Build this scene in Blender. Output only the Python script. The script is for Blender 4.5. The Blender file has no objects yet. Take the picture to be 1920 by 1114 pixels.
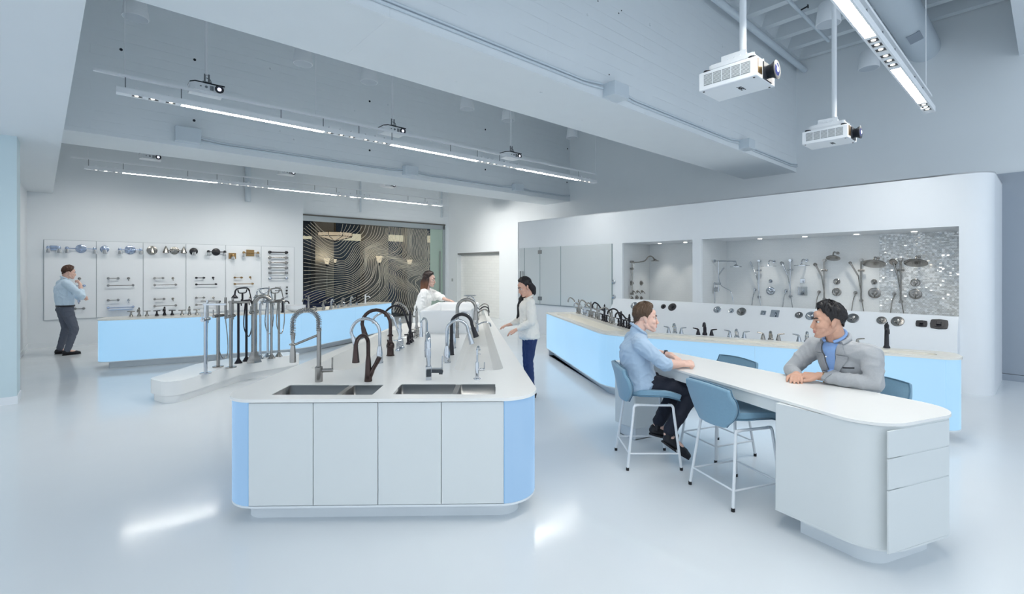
import bpy, bmesh, math, random
from mathutils import Vector, Matrix, Quaternion
from mathutils.geometry import tessellate_polygon
random.seed(7)
SC = bpy.context.scene
COL = SC.collection
PI = math.pi
# ------------------------------------------------------------------ camera model of the place
FL, CX, HY, HC = 896.0, 960.0, 506.5, 1.75      # focal length in pixels of a 1920 wide frame, horizon, eye height
CU, SU = 0.7497, 0.6618                           # building axes: u runs along the beams, v across them
def uv(u, v, z=0.0): return Vector((u*CU - v*SU, u*SU + v*CU, z))
def W(px, py, z=0.0):
    Y = (HC - z)*FL/(py - HY); return Vector(((px-CX)/FL*Y, Y, z))
def atY(px, py, Y): return Vector(((px-CX)/FL*Y, Y, HC-(py-HY)/FL*Y))
def onU(px, py, u):
    a = (px-CX)/FL; Y = u/(a*CU+SU); return Vector((a*Y, Y, HC-(py-HY)/FL*Y))
def onV(px, py, v):
    a = (px-CX)/FL; Y = v/(CU-a*SU); return Vector((a*Y, Y, HC-(py-HY)/FL*Y))
def u_at(px, v):
    p = onV(px, HY, v); return p.x*CU + p.y*SU
def v_at(px, u):
    p = onU(px, HY, u); return -p.x*SU + p.y*CU
ANG_U = math.atan2(SU, CU)

# ------------------------------------------------------------------ materials
def lin(c):
    def f(x):
        x /= 255.0
        return x/12.92 if x <= 0.04045 else ((x+0.055)/1.055)**2.4
    return (f(c[0]), f(c[1]), f(c[2]), 1.0)
MATS = {}
def mat(name, rgb, rough=0.5, metal=0.0, spec=0.5, coat=0.0, noise=0.0, nscale=8.0, bump=0.0, bscale=40.0, emit=None, estr=0.0, trans=0.0, ior=1.45, aniso=0.0, sheen=0.0):
    if name in MATS: return MATS[name]
    m = bpy.data.materials.new(name); m.use_nodes = True
    nt = m.node_tree; b = nt.nodes['Principled BSDF']
    c = lin(rgb)
    b.inputs['Base Color'].default_value = c
    b.inputs['Roughness'].default_value = rough
    b.inputs['Metallic'].default_value = metal
    b.inputs['Specular IOR Level'].default_value = spec
    b.inputs['Coat Weight'].default_value = coat
    b.inputs['Transmission Weight'].default_value = trans
    b.inputs['IOR'].default_value = ior
    if aniso: b.inputs['Anisotropic'].default_value = aniso
    if sheen: b.inputs['Sheen Weight'].default_value = sheen
    tc = nt.nodes.new('ShaderNodeTexCoord')
    if noise:
        n = nt.nodes.new('ShaderNodeTexNoise'); n.inputs['Scale'].default_value = nscale; n.inputs['Detail'].default_value = 5
        nt.links.new(tc.outputs['Object'], n.inputs['Vector'])
        r = nt.nodes.new('ShaderNodeMapRange'); r.inputs['To Min'].default_value = 1-noise; r.inputs['To Max'].default_value = 1+noise
        nt.links.new(n.outputs['Fac'], r.inputs['Value'])
        h = nt.nodes.new('ShaderNodeHueSaturation'); h.inputs['Color'].default_value = c
        nt.links.new(r.outputs['Result'], h.inputs['Value'])
        nt.links.new(h.outputs['Color'], b.inputs['Base Color'])
    if bump:
        n2 = nt.nodes.new('ShaderNodeTexNoise'); n2.inputs['Scale'].default_value = bscale; n2.inputs['Detail'].default_value = 4
        nt.links.new(tc.outputs['Object'], n2.inputs['Vector'])
        bp = nt.nodes.new('ShaderNodeBump'); bp.inputs['Strength'].default_value = bump; bp.inputs['Distance'].default_value = 0.01
        nt.links.new(n2.outputs['Fac'], bp.inputs['Height']); nt.links.new(bp.outputs['Normal'], b.inputs['Normal'])
    if emit:
        b.inputs['Emission Color'].default_value = lin(emit); b.inputs['Emission Strength'].default_value = estr
    MATS[name] = m
    return m
def emitmat(name, rgb, strength, noise=0.0, nscale=0.6):
    if name in MATS: return MATS[name]
    m = bpy.data.materials.new(name); m.use_nodes = True; nt = m.node_tree
    nt.nodes.clear()
    o = nt.nodes.new('ShaderNodeOutputMaterial'); e = nt.nodes.new('ShaderNodeEmission')
    e.inputs['Color'].default_value = lin(rgb); e.inputs['Strength'].default_value = strength
    if noise:
        tc = nt.nodes.new('ShaderNodeTexCoord'); n = nt.nodes.new('ShaderNodeTexNoise'); n.inputs['Scale'].default_value = nscale
        r = nt.nodes.new('ShaderNodeMapRange'); r.inputs['To Min'].default_value = strength*(1-noise); r.inputs['To Max'].default_value = strength*(1+noise)
        nt.links.new(tc.outputs['Object'], n.inputs['Vector']); nt.links.new(n.outputs['Fac'], r.inputs['Value']); nt.links.new(r.outputs['Result'], e.inputs['Strength'])
    nt.links.new(e.outputs[0], o.inputs[0]); MATS[name] = m
    return m
def glowmat(name, rgb, strength, base=(226,238,246)):
    """backlit acrylic: satin surface that also gives off light"""
    if name in MATS: return MATS[name]
    m = mat(name, base, rough=0.22, spec=0.4)
    nt = m.node_tree; b = nt.nodes['Principled BSDF']
    b.inputs['Base Color'].default_value = [x*0.28 for x in lin(base)[:3]]+[1]
    tc = nt.nodes.new('ShaderNodeTexCoord'); n = nt.nodes.new('ShaderNodeTexNoise'); n.inputs['Scale'].default_value = 0.8
    r = nt.nodes.new('ShaderNodeMapRange'); r.inputs['To Min'].default_value = strength*0.9; r.inputs['To Max'].default_value = strength*1.1
    nt.links.new(tc.outputs['Object'], n.inputs['Vector']); nt.links.new(n.outputs['Fac'], r.inputs['Value'])
    b.inputs['Emission Color'].default_value = lin(rgb)
    nt.links.new(r.outputs['Result'], b.inputs['Emission Strength'])
    return m
def glassmat(name, tint, refl=0.08, rough=0.0, alpha=1.0, body=None, bodyfac=0.0):
    """thin architectural glass: clear transmission, fresnel-weighted mirror, optional frosted body"""
    if name in MATS: return MATS[name]
    m = bpy.data.materials.new(name); m.use_nodes = True; nt = m.node_tree; nt.nodes.clear()
    o = nt.nodes.new('ShaderNodeOutputMaterial')
    t = nt.nodes.new('ShaderNodeBsdfTransparent'); t.inputs[0].default_value = lin(tint)
    g = nt.nodes.new('ShaderNodeBsdfGlossy'); g.inputs['Roughness'].default_value = rough; g.inputs['Color'].default_value = (1,1,1,1)
    lw = nt.nodes.new('ShaderNodeFresnel'); lw.inputs['IOR'].default_value = 1.5
    mx = nt.nodes.new('ShaderNodeMath'); mx.operation = 'MULTIPLY_ADD'; mx.inputs[1].default_value = 1.0; mx.inputs[2].default_value = refl-0.04; mx.use_clamp = True
    nt.links.new(lw.outputs[0], mx.inputs[0])
    mix = nt.nodes.new('ShaderNodeMixShader'); nt.links.new(mx.outputs[0], mix.inputs[0])
    nt.links.new(t.outputs[0], mix.inputs[1]); nt.links.new(g.outputs[0], mix.inputs[2])
    last = mix
    if body:
        d = nt.nodes.new('ShaderNodeBsdfDiffuse'); d.inputs[0].default_value = lin(body)
        m2 = nt.nodes.new('ShaderNodeMixShader'); m2.inputs[0].default_value = bodyfac
        nt.links.new(mix.outputs[0], m2.inputs[1]); nt.links.new(d.outputs[0], m2.inputs[2]); last = m2
    nt.links.new(last.outputs[0], o.inputs[0]); MATS[name] = m
    return m

# ------------------------------------------------------------------ mesh builder
def frame(d):
    d = Vector(d).normalized()
    a = Vector((0,0,1)) if abs(d.z) < 0.95 else Vector((1,0,0))
    x = a.cross(d).normalized(); return x, d.cross(x).normalized(), d
class MB:
    def __init__(s): s.v = []; s.f = []
    def add(s, vs, fs):
        b = len(s.v); s.v += [Vector(p) for p in vs]; s.f += [tuple(b+i for i in f) for f in fs]; return s
    def box(s, c, d, rz=0.0, R=None):
        c = Vector(c); h = Vector(d)*0.5
        M = R if R is not None else Matrix.Rotation(rz, 3, 'Z')
        vs = [c + M @ Vector((x*h.x, y*h.y, z*h.z)) for x in (-1,1) for y in (-1,1) for z in (-1,1)]
        return s.add(vs, [(0,1,3,2),(4,6,7,5),(0,4,5,1),(2,3,7,6),(0,2,6,4),(1,5,7,3)])
    def hexa(s, b, t):
        """box from four bottom and four top points"""
        return s.add(list(b)+list(t), [(3,2,1,0),(4,5,6,7),(0,1,5,4),(1,2,6,5),(2,3,7,6),(3,0,4,7)])
    def tube(s, pts, r, seg=10, caps=True):
        pts = [Vector(p) for p in pts]; n = len(pts)
        rs = r if isinstance(r, (list, tuple)) else [r]*n
        vs = []; fs = []
        t0 = (pts[1]-pts[0]); x, y, _ = frame(t0)
        for i, p in enumerate(pts):
            t = (pts[min(i+1,n-1)]-pts[max(i-1,0)])
            if t.length < 1e-9: t = t0
            t.normalize()
            x = (x - t*x.dot(t))
            if x.length < 1e-6: x = frame(t)[0]
            x.normalize(); y = t.cross(x)
            for k in range(seg):
                a = 2*PI*k/seg; vs.append(p + (x*math.cos(a)+y*math.sin(a))*rs[i])
        for i in range(n-1):
            for k in range(seg):
                k2 = (k+1) % seg
                fs.append((i*seg+k, i*seg+k2, (i+1)*seg+k2, (i+1)*seg+k))
        if caps:
            fs.append(tuple(reversed(range(seg)))); fs.append(tuple((n-1)*seg+k for k in range(seg)))
        return s.add(vs, fs)
    def cyl(s, a, b, r, r2=None, seg=16): return s.tube([a, b], [r, r if r2 is None else r2], seg)
    def lathe(s, prof, o=(0,0,0), ax=(0,0,1), seg=18, sx=1.0, sy=1.0):
        """profile of (radius, height) pairs swept about an axis"""
        o = Vector(o); x, y, d = frame(ax); vs = []; fs = []; n = len(prof)
        if Vector(ax).normalized().z > 0.99: x, y = Vector((1,0,0)), Vector((0,1,0))
        for (r, h) in prof:
            for k in range(seg):
                a = 2*PI*k/seg; vs.append(o + d*h + (x*math.cos(a)*sx+y*math.sin(a)*sy)*max(r, 1e-4))
        for i in range(n-1):
            for k in range(seg):
                k2 = (k+1) % seg; fs.append((i*seg+k, i*seg+k2, (i+1)*seg+k2, (i+1)*seg+k))
        fs.append(tuple(reversed(range(seg)))); fs.append(tuple((n-1)*seg+k for k in range(seg)))
        return s.add(vs, fs)
    def ell(s, c, r, R=None, seg=16, rings=10):
        c = Vector(c); r = Vector(r) if not isinstance(r, (int, float)) else Vector((r,r,r)); M = R or Matrix.Identity(3)
        vs = [c + M @ Vector((0,0,r.z))]; fs = []
        for i in range(1, rings):
            th = PI*i/rings
            for k in range(seg):
                a = 2*PI*k/seg
                vs.append(c + M @ Vector((r.x*math.sin(th)*math.cos(a), r.y*math.sin(th)*math.sin(a), r.z*math.cos(th))))
        vs.append(c + M @ Vector((0,0,-r.z))); L = len(vs)-1
        for k in range(seg): fs.append((0, 1+k, 1+(k+1) % seg))
        for i in range(rings-2):
            for k in range(seg):
                k2 = (k+1) % seg; a = 1+i*seg; fs.append((a+k, a+seg+k, a+seg+k2, a+k2))
        a = 1+(rings-2)*seg
        for k in range(seg): fs.append((a+k, L, a+(k+1) % seg))
        return s.add(vs, fs)
    def rc(s, a, ra, b, rb, seg=14):
        """round cone: two balls and the cone between them"""
        a = Vector(a); b = Vector(b)
        s.ell(a, ra, seg=seg, rings=8); s.ell(b, rb, seg=seg, rings=8)
        if (b-a).length > 1e-5: s.tube([a, b], [ra, rb], seg)
        return s
    def chain(s, pts, rs, seg=14):
        for i in range(len(pts)-1): s.rc(pts[i], rs[i], pts[i+1], rs[i+1], seg)
        return s
    def slab(s, outer, z0, z1, holes=()):
        loops = [[Vector((p[0],p[1],0)) for p in outer]] + [[Vector((p[0],p[1],0)) for p in h] for h in holes]
        flat = [p for l in loops for p in l]; n = len(flat)
        tris = tessellate_polygon(loops)
        vs = [Vector((p.x,p.y,z1)) for p in flat]+[Vector((p.x,p.y,z0)) for p in flat]; fs = []
        for t in tris:
            a, b, c = (flat[i] for i in t)
            if (b-a).cross(c-a).z < 0: t = (t[0], t[2], t[1])
            fs.append(tuple(t)); fs.append(tuple(n+i for i in reversed(t)))
        b = 0
        for li, l in enumerate(loops):
            area = sum(l[i].x*l[(i+1) % len(l)].y - l[(i+1) % len(l)].x*l[i].y for i in range(len(l)))
            ccw = (area > 0) == (li == 0)
            for i in range(len(l)):
                j = (i+1) % len(l)
                q = (b+i, n+b+i, n+b+j, b+j)
                fs.append(tuple(reversed(q)) if ccw else q)
            b += len(l)
        return s.add(vs, fs)
    def ribbon(s, path, z0, z1, th, closed=False):
        """vertical skirt of thickness th to the left of a plan path"""
        P = [Vector((p[0],p[1])) for p in path]; n = len(P); Q = []
        for i in range(n):
            a = P[i-1] if (i or closed) else P[i]; b = P[(i+1) % n] if (i < n-1 or closed) else P[i]
            t = (b-a).normalized(); Q.append(P[i]+Vector((-t.y, t.x))*th)
        vs = [Vector((p.x,p.y,z)) for z in (z0,z1) for L in (P,Q) for p in L]; fs = []
        m = n if closed else n-1
        for i in range(m):
            j = (i+1) % n
            fs += [(i, j, 2*n+j, 2*n+i), (n+j, n+i, 3*n+i, 3*n+j), (2*n+i, 2*n+j, 3*n+j, 3*n+i), (n+i, n+j, j, i)]
        if not closed: fs += [(0, 2*n, 3*n, n), (n-1, 2*n-1, 4*n-1, 3*n-1)]
        return s.add(vs, fs)
def fillet(poly, radii, seg=8):
    out = []; n = len(poly)
    for i in range(n):
        r = radii[i] if isinstance(radii, (list, tuple)) else radii
        p = Vector(poly[i][:2]); a = Vector(poly[i-1][:2]); b = Vector(poly[(i+1) % n][:2])
        if r <= 0: out.append(p); continue
        da, db = (a-p), (b-p); la, lb = da.length, db.length; da.normalize(); db.normalize()
        ang = math.acos(max(-1, min(1, da.dot(db))))
        t = min(r/math.tan(ang/2), la*0.49, lb*0.49); rr = t*math.tan(ang/2)
        c = p + (da+db).normalized()*(rr/math.sin(ang/2))
        s0 = p+da*t-c; s1 = p+db*t-c
        a0 = math.atan2(s0.y, s0.x); a1 = math.atan2(s1.y, s1.x)
        d = (a1-a0+PI) % (2*PI)-PI
        for k in range(seg+1):
            aa = a0+d*k/seg; out.append(c+Vector((math.cos(aa), math.sin(aa)))*rr)
    return out
def inset(poly, d):
    n = len(poly); P = [Vector(p[:2]) for p in poly]
    area = sum(P[i].x*P[(i+1) % n].y-P[(i+1) % n].x*P[i].y for i in range(n)); sg = 1 if area > 0 else -1
    out = []
    for i in range(n):
        t1 = (P[i]-P[i-1]); t2 = (P[(i+1) % n]-P[i])
        if t1.length < 1e-7: t1 = t2
        if t2.length < 1e-7: t2 = t1
        t1.normalize(); t2.normalize()
        n1 = Vector((-t1.y, t1.x))*sg; n2 = Vector((-t2.y, t2.x))*sg
        b = (n1+n2)
        if b.length < 1e-6: b = n1
        b.normalize(); k = max(0.35, b.dot(n1)); out.append(P[i]+b*(d/k))
    return out
def arc(c, r, a0, a1, n, e1, e2):
    c = Vector(c); e1 = Vector(e1); e2 = Vector(e2)
    return [c + (e1*math.cos(a0+(a1-a0)*i/n)+e2*math.sin(a0+(a1-a0)*i/n))*r for i in range(n+1)]
def spline(P, n=6):
    P = [Vector(p) for p in P]; out = []
    for i in range(len(P)-1):
        p0 = P[max(i-1,0)]; p1 = P[i]; p2 = P[i+1]; p3 = P[min(i+2,len(P)-1)]
        for k in range(n):
            t = k/n
            out.append(0.5*((2*p1)+(p2-p0)*t+(2*p0-5*p1+4*p2-p3)*t*t+(3*p1-p0-3*p2+p3)*t**3))
    out.append(P[-1]); return out

# ------------------------------------------------------------------ objects
def obj(name, mb, m, parent=None, world=False, smooth=True, bevel=0.0, label=None, auto=35):
    me = bpy.data.meshes.new(name)
    vs = mb.v
    if world and parent is not None:
        inv = (Matrix.Translation(parent.location) @ parent.rotation_euler.to_matrix().to_4x4()).inverted()
        vs = [inv @ v for v in vs]
    me.from_pydata([tuple(v) for v in vs], [], mb.f)
    me.validate(); me.update()
    if m is not None: me.materials.append(m)
    if smooth and len(me.polygons):
        me.polygons.foreach_set('use_smooth', [True]*len(me.polygons))
        me.set_sharp_from_angle(angle=math.radians(auto))
    o = bpy.data.objects.new(name, me); COL.objects.link(o)
    if parent is not None: o.parent = parent
    if label: o['label'] = label
    if bevel:
        b = o.modifiers.new('edge', 'BEVEL'); b.width = bevel; b.segments = 2; b.limit_method = 'ANGLE'; b.angle_limit = math.radians(40)
        b.harden_normals = False
    return o
def tag(o, label, cat, group=None, kind=None):
    if label: o['label'] = label
    if cat: o['category'] = cat
    if group: o['group'] = group
    if kind: o['kind'] = kind
    return o
def thing(name, label, cat, loc=(0,0,0), rz=0.0, group=None):
    o = bpy.data.objects.new(name, None); COL.objects.link(o); o.empty_display_size = 0.1
    o.location = loc; o.rotation_euler = (0,0,rz)
    return tag(o, label, cat, group)
def struct(name, mb, m, parent=None, **k):
    o = obj(name, mb, m, parent, **k)
    if parent is None: o['kind'] = 'structure'
    return o
def kids(o): return [c for c in o.children]
def dup(root, loc, rz, label, group=None):
    def cp(o, par):
        c = o.copy(); COL.objects.link(c)
        if par is not None: c.parent = par
        for ch in kids(o): cp(ch, c)
        return c
    r = cp(root, None); r.location = loc; r.rotation_euler = (0,0,rz); r['label'] = label
    if group: r['group'] = group
    return r
def plate(mb, a, b, z0, z1, th):
    """upright slab from plan point a to b, thickness th to the left of a->b"""
    a = Vector(a[:2]); b = Vector(b[:2]); t = (b-a).normalized(); n = Vector((-t.y, t.x))*th
    q = [a, b, b+n, a+n]
    return mb.hexa([(p.x,p.y,z0) for p in q], [(p.x,p.y,z1) for p in q])

# ------------------------------------------------------------------ palette
M_wall = mat('wall_paint', (226,231,235), rough=0.6, noise=0.012, nscale=3)
M_wallr = mat('wall_paint_grey', (230,235,238), rough=0.6, noise=0.012, nscale=3)
M_lowwall = mat('lower_wall_shade', (160,169,180), rough=0.55, noise=0.01)  # white wall in dimmer light: the shade is put into this darker colour
M_ceil = mat('ceiling_paint', (226,232,236), rough=0.7, noise=0.02, nscale=5)
M_trimw = mat('white_trim', (232,236,240), rough=0.4, noise=0.01)
M_solid = mat('white_solid_surface', (236,236,234), rough=0.25, spec=0.5, noise=0.012, nscale=6)
M_cab = mat('cabinet_lacquer', (216,221,222), rough=0.4, noise=0.008)
M_kick = mat('toe_kick_white', (222,228,232), rough=0.4, noise=0.01)
M_chrome = mat('chrome', (190,194,199), rough=0.06, metal=1.0, noise=0.01)
M_nickel = mat('brushed_nickel', (156,153,149), rough=0.24, metal=1.0, noise=0.02)
M_steel = mat('stainless_steel', (142,142,142), rough=0.28, metal=1.0, noise=0.03, nscale=30, aniso=0.5)
M_bronze = mat('oil_rubbed_bronze', (74,62,60), rough=0.25, metal=0.85, noise=0.15, nscale=25)
M_black = mat('matte_black', (34,34,40), rough=0.35, spec=0.5, noise=0.05)
M_dkblk = mat('dark_bronze_black', (40,38,44), rough=0.28, metal=0.5, noise=0.1)
M_gold = mat('antique_brass', (150,122,84), rough=0.3, metal=0.9, noise=0.1)
M_porc = mat('porcelain', (240,241,242), rough=0.12, coat=0.4, noise=0.005)
M_lightw = mat('fixture_white', (232,236,240), rough=0.4, noise=0.01)
M_dark = mat('dark_plastic', (30,34,42), rough=0.4, noise=0.05)
M_grey = mat('grey_plastic', (120,126,132), rough=0.5, noise=0.03)
M_blueglow = glowmat('backlit_panel_blue', (158,214,255), 0.70)
M_blueglow2 = glowmat('backlit_panel_dim', (134,190,244), 0.55)
M_frost = glassmat('frosted_glass_shade', (200,206,210), 0.1, 0.3, body=(225,230,236), bodyfac=0.2)
# ================================================================== ROOM SHELL
U_R, V_L, V_B, Z_T = 10.94, 15.1, 16.3, 6.62
m = mat('epoxy_floor', (218,223,227), rough=0.13, spec=0.3, noise=0.02, nscale=1.2)
m.node_tree.nodes['Principled BSDF'].inputs['Coat Roughness'].default_value = 0.08
def floor_detail(m):
    nt = m.node_tree; b = nt.nodes['Principled BSDF']
    tc = nt.nodes.new('ShaderNodeTexCoord'); n = nt.nodes.new('ShaderNodeTexNoise'); n.inputs['Scale'].default_value = 0.9; n.inputs['Detail'].default_value = 3
    bp = nt.nodes.new('ShaderNodeBump'); bp.inputs['Strength'].default_value = 0.05; bp.inputs['Distance'].default_value = 0.05
    nt.links.new(tc.outputs['Object'], n.inputs['Vector']); nt.links.new(n.outputs['Fac'], bp.inputs['Height']); nt.links.new(bp.outputs['Normal'], b.inputs['Normal'])
    n2 = nt.nodes.new('ShaderNodeTexNoise'); n2.inputs['Scale'].default_value = 1.7; r = nt.nodes.new('ShaderNodeMapRange')
    r.inputs['From Min'].default_value = 0.3; r.inputs['From Max'].default_value = 0.7
    r.inputs['To Min'].default_value = 0.08; r.inputs['To Max'].default_value = 0.17
    nt.links.new(tc.outputs['Object'], n2.inputs['Vector']); nt.links.new(n2.outputs['Fac'], r.inputs['Value']); nt.links.new(r.outputs['Result'], b.inputs['Roughness'])
floor_detail(m)
def uvbox(mb, u0, u1, v0, v1, z0, z1):
    q = [uv(u0,v0), uv(u1,v0), uv(u1,v1), uv(u0,v1)]
    return mb.hexa([(p.x,p.y,z0) for p in q], [(p.x,p.y,z1) for p in q])
struct('floor', uvbox(MB(), -9, 12.6, -7, V_B+0.2, -0.12, 0), m)

# board-formed concrete for beams, block face
def formed(name, rgb):
    if name in MATS: return MATS[name]
    m = mat(name, rgb, rough=0.65, noise=0.02, nscale=4)
    nt = m.node_tree; b = nt.nodes['Principled BSDF']
    geo = nt.nodes.new('ShaderNodeNewGeometry'); sp = nt.nodes.new('ShaderNodeSeparateXYZ'); nt.links.new(geo.outputs['Position'], sp.inputs[0])
    dot = nt.nodes.new('ShaderNodeVectorMath'); dot.operation = 'DOT_PRODUCT'; dot.inputs[1].default_value = (CU, SU, 0); nt.links.new(geo.outputs['Position'], dot.inputs[0])
    cmb = nt.nodes.new('ShaderNodeCombineXYZ'); nt.links.new(dot.outputs['Value'], cmb.inputs[0]); nt.links.new(sp.outputs['Z'], cmb.inputs[1])
    br = nt.nodes.new('ShaderNodeTexBrick'); br.inputs['Scale'].default_value = 1.0; br.inputs['Brick Width'].default_value = 3.6; br.inputs['Row Height'].default_value = 0.145
    br.inputs['Mortar Size'].default_value = 0.004; br.inputs['Mortar Smooth'].default_value = 0.3; br.inputs['Color1'].default_value = (1,1,1,1); br.inputs['Color2'].default_value = (0.96,0.96,0.96,1); br.inputs['Mortar'].default_value = (0,0,0,1)
    nt.links.new(cmb.outputs[0], br.inputs['Vector'])
    nz = nt.nodes.new('ShaderNodeTexNoise'); nz.inputs['Scale'].default_value = 3.0; nz.inputs['Detail'].default_value = 8; nt.links.new(geo.outputs['Position'], nz.inputs['Vector'])
    vo = nt.nodes.new('ShaderNodeTexVoronoi'); vo.inputs['Scale'].default_value = 2.6; nt.links.new(geo.outputs['Position'], vo.inputs['Vector'])
    pit = nt.nodes.new('ShaderNodeMapRange'); pit.inputs['From Min'].default_value = 0.02; pit.inputs['From Max'].default_value = 0.05; nt.links.new(vo.outputs['Distance'], pit.inputs['Value'])
    mul = nt.nodes.new('ShaderNodeMath'); mul.operation = 'MULTIPLY'
    bw = nt.nodes.new('ShaderNodeRGBToBW'); nt.links.new(br.outputs['Color'], bw.inputs[0])
    # only the dashes of a seam that the noise lets through are deep
    nm = nt.nodes.new('ShaderNodeMapRange'); nm.inputs['From Min'].default_value = 0.42; nm.inputs['From Max'].default_value = 0.6; nt.links.new(nz.outputs['Fac'], nm.inputs['Value'])
    mxx = nt.nodes.new('ShaderNodeMath'); mxx.operation = 'MAXIMUM'; nt.links.new(bw.outputs[0], mxx.inputs[0]); nt.links.new(nm.outputs[0], mxx.inputs[1])
    nt.links.new(mxx.outputs[0], mul.inputs[0]); nt.links.new(pit.outputs[0], mul.inputs[1])
    bp = nt.nodes.new('ShaderNodeBump'); bp.inputs['Strength'].default_value = 0.6; bp.inputs['Distance'].default_value = 0.018
    nt.links.new(mul.outputs[0], bp.inputs['Height']); nt.links.new(bp.outputs['Normal'], b.inputs['Normal'])
    return m
M_conc = formed('painted_board_formed_concrete', (228,234,238))

# right wall with the tiled niche let in
nv1, nv0 = v_at(857, U_R), v_at(936, U_R); nz1 = onU(903, 473, U_R).z
w = MB()
uvbox(w, U_R, U_R+0.9, -7, nv0, 0, Z_T); uvbox(w, U_R, U_R+0.9, nv1, V_B+0.3, 0, Z_T); uvbox(w, U_R, U_R+0.9, nv0, nv1, nz1, Z_T)
struct('wall_right', w, M_wallr)
def tilemat(name, rgb, wdt, hgt, gap, sparkle=False, rough=0.25, gdark=0.88):
    m = mat(name, rgb, rough=rough, spec=0.6)
    nt = m.node_tree; b = nt.nodes['Principled BSDF']; geo = nt.nodes.new('ShaderNodeNewGeometry')
    sp = nt.nodes.new('ShaderNodeSeparateXYZ'); nt.links.new(geo.outputs['Position'], sp.inputs[0])
    d1 = nt.nodes.new('ShaderNodeVectorMath'); d1.operation = 'DOT_PRODUCT'; d1.inputs[1].default_value = (-SU+0.001, CU, 0); nt.links.new(geo.outputs['Position'], d1.inputs[0])
    d2 = nt.nodes.new('ShaderNodeVectorMath'); d2.operation = 'DOT_PRODUCT'; d2.inputs[1].default_value = (CU, SU, 0); nt.links.new(geo.outputs['Position'], d2.inputs[0])
    ad = nt.nodes.new('ShaderNodeMath'); ad.operation = 'ADD'; nt.links.new(d1.outputs['Value'], ad.inputs[0]); nt.links.new(d2.outputs['Value'], ad.inputs[1])
    cmb = nt.nodes.new('ShaderNodeCombineXYZ'); nt.links.new(ad.outputs[0], cmb.inputs[0]); nt.links.new(sp.outputs['Z'], cmb.inputs[1])
    br = nt.nodes.new('ShaderNodeTexBrick'); br.inputs['Scale'].default_value = 1.0; br.inputs['Brick Width'].default_value = wdt; br.inputs['Row Height'].default_value = hgt; br.inputs['Mortar Size'].default_value = gap
    c = lin(rgb); br.inputs['Color1'].default_value = c; br.inputs['Color2'].default_value = [x*0.97 for x in c[:3]]+[1]; br.inputs['Mortar'].default_value = [x*gdark for x in c[:3]]+[1]
    nt.links.new(cmb.outputs[0], br.inputs['Vector']); nt.links.new(br.outputs['Color'], b.inputs['Base Color'])
    if sparkle:
        br.inputs['Color1'].default_value = (0.70,0.72,0.73,1); br.inputs['Color2'].default_value = (0.82,0.84,0.85,1)
        # every little mirror of the mosaic is tipped its own way
        sc = nt.nodes.new('ShaderNodeVectorMath'); sc.operation = 'MULTIPLY'; sc.inputs[1].default_value = (1/wdt, 1/hgt, 1); nt.links.new(cmb.outputs[0], sc.inputs[0])
        fl = nt.nodes.new('ShaderNodeVectorMath'); fl.operation = 'FLOOR'; nt.links.new(sc.outputs[0], fl.inputs[0])
        wn = nt.nodes.new('ShaderNodeTexWhiteNoise'); nt.links.new(fl.outputs[0], wn.inputs['Vector'])
        sb = nt.nodes.new('ShaderNodeVectorMath'); sb.operation = 'SUBTRACT'; sb.inputs[1].default_value = (0.5,0.5,0.5); nt.links.new(wn.outputs['Color'], sb.inputs[0])
        ml = nt.nodes.new('ShaderNodeVectorMath'); ml.operation = 'SCALE'; ml.inputs['Scale'].default_value = 0.42; nt.links.new(sb.outputs[0], ml.inputs[0])
        aa = nt.nodes.new('ShaderNodeVectorMath'); aa.operation = 'ADD'; nt.links.new(ml.outputs[0], aa.inputs[0]); nt.links.new(geo.outputs['Normal'], aa.inputs[1])
        nn = nt.nodes.new('ShaderNodeVectorMath'); nn.operation = 'NORMALIZE'; nt.links.new(aa.outputs[0], nn.inputs[0]); nt.links.new(nn.outputs[0], b.inputs['Normal'])
        b.inputs['Metallic'].default_value = 0.2; b.inputs['Roughness'].default_value = 0.1; b.inputs['Specular IOR Level'].default_value = 1.0
    return m
M_subway = tilemat('white_subway_tile', (236,238,236), 0.3, 0.1, 0.004)
M_mosaic = tilemat('white_mosaic_tile', (226,230,232), 0.024, 0.024, 0.002, gdark=0.93)
M_glit = tilemat('mirror_mosaic_tile', (208,213,215), 0.03, 0.022, 0.002, sparkle=True)
n_ = MB(); uvbox(n_, U_R+0.2, U_R+0.26, nv0, nv1, 0, nz1)
struct('wall_niche', n_, M_subway)
n_ = MB(); uvbox(n_, U_R+0.02, U_R+0.14, nv0+0.01, nv1-0.01, nz1-0.06, nz1)
struct('trim_1', n_, mat('niche_rail', (120,122,122), rough=0.4))
# lower furred-out wall to the right of the shower unit
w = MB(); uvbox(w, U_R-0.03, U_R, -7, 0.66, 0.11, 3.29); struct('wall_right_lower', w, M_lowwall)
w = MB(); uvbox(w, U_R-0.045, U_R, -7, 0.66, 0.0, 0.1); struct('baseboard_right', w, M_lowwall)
# back left wall, return, wall above the glass
U_J = 4.85
w = MB(); uvbox(w, -1.05, U_J, V_L, V_B, 0, Z_T); struct('wall_back_left', w, M_wall)
w = MB(); uvbox(w, -1.05, U_J, V_L-0.018, V_L, 0.0, 0.11); struct('baseboard_back', w, M_wall)
U_G1 = u_at(833, V_B); Z_G = onV(833, 422, V_B).z
w = MB(); uvbox(w, U_J-0.02, U_R, V_B, V_B+0.3, Z_G, Z_T); uvbox(w, U_G1, U_R, V_B, V_B+0.3, 0, Z_G); struct('wall_back', w, M_conc)
w = MB(); uvbox(w, -1.35, -1.05, 9.4, V_L, 0, 3.6); struct('wall_left', w, M_wall)
w = MB(); uvbox(w, -1.05, -1.035, 9.5, V_L-0.02, 0.0, 0.11); struct('baseboard_left', w, M_wall)
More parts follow.
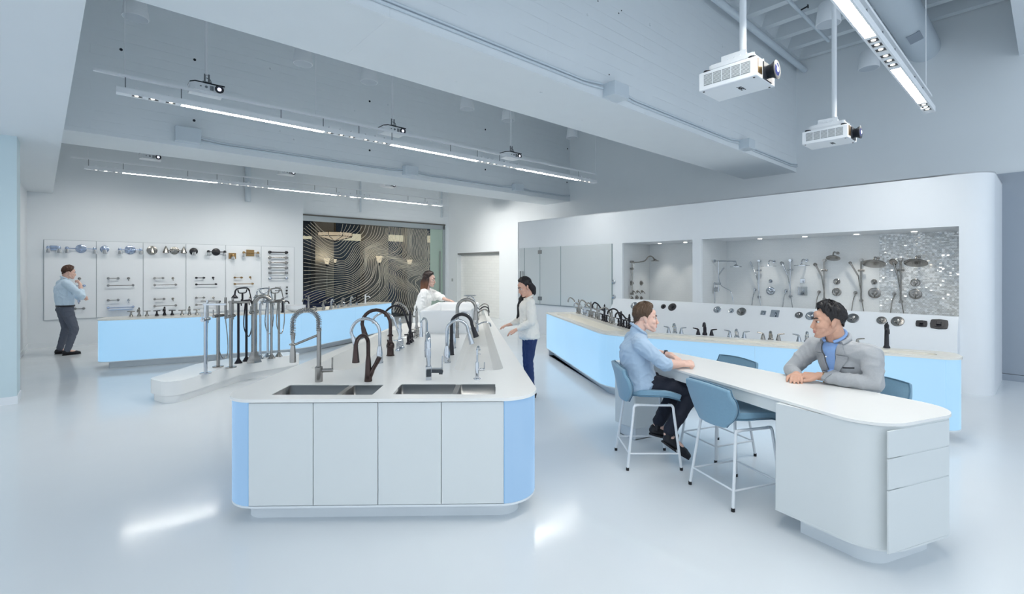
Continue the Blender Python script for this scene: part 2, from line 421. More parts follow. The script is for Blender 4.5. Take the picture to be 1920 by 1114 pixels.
# column at the left edge and the dropped soffit it carries
c0 = W(31.5, 757, 0); cu, cv = c0.x*CU+c0.y*SU, -c0.x*SU+c0.y*CU
w = MB(); uvbox(w, cu-1.3, cu, cv, cv+0.42, 0.1, 3.5); struct('column', w, mat('column_paint', (200,218,224), rough=0.5, noise=0.01))
w = MB(); uvbox(w, cu-1.31, cu+0.01, cv-0.01, cv+0.43, 0.0, 0.1); struct('baseboard_column', w, M_trimw)
w = MB(); q = [uv(0.3,-1.5), uv(-0.64,V_L), uv(-4,V_L), uv(-4,-1.5)]
w.hexa([(p.x,p.y,3.5) for p in q], [(p.x,p.y,Z_T) for p in q]); struct('ceiling_soffit', w, M_wall)
# beams
B1 = (3.515, 4.56, 3.775); B2 = (9.735, 10.79, 3.84)
for i, (a, b, z) in enumerate((B1, B2)):
    w = MB(); uvbox(w, -6, U_R, a, b, z, Z_T); o = struct('ceiling_beam', w, M_conc)
w = MB(); uvbox(w, -6, U_R, -0.6, 0.355, 5.12, Z_T); struct('ceiling_beam', w, M_wall)
# form-tie holes in the beams
M_hole = mat('tie_hole_shadow', (40,46,56), rough=0.9)
beams = [o for o in bpy.data.objects if o.name.startswith('ceiling_beam')]
for (px, py) in ((365,112),(364,226),(693,190),(693,282),(910,243),(910,318),(1064,279),(1063,342),(227,93)):
    p = onV(px, py, B2[0]); d = uv(0,-0.004)
    obj('tie_hole', MB().cyl(p+Vector((0,0,0))+d*0, p+d, 0.022, seg=10), M_hole, beams[1])
for (px, py) in ((1121,2),(1165,20),(1142,140),(1160,25)):
    p = onV(px, py, B1[0]); d = uv(0,-0.004)
    obj('tie_hole', MB().cyl(p, p+d, 0.008, seg=8), M_hole, beams[0])
# ceiling slab with ribs
w = MB(); uvbox(w, -6, U_R+0.3, -3, V_B+0.3, Z_T, Z_T+0.2); ceil = struct('ceiling', w, M_ceil)
def rib(u, v0, v1):
    r = MB(); q0 = [(u-0.07,6.04),(u+0.07,6.04),(u+0.13,Z_T),(u-0.13,Z_T)]
    r.hexa([uv(q0[0][0],v0,6.04), uv(q0[1][0],v0,6.04), uv(q0[1][0],v1,6.04), uv(q0[0][0],v1,6.04)],
           [uv(q0[3][0],v0,Z_T), uv(q0[2][0],v0,Z_T), uv(q0[2][0],v1,Z_T), uv(q0[3][0],v1,Z_T)])
    return r
for k in range(9):
    obj('ceiling_joist', rib(U_R-0.1-0.62*k, 0.355, B1[0]), M_ceil, ceil)
# thickened slab edge beside the beam (fills the pans' rounded ends)
r = MB(); r.hexa([uv(-6,B1[0]-0.1,6.05),uv(U_R,B1[0]-0.1,6.05),uv(U_R,B1[0],6.05),uv(-6,B1[0],6.05)],[uv(-6,B1[0]-0.34,Z_T),uv(U_R,B1[0]-0.34,Z_T),uv(U_R,B1[0],Z_T),uv(-6,B1[0],Z_T)]); obj('ceiling_haunch', r, M_ceil, ceil)

# ------------------------------------------------------------------ glazed opening, printed glass
w1 = thing('window_1', None, None, uv(U_J, V_B, 0)); w1['kind'] = 'structure'
M_alu = mat('anodised_frame', (170,178,182), rough=0.35, metal=0.6, noise=0.02)
M_track = mat('track_dark', (96,94,90), rough=0.6)  # dark grey for the strip above the window frame
U_D0 = u_at(806, V_B)
f = MB(); uvbox(f, U_J, U_G1, V_B-0.05, V_B+0.02, Z_G-0.20, Z_G-0.03); obj('window_frame', f, M_alu, w1, world=True)
f = MB(); uvbox(f, U_J, U_G1+0.02, V_B-0.06, V_B+0.02, Z_G-0.03, Z_G+0.02); obj('window_track', f, M_track, w1, world=True)
f = MB(); uvbox(f, U_G1-0.1, U_G1, V_B-0.05, V_B+0.05, 0, Z_G-0.03); obj('window_jamb', f, M_alu, w1, world=True)
f = MB(); uvbox(f, U_J, U_D0, V_B, V_B+0.012, 0.02, Z_G-0.2); obj('window_pane', f, glassmat('lobby_glass', (214,220,222), 0.025), w1, world=True)
# white contour lines printed on the pane, traced as flowing streams
def ptsA(L): return [(565+x/5.864, 400+y/5.864) for x, y in L]
def ptsB(L): return [(675+x/5.865, 410+y/5.865) for x, y in L]
KEYS = [
 ptsA([(120,80),(230,190),(330,260),(400,250),(440,190),(460,100)]),
 ptsA([(25,160),(150,260),(280,370),(390,390),(470,330),(540,230),(600,180),(640,110)]),
 ptsA([(25,320),(200,400),(350,500),(470,520),(540,440),(590,350),(690,300),(760,240),(790,120)]),
 ptsA([(25,540),(200,570),(380,610),(520,600),(620,480),(680,400),(790,335)])+ptsB([(210,250),(270,180),(290,85)]),
 ptsA([(25,720),(200,700),(400,700),(560,680),(680,560),(700,450),(760,385)])+ptsB([(200,300),(270,270),(325,200),(340,90)]),
 ptsA([(25,900),(150,850),(350,810),(560,760),(685,650)])+ptsB([(72,520),(78,450),(115,385),(180,350),(290,335),(370,270),(390,95)]),
 ptsA([(100,985),(300,900),(500,860),(670,790)])+ptsB([(120,650),(145,540),(145,460),(190,400),(320,380),(420,320),(445,100)]),
 ptsB([(-165,927),(0,840),(140,760),(210,660),(205,560),(205,480),(255,425),(400,410),(475,350),(497,105)]),
 ptsB([(60,930),(200,840),(270,740),(265,640),(255,560),(270,490),(340,445),(480,440),(530,370),(540,110)]),
 ptsB([(180,940),(300,830),(335,740),(310,640),(297,560),(330,505),(420,475),(540,470),(585,380),(565,240),(590,115)]),
 ptsB([(330,1010),(400,900),(415,800),(355,650),(345,570),(400,525),(520,505),(620,480),(655,380),(635,240),(660,120)]),
 ptsB([(430,1040),(490,900),(490,800),(405,660),(393,590),(455,550),(560,535),(680,495),(712,390),(693,250),(727,120)]),
 ptsB([(530,1050),(570,900),(560,800),(475,690),(455,630),(525,590),(620,575),(722,535),(752,400),(742,260),(768,140)]),
 ptsB([(610,1050),(640,880),(640,800),(565,725),(525,670),(585,630),(660,615),(738,585),(771,480),(770,320),(773,240)]),
 ptsB([(640,1040),(655,880),(668,810),(645,750),(610,705),(645,668),(705,648),(755,615),(774,560),(776,480)])]
NK = [4,4,5,4,4,4,4,4,4,4,4,4,4,3]
def resamp(L, n=60):
    P = spline([Vector((x,y,0)) for x, y in L], 8)
    d = [0]
    for i in range(1, len(P)): d.append(d[-1]+(P[i]-P[i-1]).length)
    out = []; j = 0
    for k in range(n+1):
        s = d[-1]*k/n
        while j < len(d)-2 and d[j+1] < s: j += 1
        t = (s-d[j])/max(d[j+1]-d[j], 1e-6); out.append(P[j].lerp(P[j+1], t))
    return out
RK = [resamp(k) for k in KEYS]
wl = MB(); ulo, uhi, zhi = U_J, U_D0-0.01, Z_G-0.21
for i in range(len(RK)-1):
    for q in range(NK[i] + (1 if i == len(RK)-2 else 0)):
        t = q/NK[i]; L = [a.lerp(b, t) for a, b in zip(RK[i], RK[i+1])]
        pts = []
        for p in L:
            w_ = onV(p.x, p.y, V_B-0.004); uu = w_.x*CU+w_.y*SU
            pts.append((uu, w_.z))
        for a, b in zip(pts[:-1], pts[1:]):
            if not (ulo < a[0] < uhi and ulo < b[0] < uhi and a[1] < zhi and b[1] < zhi): continue
            dx, dz = b[0]-a[0], b[1]-a[1]; l = math.hypot(dx, dz)+1e-6; nx, nz = -dz/l*0.0062, dx/l*0.0062
            vs = [uv(a[0]+nx, V_B-0.004, a[1]+nz), uv(b[0]+nx, V_B-0.004, b[1]+nz), uv(b[0]-nx, V_B-0.004, b[1]-nz), uv(a[0]-nx, V_B-0.004, a[1]-nz)]
            wl.add(vs, [(0,1,2,3)])
obj('wave_film', wl, mat('printed_white_line', (214,208,190), rough=0.6), w1, world=True, smooth=False)
# the pale sliding glass door beside it
d1 = thing('door_1', None, None, uv(U_D0, V_B-0.05, 0)); d1['kind'] = 'structure'
f = MB(); uvbox(f, U_D0, U_G1-0.1, V_B-0.03, V_B-0.015, 0.02, Z_G-0.2); obj('door_pane', f, glassmat('green_glass_door', (200,222,212), 0.2, 0.02, body=(186,208,196), bodyfac=0.72), d1, world=True)
hp = onV(825, 471, V_B-0.07); hq = onV(825, 556, V_B-0.07)
obj('door_handle', MB().cyl(hp, hq, 0.018), M_steel, d1, world=True)
# small switch plate on the right wall next to the niche
s_ = onU(848, 525, U_R-0.006); m_ = MB(); m_.box(s_, (0.012,0.09,0.12), ANG_U)
tag(obj('switch_plate', m_, mat('switch_grey', (168,172,174), rough=0.4)), 'small grey light switch on the white wall beside the glass door', 'switch')

# ------------------------------------------------------------------ lounge beyond the glass
V_W = 20.6
M_navy = mat('lounge_navy_panel', (48,68,96), rough=0.35, noise=0.2, nscale=1.5)
M_taupe = mat('lounge_taupe_column', (172,164,154), rough=0.6, noise=0.06)
w = MB(); uvbox(w, 3, 16, V_W, V_W+0.2, 0, 4.1); struct('wall_lounge', w, M_navy)
w = MB(); uvbox(w, 16, 16.2, V_B+0.3, V_W, 0, 4.1); uvbox(w, 2.8, 3, V_B+0.3, V_W, 0, 4.1); struct('wall_lounge_side', w, M_navy)
w = MB(); uvbox(w, 2.8, 16.2, V_B+0.2, V_W+0.2, -0.12, -0.001); struct('floor_lounge', w, mat('lounge_floor', (88,78,70), rough=0.18, noise=0.15, nscale=2))
w = MB(); uvbox(w, 2.8, 16.2, V_B+0.3, V_W+0.2, 4.1, 4.3); struct('ceiling_lounge', w, mat('lounge_ceiling', (190,178,162), rough=0.7, noise=0.05))
for (a, b) in ((591,626),(684,728),(764,801)):
    w = MB(); uvbox(w, u_at(a, V_W-0.5), u_at(b, V_W-0.5), V_W-0.5, V_W, 0, 4.1); struct('column_lounge', w, M_taupe)
M_cove = emitmat('cove_light', (255,236,200), 1.1)
for (a, b, y0, y1) in ((566,590,443,448),(626,684,438,451),(729,763,441,453),(801,806,442,455)):
    w = MB(); p0 = onV((a+b)/2, y1, V_W-0.06); p1 = onV((a+b)/2, y0, V_W-0.06)
    uvbox(w, u_at(a, V_W-0.06), u_at(b, V_W-0.06), V_W-0.1, V_W-0.02, p0.z, p1.z); struct('trim_cove', w, M_cove)
# drum chandelier
pc = onV(628, 441, 18.6); r_ = 1.0
ch = thing('pendant_chandelier', 'large octagonal glass pendant light glowing behind the printed glass', 'pendant light', pc)
M_amber = emitmat('lit_alabaster_glass', (255,222,186), 1.0, 0.15, 3)
obj('drum_shade', MB().lathe([(r_*0.66,0.08),(r_*0.66,0.02),(r_*0.66,-0.06),(r_*0.02,-0.22)], seg=8), M_amber, ch, smooth=False)
fr = MB()
for z in (0.09, -0.06): fr.tube([Vector((0.67*math.cos(a*PI/4),0.67*math.sin(a*PI/4),z)) for a in range(9)], 0.014, 6)
for a in range(8):
    c, s = math.cos(a*PI/4), math.sin(a*PI/4)
    fr.tube([(0.67*c,0.67*s,0.09),(0.67*c,0.67*s,-0.06),(0.02*c,0.02*s,-0.23)], 0.012, 6)
obj('metal_frame', fr, M_bronze, ch)
obj('stem', MB().cyl((0,0,0.05),(0,0,4.1-pc.z),0.03), M_gold, ch)
obj('finial', MB().lathe([(0.03,-0.2),(0.035,-0.23),(0.005,-0.27)]), M_bronze, ch)
# uplighter floor lamps and one sconce
M_shade = emitmat('lit_lamp_glass', (255,226,190), 1.5)
def torch(px, ytop, ybot, v, h, label):
    p = onV(px, ytop, v); w_ = 0.13*h
    t = thing('floor_lamp', label, 'lamp', (p.x, p.y, 0), 0, 'uplighter lamps in the lounge')
    zb = onV(px, ybot, v).z
    obj('lamp_shade', MB().lathe([(w_*0.45,zb),(w_,p.z),(w_*0.95,p.z),(w_*0.4,zb+0.01)], seg=12), M_shade, t)
    obj('shade_holder', MB().lathe([(0.03,zb-0.12),(w_*0.42,zb-0.06),(w_*0.5,zb+0.01)], seg=12), M_bronze, t)
    obj('pole', MB().cyl((0,0,0.03),(0,0,zb-0.06),0.022), mat('lamp_pole_cream', (226,220,206), rough=0.3), t)
    lp = bpy.data.lights.new('lamp_bulb','POINT'); lp.energy = 14; lp.color = (1,0.82,0.6); lp.shadow_soft_size = 0.06; lo = bpy.data.objects.new('lamp_bulb', lp); COL.objects.link(lo); lo.location = (p.x,p.y,p.z+0.06)
    obj('lamp_base', MB().lathe([(0.16,0),(0.16,0.02),(0.03,0.05)]), M_bronze, t)
    return t
torch(613, 484, 496, V_W-0.9, 1.0, 'glowing uplighter floor lamp at the left behind the printed glass')
torch(711, 480, 493, V_W-1.2, 1.15, 'glowing uplighter floor lamp on a cream pole in mid lounge')
def sconce(px, y0, y1, v, w_, label):
    p = onV(px, y0, v); zb = onV(px, y1, v).z
    t = thing('wall_sconce', label, 'lamp', (p.x,p.y,zb), 0, 'lounge sconces')
    obj('lamp_shade', MB().lathe([(w_*0.5,0),(w_,p.z-zb),(w_*0.95,p.z-zb),(w_*0.45,0.01)], seg=12), M_shade, t)
    obj('bracket', MB().lathe([(0.02,-0.12),(w_*0.5,-0.03),(w_*0.55,0.01)], seg=12).cyl((0,0,-0.06), uv(0,0.2)+Vector((0,0,-0.06)), 0.015), M_bronze, t)
sconce(768, 487, 496, V_W-0.65, 0.14, 'glowing glass sconce on the taupe column nearest the green door')
sconce(628, 486, 493, V_W-0.2, 0.08, 'small glowing sconce just right of the left uplighter lamp')
# blue sofa
p = onV(584, 575, 18.8); so = thing('sofa', 'deep blue sofa behind the glass at the far left of the lounge', 'sofa', (p.x,p.y,0), ANG_U)
M_sofa = mat('royal_blue_velvet', (36,62,140), rough=0.8, sheen=0.4, noise=0.05)
obj('sofa_seat', MB().box((0,0,0.24),(1.3,0.8,0.42)), M_sofa, so, bevel=0.04)
obj('sofa_back', MB().box((0,0.36,0.5),(1.3,0.2,0.9)), M_sofa, so, bevel=0.05)
for s in (-1,1): obj('sofa_arm', MB().box((s*0.62,0,0.36),(0.18,0.8,0.66)), M_sofa, so, bevel=0.04)
# ================================================================== THINGS HUNG FROM THE CEILING
M_diff = emitmat('lit_diffuser', (255,252,244), 60.0)
M_spot = emitmat('lit_spot', (255,244,226), 6.0)
M_lens = emitmat('projector_beam', (226,232,255), 1.6)
Z_L = 3.79; UF_ = 9.254
def linear_light(v, u0, u1, diffs, spots, hangs, rods, label, aims=(), lit_spots=True):
    t = thing('pendant_linear_light', label, 'light', uv(u0, v, Z_L), ANG_U, 'linear pendant lights')
    L = u1-u0; X = lambda u: u-u0
    b = MB(); wdt = 0.112
    for s in (-1,1): b.box((L/2, s*(wdt/2-0.008), 0.028), (L, 0.016, 0.056))
    # solid stretches between the openings
    cuts = sorted([(X(a), X(c)) for a, c in diffs] + [(X(s)-0.05, X(s)+0.05) for s in spots]); x = 0
    for a, c in cuts:
        if a > x: b.box(((x+a)/2, 0, 0.028), (a-x, wdt-0.03, 0.056))
        x = max(x, c)
    if L > x: b.box(((x+L)/2, 0, 0.028), (L-x, wdt-0.03, 0.056))
    b.box((L/2, 0, 0.062), (L, wdt, 0.012))
    obj('channel', b, M_lightw, t)
    for a, c in diffs:
        obj('diffuser', MB().box(((X(a)+X(c))/2, 0, 0.012), (X(c)-X(a), wdt-0.033, 0.016)), M_diff, t)
    for i, s in enumerate(spots):
        c = X(s)
        o = obj('spot_lamp', MB().box((c,0,0.03),(0.085,wdt-0.034,0.044)), M_dark, t)
        obj('lens', MB().lathe([(0.022,0.012),(0.017,0.004)], (c+random.uniform(-.012,.012),0,0), seg=12), M_spot if lit_spots else M_chrome, o)
        obj('heat_sink', MB().cyl((c,-0.03,0.085),(c,0.03,0.085),0.022, seg=10).cyl((c,0,0.06),(c,0,0.08),0.03,seg=10), M_lightw, o)
    for (s_, tu, tv, tz, en) in aims:
        ld = bpy.data.lights.new('accent_beam','SPOT'); ld.energy = en; ld.color = (1.0,0.97,0.92); ld.spot_size = math.radians(120); ld.spot_blend = 1.0; ld.shadow_soft_size = 0.04
        lo = bpy.data.objects.new('accent_beam', ld); COL.objects.link(lo); p_ = uv(s_, v, Z_L-0.02); lo.location = p_
        lo.rotation_euler = (uv(tu,tv,tz)-p_).to_track_quat('-Z','Y').to_euler()
    r = MB().box((L/2-0.1,0,0.215),(L+0.2,0.045,0.028)); obj('support_rail', r, M_lightw, t)
    for h in hangs: obj('hanger', MB().cyl((X(h),0,0.06),(X(h),0,0.21),0.006,seg=6), M_grey, t)
    for h in rods: obj('suspension_cable', MB().cyl((X(h),0,0.2),(X(h),0,Z_T-Z_L),0.006,seg=6), M_lightw, t)
    return t
v1 = 7.14; g = lambda px: u_at(px, v1)
linear_light(v1, g(218), g(1116), [(g(340),g(607)),(g(733),g(895)),(g(972),g(1083))],
    [g(p) for p in (257,288,320,619,640,660,687,705,722,904,916,928,946,958,970,1088.5,1096.5,1104)],
    [g(p) for p in (235,340,527,606,673,735,845,895,937,1085)], [g(234), g(592), g(1117)],
    'long white linear pendant light between the two concrete beams',
    [(g(288), 0.5, 8.2, 0.2, 70),(g(650), 3.0, 8.0, 0.8, 70),(g(705), 4.2, 6.0, 0.9, 60),(g(928), 6.0, 7.0, 0.9, 70),(g(1096), UF_, 8.0, 1.2, 14)])
v2 = 12.94; g = lambda px: u_at(px, v2)
linear_light(v2, g(158), g(829), [(g(230),g(407.5)),(g(503),g(631)),(g(700),g(799))],
    [g(p) for p in (180,199,217,417,431,446,466,480,493,637,648,658,673,684,694,802,811,819)],
    [g(p) for p in (166,231,352,407,457,502,590,631,669,765,797)], [g(165), g(396), g(743), g(822)],
    'white linear pendant light farthest back, beyond the second beam',
    [(g(199), 0.3, V_L, 1.4, 50),(g(446), 2.4, V_L, 1.4, 50),(g(480), 4.2, V_L, 1.3, 50),(g(660), 8.0, V_B, 4.2, 60),(g(684), U_R, 14.4, 1.8, 260),(g(811), U_R, 12.2, 1.8, 260)])
v3 = 1.06; g = lambda px: u_at(px, v3)
linear_light(v3, -0.6, g(1743.5), [(-0.4, 0.9),(0.93,g(1603)),(g(1603)+0.004,g(1632)),(g(1679),g(1729))],
    [g(p) for p in (1637.5,1644.5,1651.5,1660.5,1667.5,1674)]+[g(p) for p in (1731.8,1735.4,1739)],
    [g(p) for p in (1625,1655,1678,1715,1730)], [g(1736)],
    'white linear pendant light nearest the camera at upper right',
    [(g(1644), 4.0, 1.6, 0.9, 25),(g(1667), 5.6, 1.8, 0.9, 25),(g(1735), UF_, 3.0, 1.5, 50)])

# ------------------------------------------------------------------ projectors
M_proj = mat('projector_white', (232,236,240), rough=0.4, noise=0.01)
M_vent = mat('projector_grille', (150,156,158), rough=0.5, noise=0.1, nscale=120)
def text_mesh(s, size, name):
    cu_ = bpy.data.curves.new(name, 'FONT'); cu_.body = s; cu_.size = size; cu_.align_x = 'CENTER'; cu_.align_y = 'CENTER'; cu_.shear = 0.25; cu_.extrude = 0.0008; cu_.offset = 0.0012
    o = bpy.data.objects.new(name, cu_); COL.objects.link(o)
    bpy.context.view_layer.update()
    me = bpy.data.meshes.new_from_object(o.evaluated_get(bpy.context.evaluated_depsgraph_get()))
    bpy.data.objects.remove(o); return me
def big_projector():
    t = thing('ceiling_projector', 'x', 'projector', (0,0,0), ANG_U, 'large white projectors')
    ln, dp, h = 0.46, 0.36, 0.15
    obj('casing', MB().box((dp/2, ln/2, h/2), (dp, ln, h)), M_proj, t, bevel=0.008)
    gr = MB().box((0.0, ln/2, h*0.53), (0.006, ln*0.8, h*0.6))
    gr_o = obj('side_grille', gr, M_vent, t)
    bars = MB()
    for k in range(1,5): bars.box((-0.004, ln*0.1+ln*0.8*k/5, h*0.53), (0.004, 0.005, h*0.6))
    for k in range(1,9): bars.box((-0.004, ln/2, h*0.23+h*0.6*k/9), (0.003, ln*0.8, 0.0025))
    obj('louvre', bars, M_proj, gr_o)
    obj('intake_panel', MB().box((0.06, -0.002, h*0.55), (0.07, 0.006, h*0.72)), M_gold, t)
    obj('lens_recess', MB().box((0.2, -0.004, h*0.48), (0.17, 0.012, h*0.88)), M_dark, t)
    l = obj('lens_barrel', MB().lathe([(0.05,0),(0.052,0.03),(0.058,0.038),(0.073,0.066),(0.066,0.068)], (0.2,-0.008,h*0.5), (0,-1,0), 24), M_dark, t)
    obj('lens_glass', MB().lathe([(0.064,0.062),(0.045,0.069),(0.001,0.073)], (0.2,-0.008,h*0.5), (0,-1,0), 24), mat('lens_coating', (40,44,110), rough=0.05, spec=0.8), l)
    obj('lens_light', MB().lathe([(0.022,0.072),(0.016,0.076),(0.001,0.077)], (0.2,-0.008,h*0.5), (0,-1,0), 16), M_lens, l)
    for x in (0.05, dp-0.05):
        for y in (0.05, ln-0.05): obj('adjusting_foot', MB().cyl((x,y,h-0.002),(x,y,h+0.02),0.03,seg=14), M_dark, t)
    for x,y in ((0.03,0.03),(dp-0.03,0.03),(0.03,ln-0.03)): obj('screw', MB().cyl((x,y,-0.004),(x,y,0.002),0.008,seg=8), M_dark, t)
    me = text_mesh('NEC', 0.05, 'projector_mark'); me.materials.append(M_dark)
    o = bpy.data.objects.new('badge', me); COL.objects.link(o); o.parent = t
    o.matrix_local = Matrix.Translation((dp*0.5, ln*0.42, -0.0015)) @ Matrix(((1,0,0,0),(0,-1,0,0),(0,0,-1,0),(0,0,0,1)))
    mnt = MB().box((dp/2, ln/2, h+0.055), (0.2,0.33,0.035)).box((dp/2-0.09, ln/2, h+0.04),(0.012,0.36,0.06)).box((dp/2+0.09, ln/2, h+0.04),(0.012,0.36,0.06))
    mnt.box((dp/2, ln/2, h+0.10), (0.09,0.17,0.05)).box((dp/2-0.05,ln/2,h+0.1),(0.006,0.2,0.07))
    for y in (-0.05,0,0.05): mnt.cyl((dp/2-0.05, ln/2+y, h+0.1),(dp/2-0.06, ln/2+y, h+0.1),0.009,seg=8)
    obj('mount_plate', mnt, M_proj, t)
    obj('mount_pads', MB().box((dp/2, ln/2, h+0.02),(0.16,0.24,0.035)), M_dark, t)
    obj('ceiling_pole', MB().cyl((dp/2+0.01,ln/2-0.05,h+0.1),(dp/2+0.01,ln/2-0.05,Z_T-3.23),0.026), M_proj, t)
    return t
p1 = big_projector(); p1.location = uv(3.79, 1.49, 3.23); p1['label'] = 'large white projector at upper right, nearest the camera'
dup(p1, uv(6.31, 1.51, 3.23), ANG_U, 'large white projector second in the right row, against the right wall')
def small_projector():
    t = thing('ceiling_projector', 'x', 'projector', (0,0,0), ANG_U, 'small white projectors')
    q = [(-0.2,0.07),(-0.15,0.0),(0.2,0.0),(0.2,0.29),(-0.2,0.29)]
    obj('casing', MB().slab(q, 0, 0.1), M_proj, t, bevel=0.006)
    obj('top_tray', MB().slab([(x*1.02,y*1.02-0.004) for x,y in q], 0.1, 0.118).box((-0.1,0.12,0.125),(0.05,0.05,0.02)).box((0.02,0.12,0.125),(0.12,0.08,0.025)), M_dark, t)
    l = obj('lens_ring', MB().lathe([(0.05,-0.01),(0.055,0.02),(0.042,0.03),(0.036,0.012)], (0.135,0,0.052), (0,-1,0), 20), M_dark, t)
    obj('lens_light', MB().lathe([(0.026,0.016),(0.018,0.022),(0.001,0.024)], (0.135,0,0.052), (0,-1,0), 16), M_lens, l)
    g_ = MB()
    for k in range(4): g_.box((0.03+0.012*k,-0.001,0.05),(0.008,0.006,0.065))
    obj('front_grille', g_, M_grey, t)
    obj('sensor', MB().cyl((-0.02,0.004,0.055),(-0.02,-0.003,0.055),0.018,seg=12).ell((-0.085,0,0.055),(0.012,0.004,0.009)), M_grey, t)
    mp = MB().box((0.0,0.12,0.145),(0.1,0.1,0.02)); mp.tube([(-0.02,0.12,0.15),(-0.02,0.12,0.27),(0.03,0.12,0.27),(0.03,0.12,0.15)],0.012,8)
    mp.tube(spline([(0.0,0.12,0.22),(0.04,0.1,0.2),(0.06,0.1,0.14)]),0.006,6)
    obj('mount_yoke', mp, M_grey, t)
    obj('ceiling_pole', MB().cyl((0,0.12,0.26),(0,0.12,2.4),0.02), M_proj, t)
    return t
def sp_at(px, py, v, **k):
    return onV(px, py, v)
P = onV(390, 171, 7.8)
sp = small_projector(); sp.location = P; sp['label'] = 'small white projector above the left end of the middle linear light'
ZM = P.z
for px, lab in ((742,'small white projector above the middle of the central linear light'), (965,'small white projector above the right end of the central linear light')):
    p = onV(px, 0, 7.8); dup(sp, (p.x,p.y,ZM-0.03), ANG_U, lab)
for px, py, lab in ((283,297.5,'small projector glaring brightly under the second beam at far left'), (540,326.5,'small projector mostly hidden by the second beam, above the wall board'), (731,350,'small projector half hidden by the second beam, above the glass')):
    p = onV(px, py, 13.6); dup(sp, p, ANG_U, lab)

# ------------------------------------------------------------------ speakers
def speaker():
    t = thing('ceiling_speaker', 'x', 'speaker', (0,0,0), 0, 'white pendant speakers')
    obj('cone', MB().lathe([(0.145,0),(0.15,0.012),(0.118,0.27),(0.1,0.29),(0.0,0.29)], seg=28), M_lightw, t)
    obj('speaker_grille', MB().lathe([(0.0,-0.001),(0.138,-0.001),(0.138,0.004),(0,0.004)], seg=28), mat('speaker_mesh', (190,198,206), rough=0.7), t)
    obj('suspension_rod', MB().cyl((0,0,0.28),(0,0,Z_T-5.1),0.008,seg=6), M_lightw, t)
    return t
sps = ((254,'nearest the left soffit, above the linear light'),(568,'second from the left behind the first beam'),(692,'left of the middle projector pole, behind the first beam'),(876,'third along behind the first beam, before the rightmost small projector'),(953,'just left of the rightmost small projector pole'),(1073,'farthest right behind the first beam, near the wall corner'))
first = None
for px, lab in sps:
    p = onV(px, 100, 8.08); loc = (p.x,p.y,5.1); s_ = 'white cone ceiling speaker '+lab
    if first is None: first = speaker(); first.location = loc; first['label'] = s_
    else: dup(first, loc, 0, s_)
for px, lab in ((1553,'white cone ceiling speaker above the far right projector pole'),(1629,'white cone ceiling speaker against the right wall beside the near linear light')):
    p = onV(px, 100, 2.03); dup(first, (p.x,p.y,5.1), 0, lab)

# ------------------------------------------------------------------ duct, pipes, conduits
M_duct = mat('duct_paint', (206,216,224), rough=0.45, noise=0.015)
t = thing('ceiling_duct', 'thick round white air duct beside the near linear light', 'duct', uv(-2,1.5,5.62), ANG_U)
dm = MB(); prof = []; n = 190
for i in range(n+1):
    x = 12.94*i/n; prof.append((0.225+0.006*math.sin(i*PI), x)); prof.append((0.23, x+0.02))
dm.lathe(prof, (0,0,0), (1,0,0), 28); obj('duct_shell', dm, M_duct, t)
gx = 11.7
R = Matrix.Rotation(math.radians(-16), 3, 'X')
obj('duct_grille', MB().box(R @ Vector((0,0,-0.235))+Vector((gx,0,0)), (0.34,0.17,0.012), R=R), mat('duct_vent_grey', (150,160,172), rough=0.5), t)
def pipe(name, pts, r, m, label, cat, seg=10):
    o = obj(name, MB().tube(pts, r, seg), m); return tag(o, label, cat)
pipe('ceiling_pipe', [uv(-2,3.36,5.83), uv(10.93,3.36,5.83)], 0.055, M_duct, 'thick white pipe running along the top of the near beam', 'pipe', 14)
t = thing('ceiling_pipe', 'thinner white sprinkler pipe crossing below the ceiling ribs, ending near the wall', 'pipe', uv(0,2.66,5.85), ANG_U)
obj('pipe_run', MB().cyl((-1,0,0),(9.9,0,0),0.028,seg=12), M_duct, t)
obj('pipe_elbow', MB().tube(spline([(7.9,0.0,0.03),(7.9,0.02,0.1),(7.7,0.05,0.15),(7.6,0.05,0.33)]),0.04,10), M_duct, t)
obj('sprinkler_head', MB().cyl((8.4,-0.02,0),(8.4,-0.12,0.02),0.012,seg=8).cyl((8.4,-0.12,0.02),(8.4,-0.13,0.02),0.03,seg=10), M_dark, t)
def conduit(v, z, us, label):
    t = thing('conduit', label, 'conduit', uv(us[0][0], v, z))
    for (a, b) in us:
        for dz, e in ((0.0,0),(0.035,0)):
            L = [uv(a+0.02, v-0.02, z+0.05*(dz>0)+0.02), uv(a+0.35, v-0.016, z+dz), uv(b-0.35, v-0.016, z+dz), uv(b-0.02, v-0.02, z+0.05*(dz>0)+0.02)]
            obj('conduit_run', MB().tube([p for p in L], 0.014, 8), M_duct, t, world=True)
    return t
def jbox(v, u, z, du, dz, dv, label):
    o = obj('ceiling_junction_box', MB().box((0,0,0),(du,dv,dz)), M_duct, bevel=0.004); o.location = uv(u, v-dv/2, z); o.rotation_euler = (0,0,ANG_U)
    return tag(o, label, 'electrical box')
v_, z_ = B1[0], 3.86
ub1, ub2 = u_at(1157, v_-0.1), u_at(1400, v_-0.08)
conduit(v_, z_, [(0.35, ub1-0.15), (ub1+0.14, ub2-0.14), (ub2+0.14, U_R+0.0)], 'pair of white conduits along the lower edge of the near beam')
jbox(v_, ub1, 3.865, 0.28, 0.16, 0.17, 'larger white electrical box on the near beam, above the middle')
jbox(v_, ub2, 3.87, 0.24, 0.16, 0.17, 'white electrical box on the near beam close to the right wall')
v_ = B2[0]; ub = [u_at(p, v_-0.08) for p in (352,769,971)]
conduit(v_, 3.955, [(ub[0]+0.15, ub[1]-0.14), (ub[1]+0.16, ub[2]-0.16), (ub[2]+0.16, U_R)], 'pair of white conduits along the second beam')
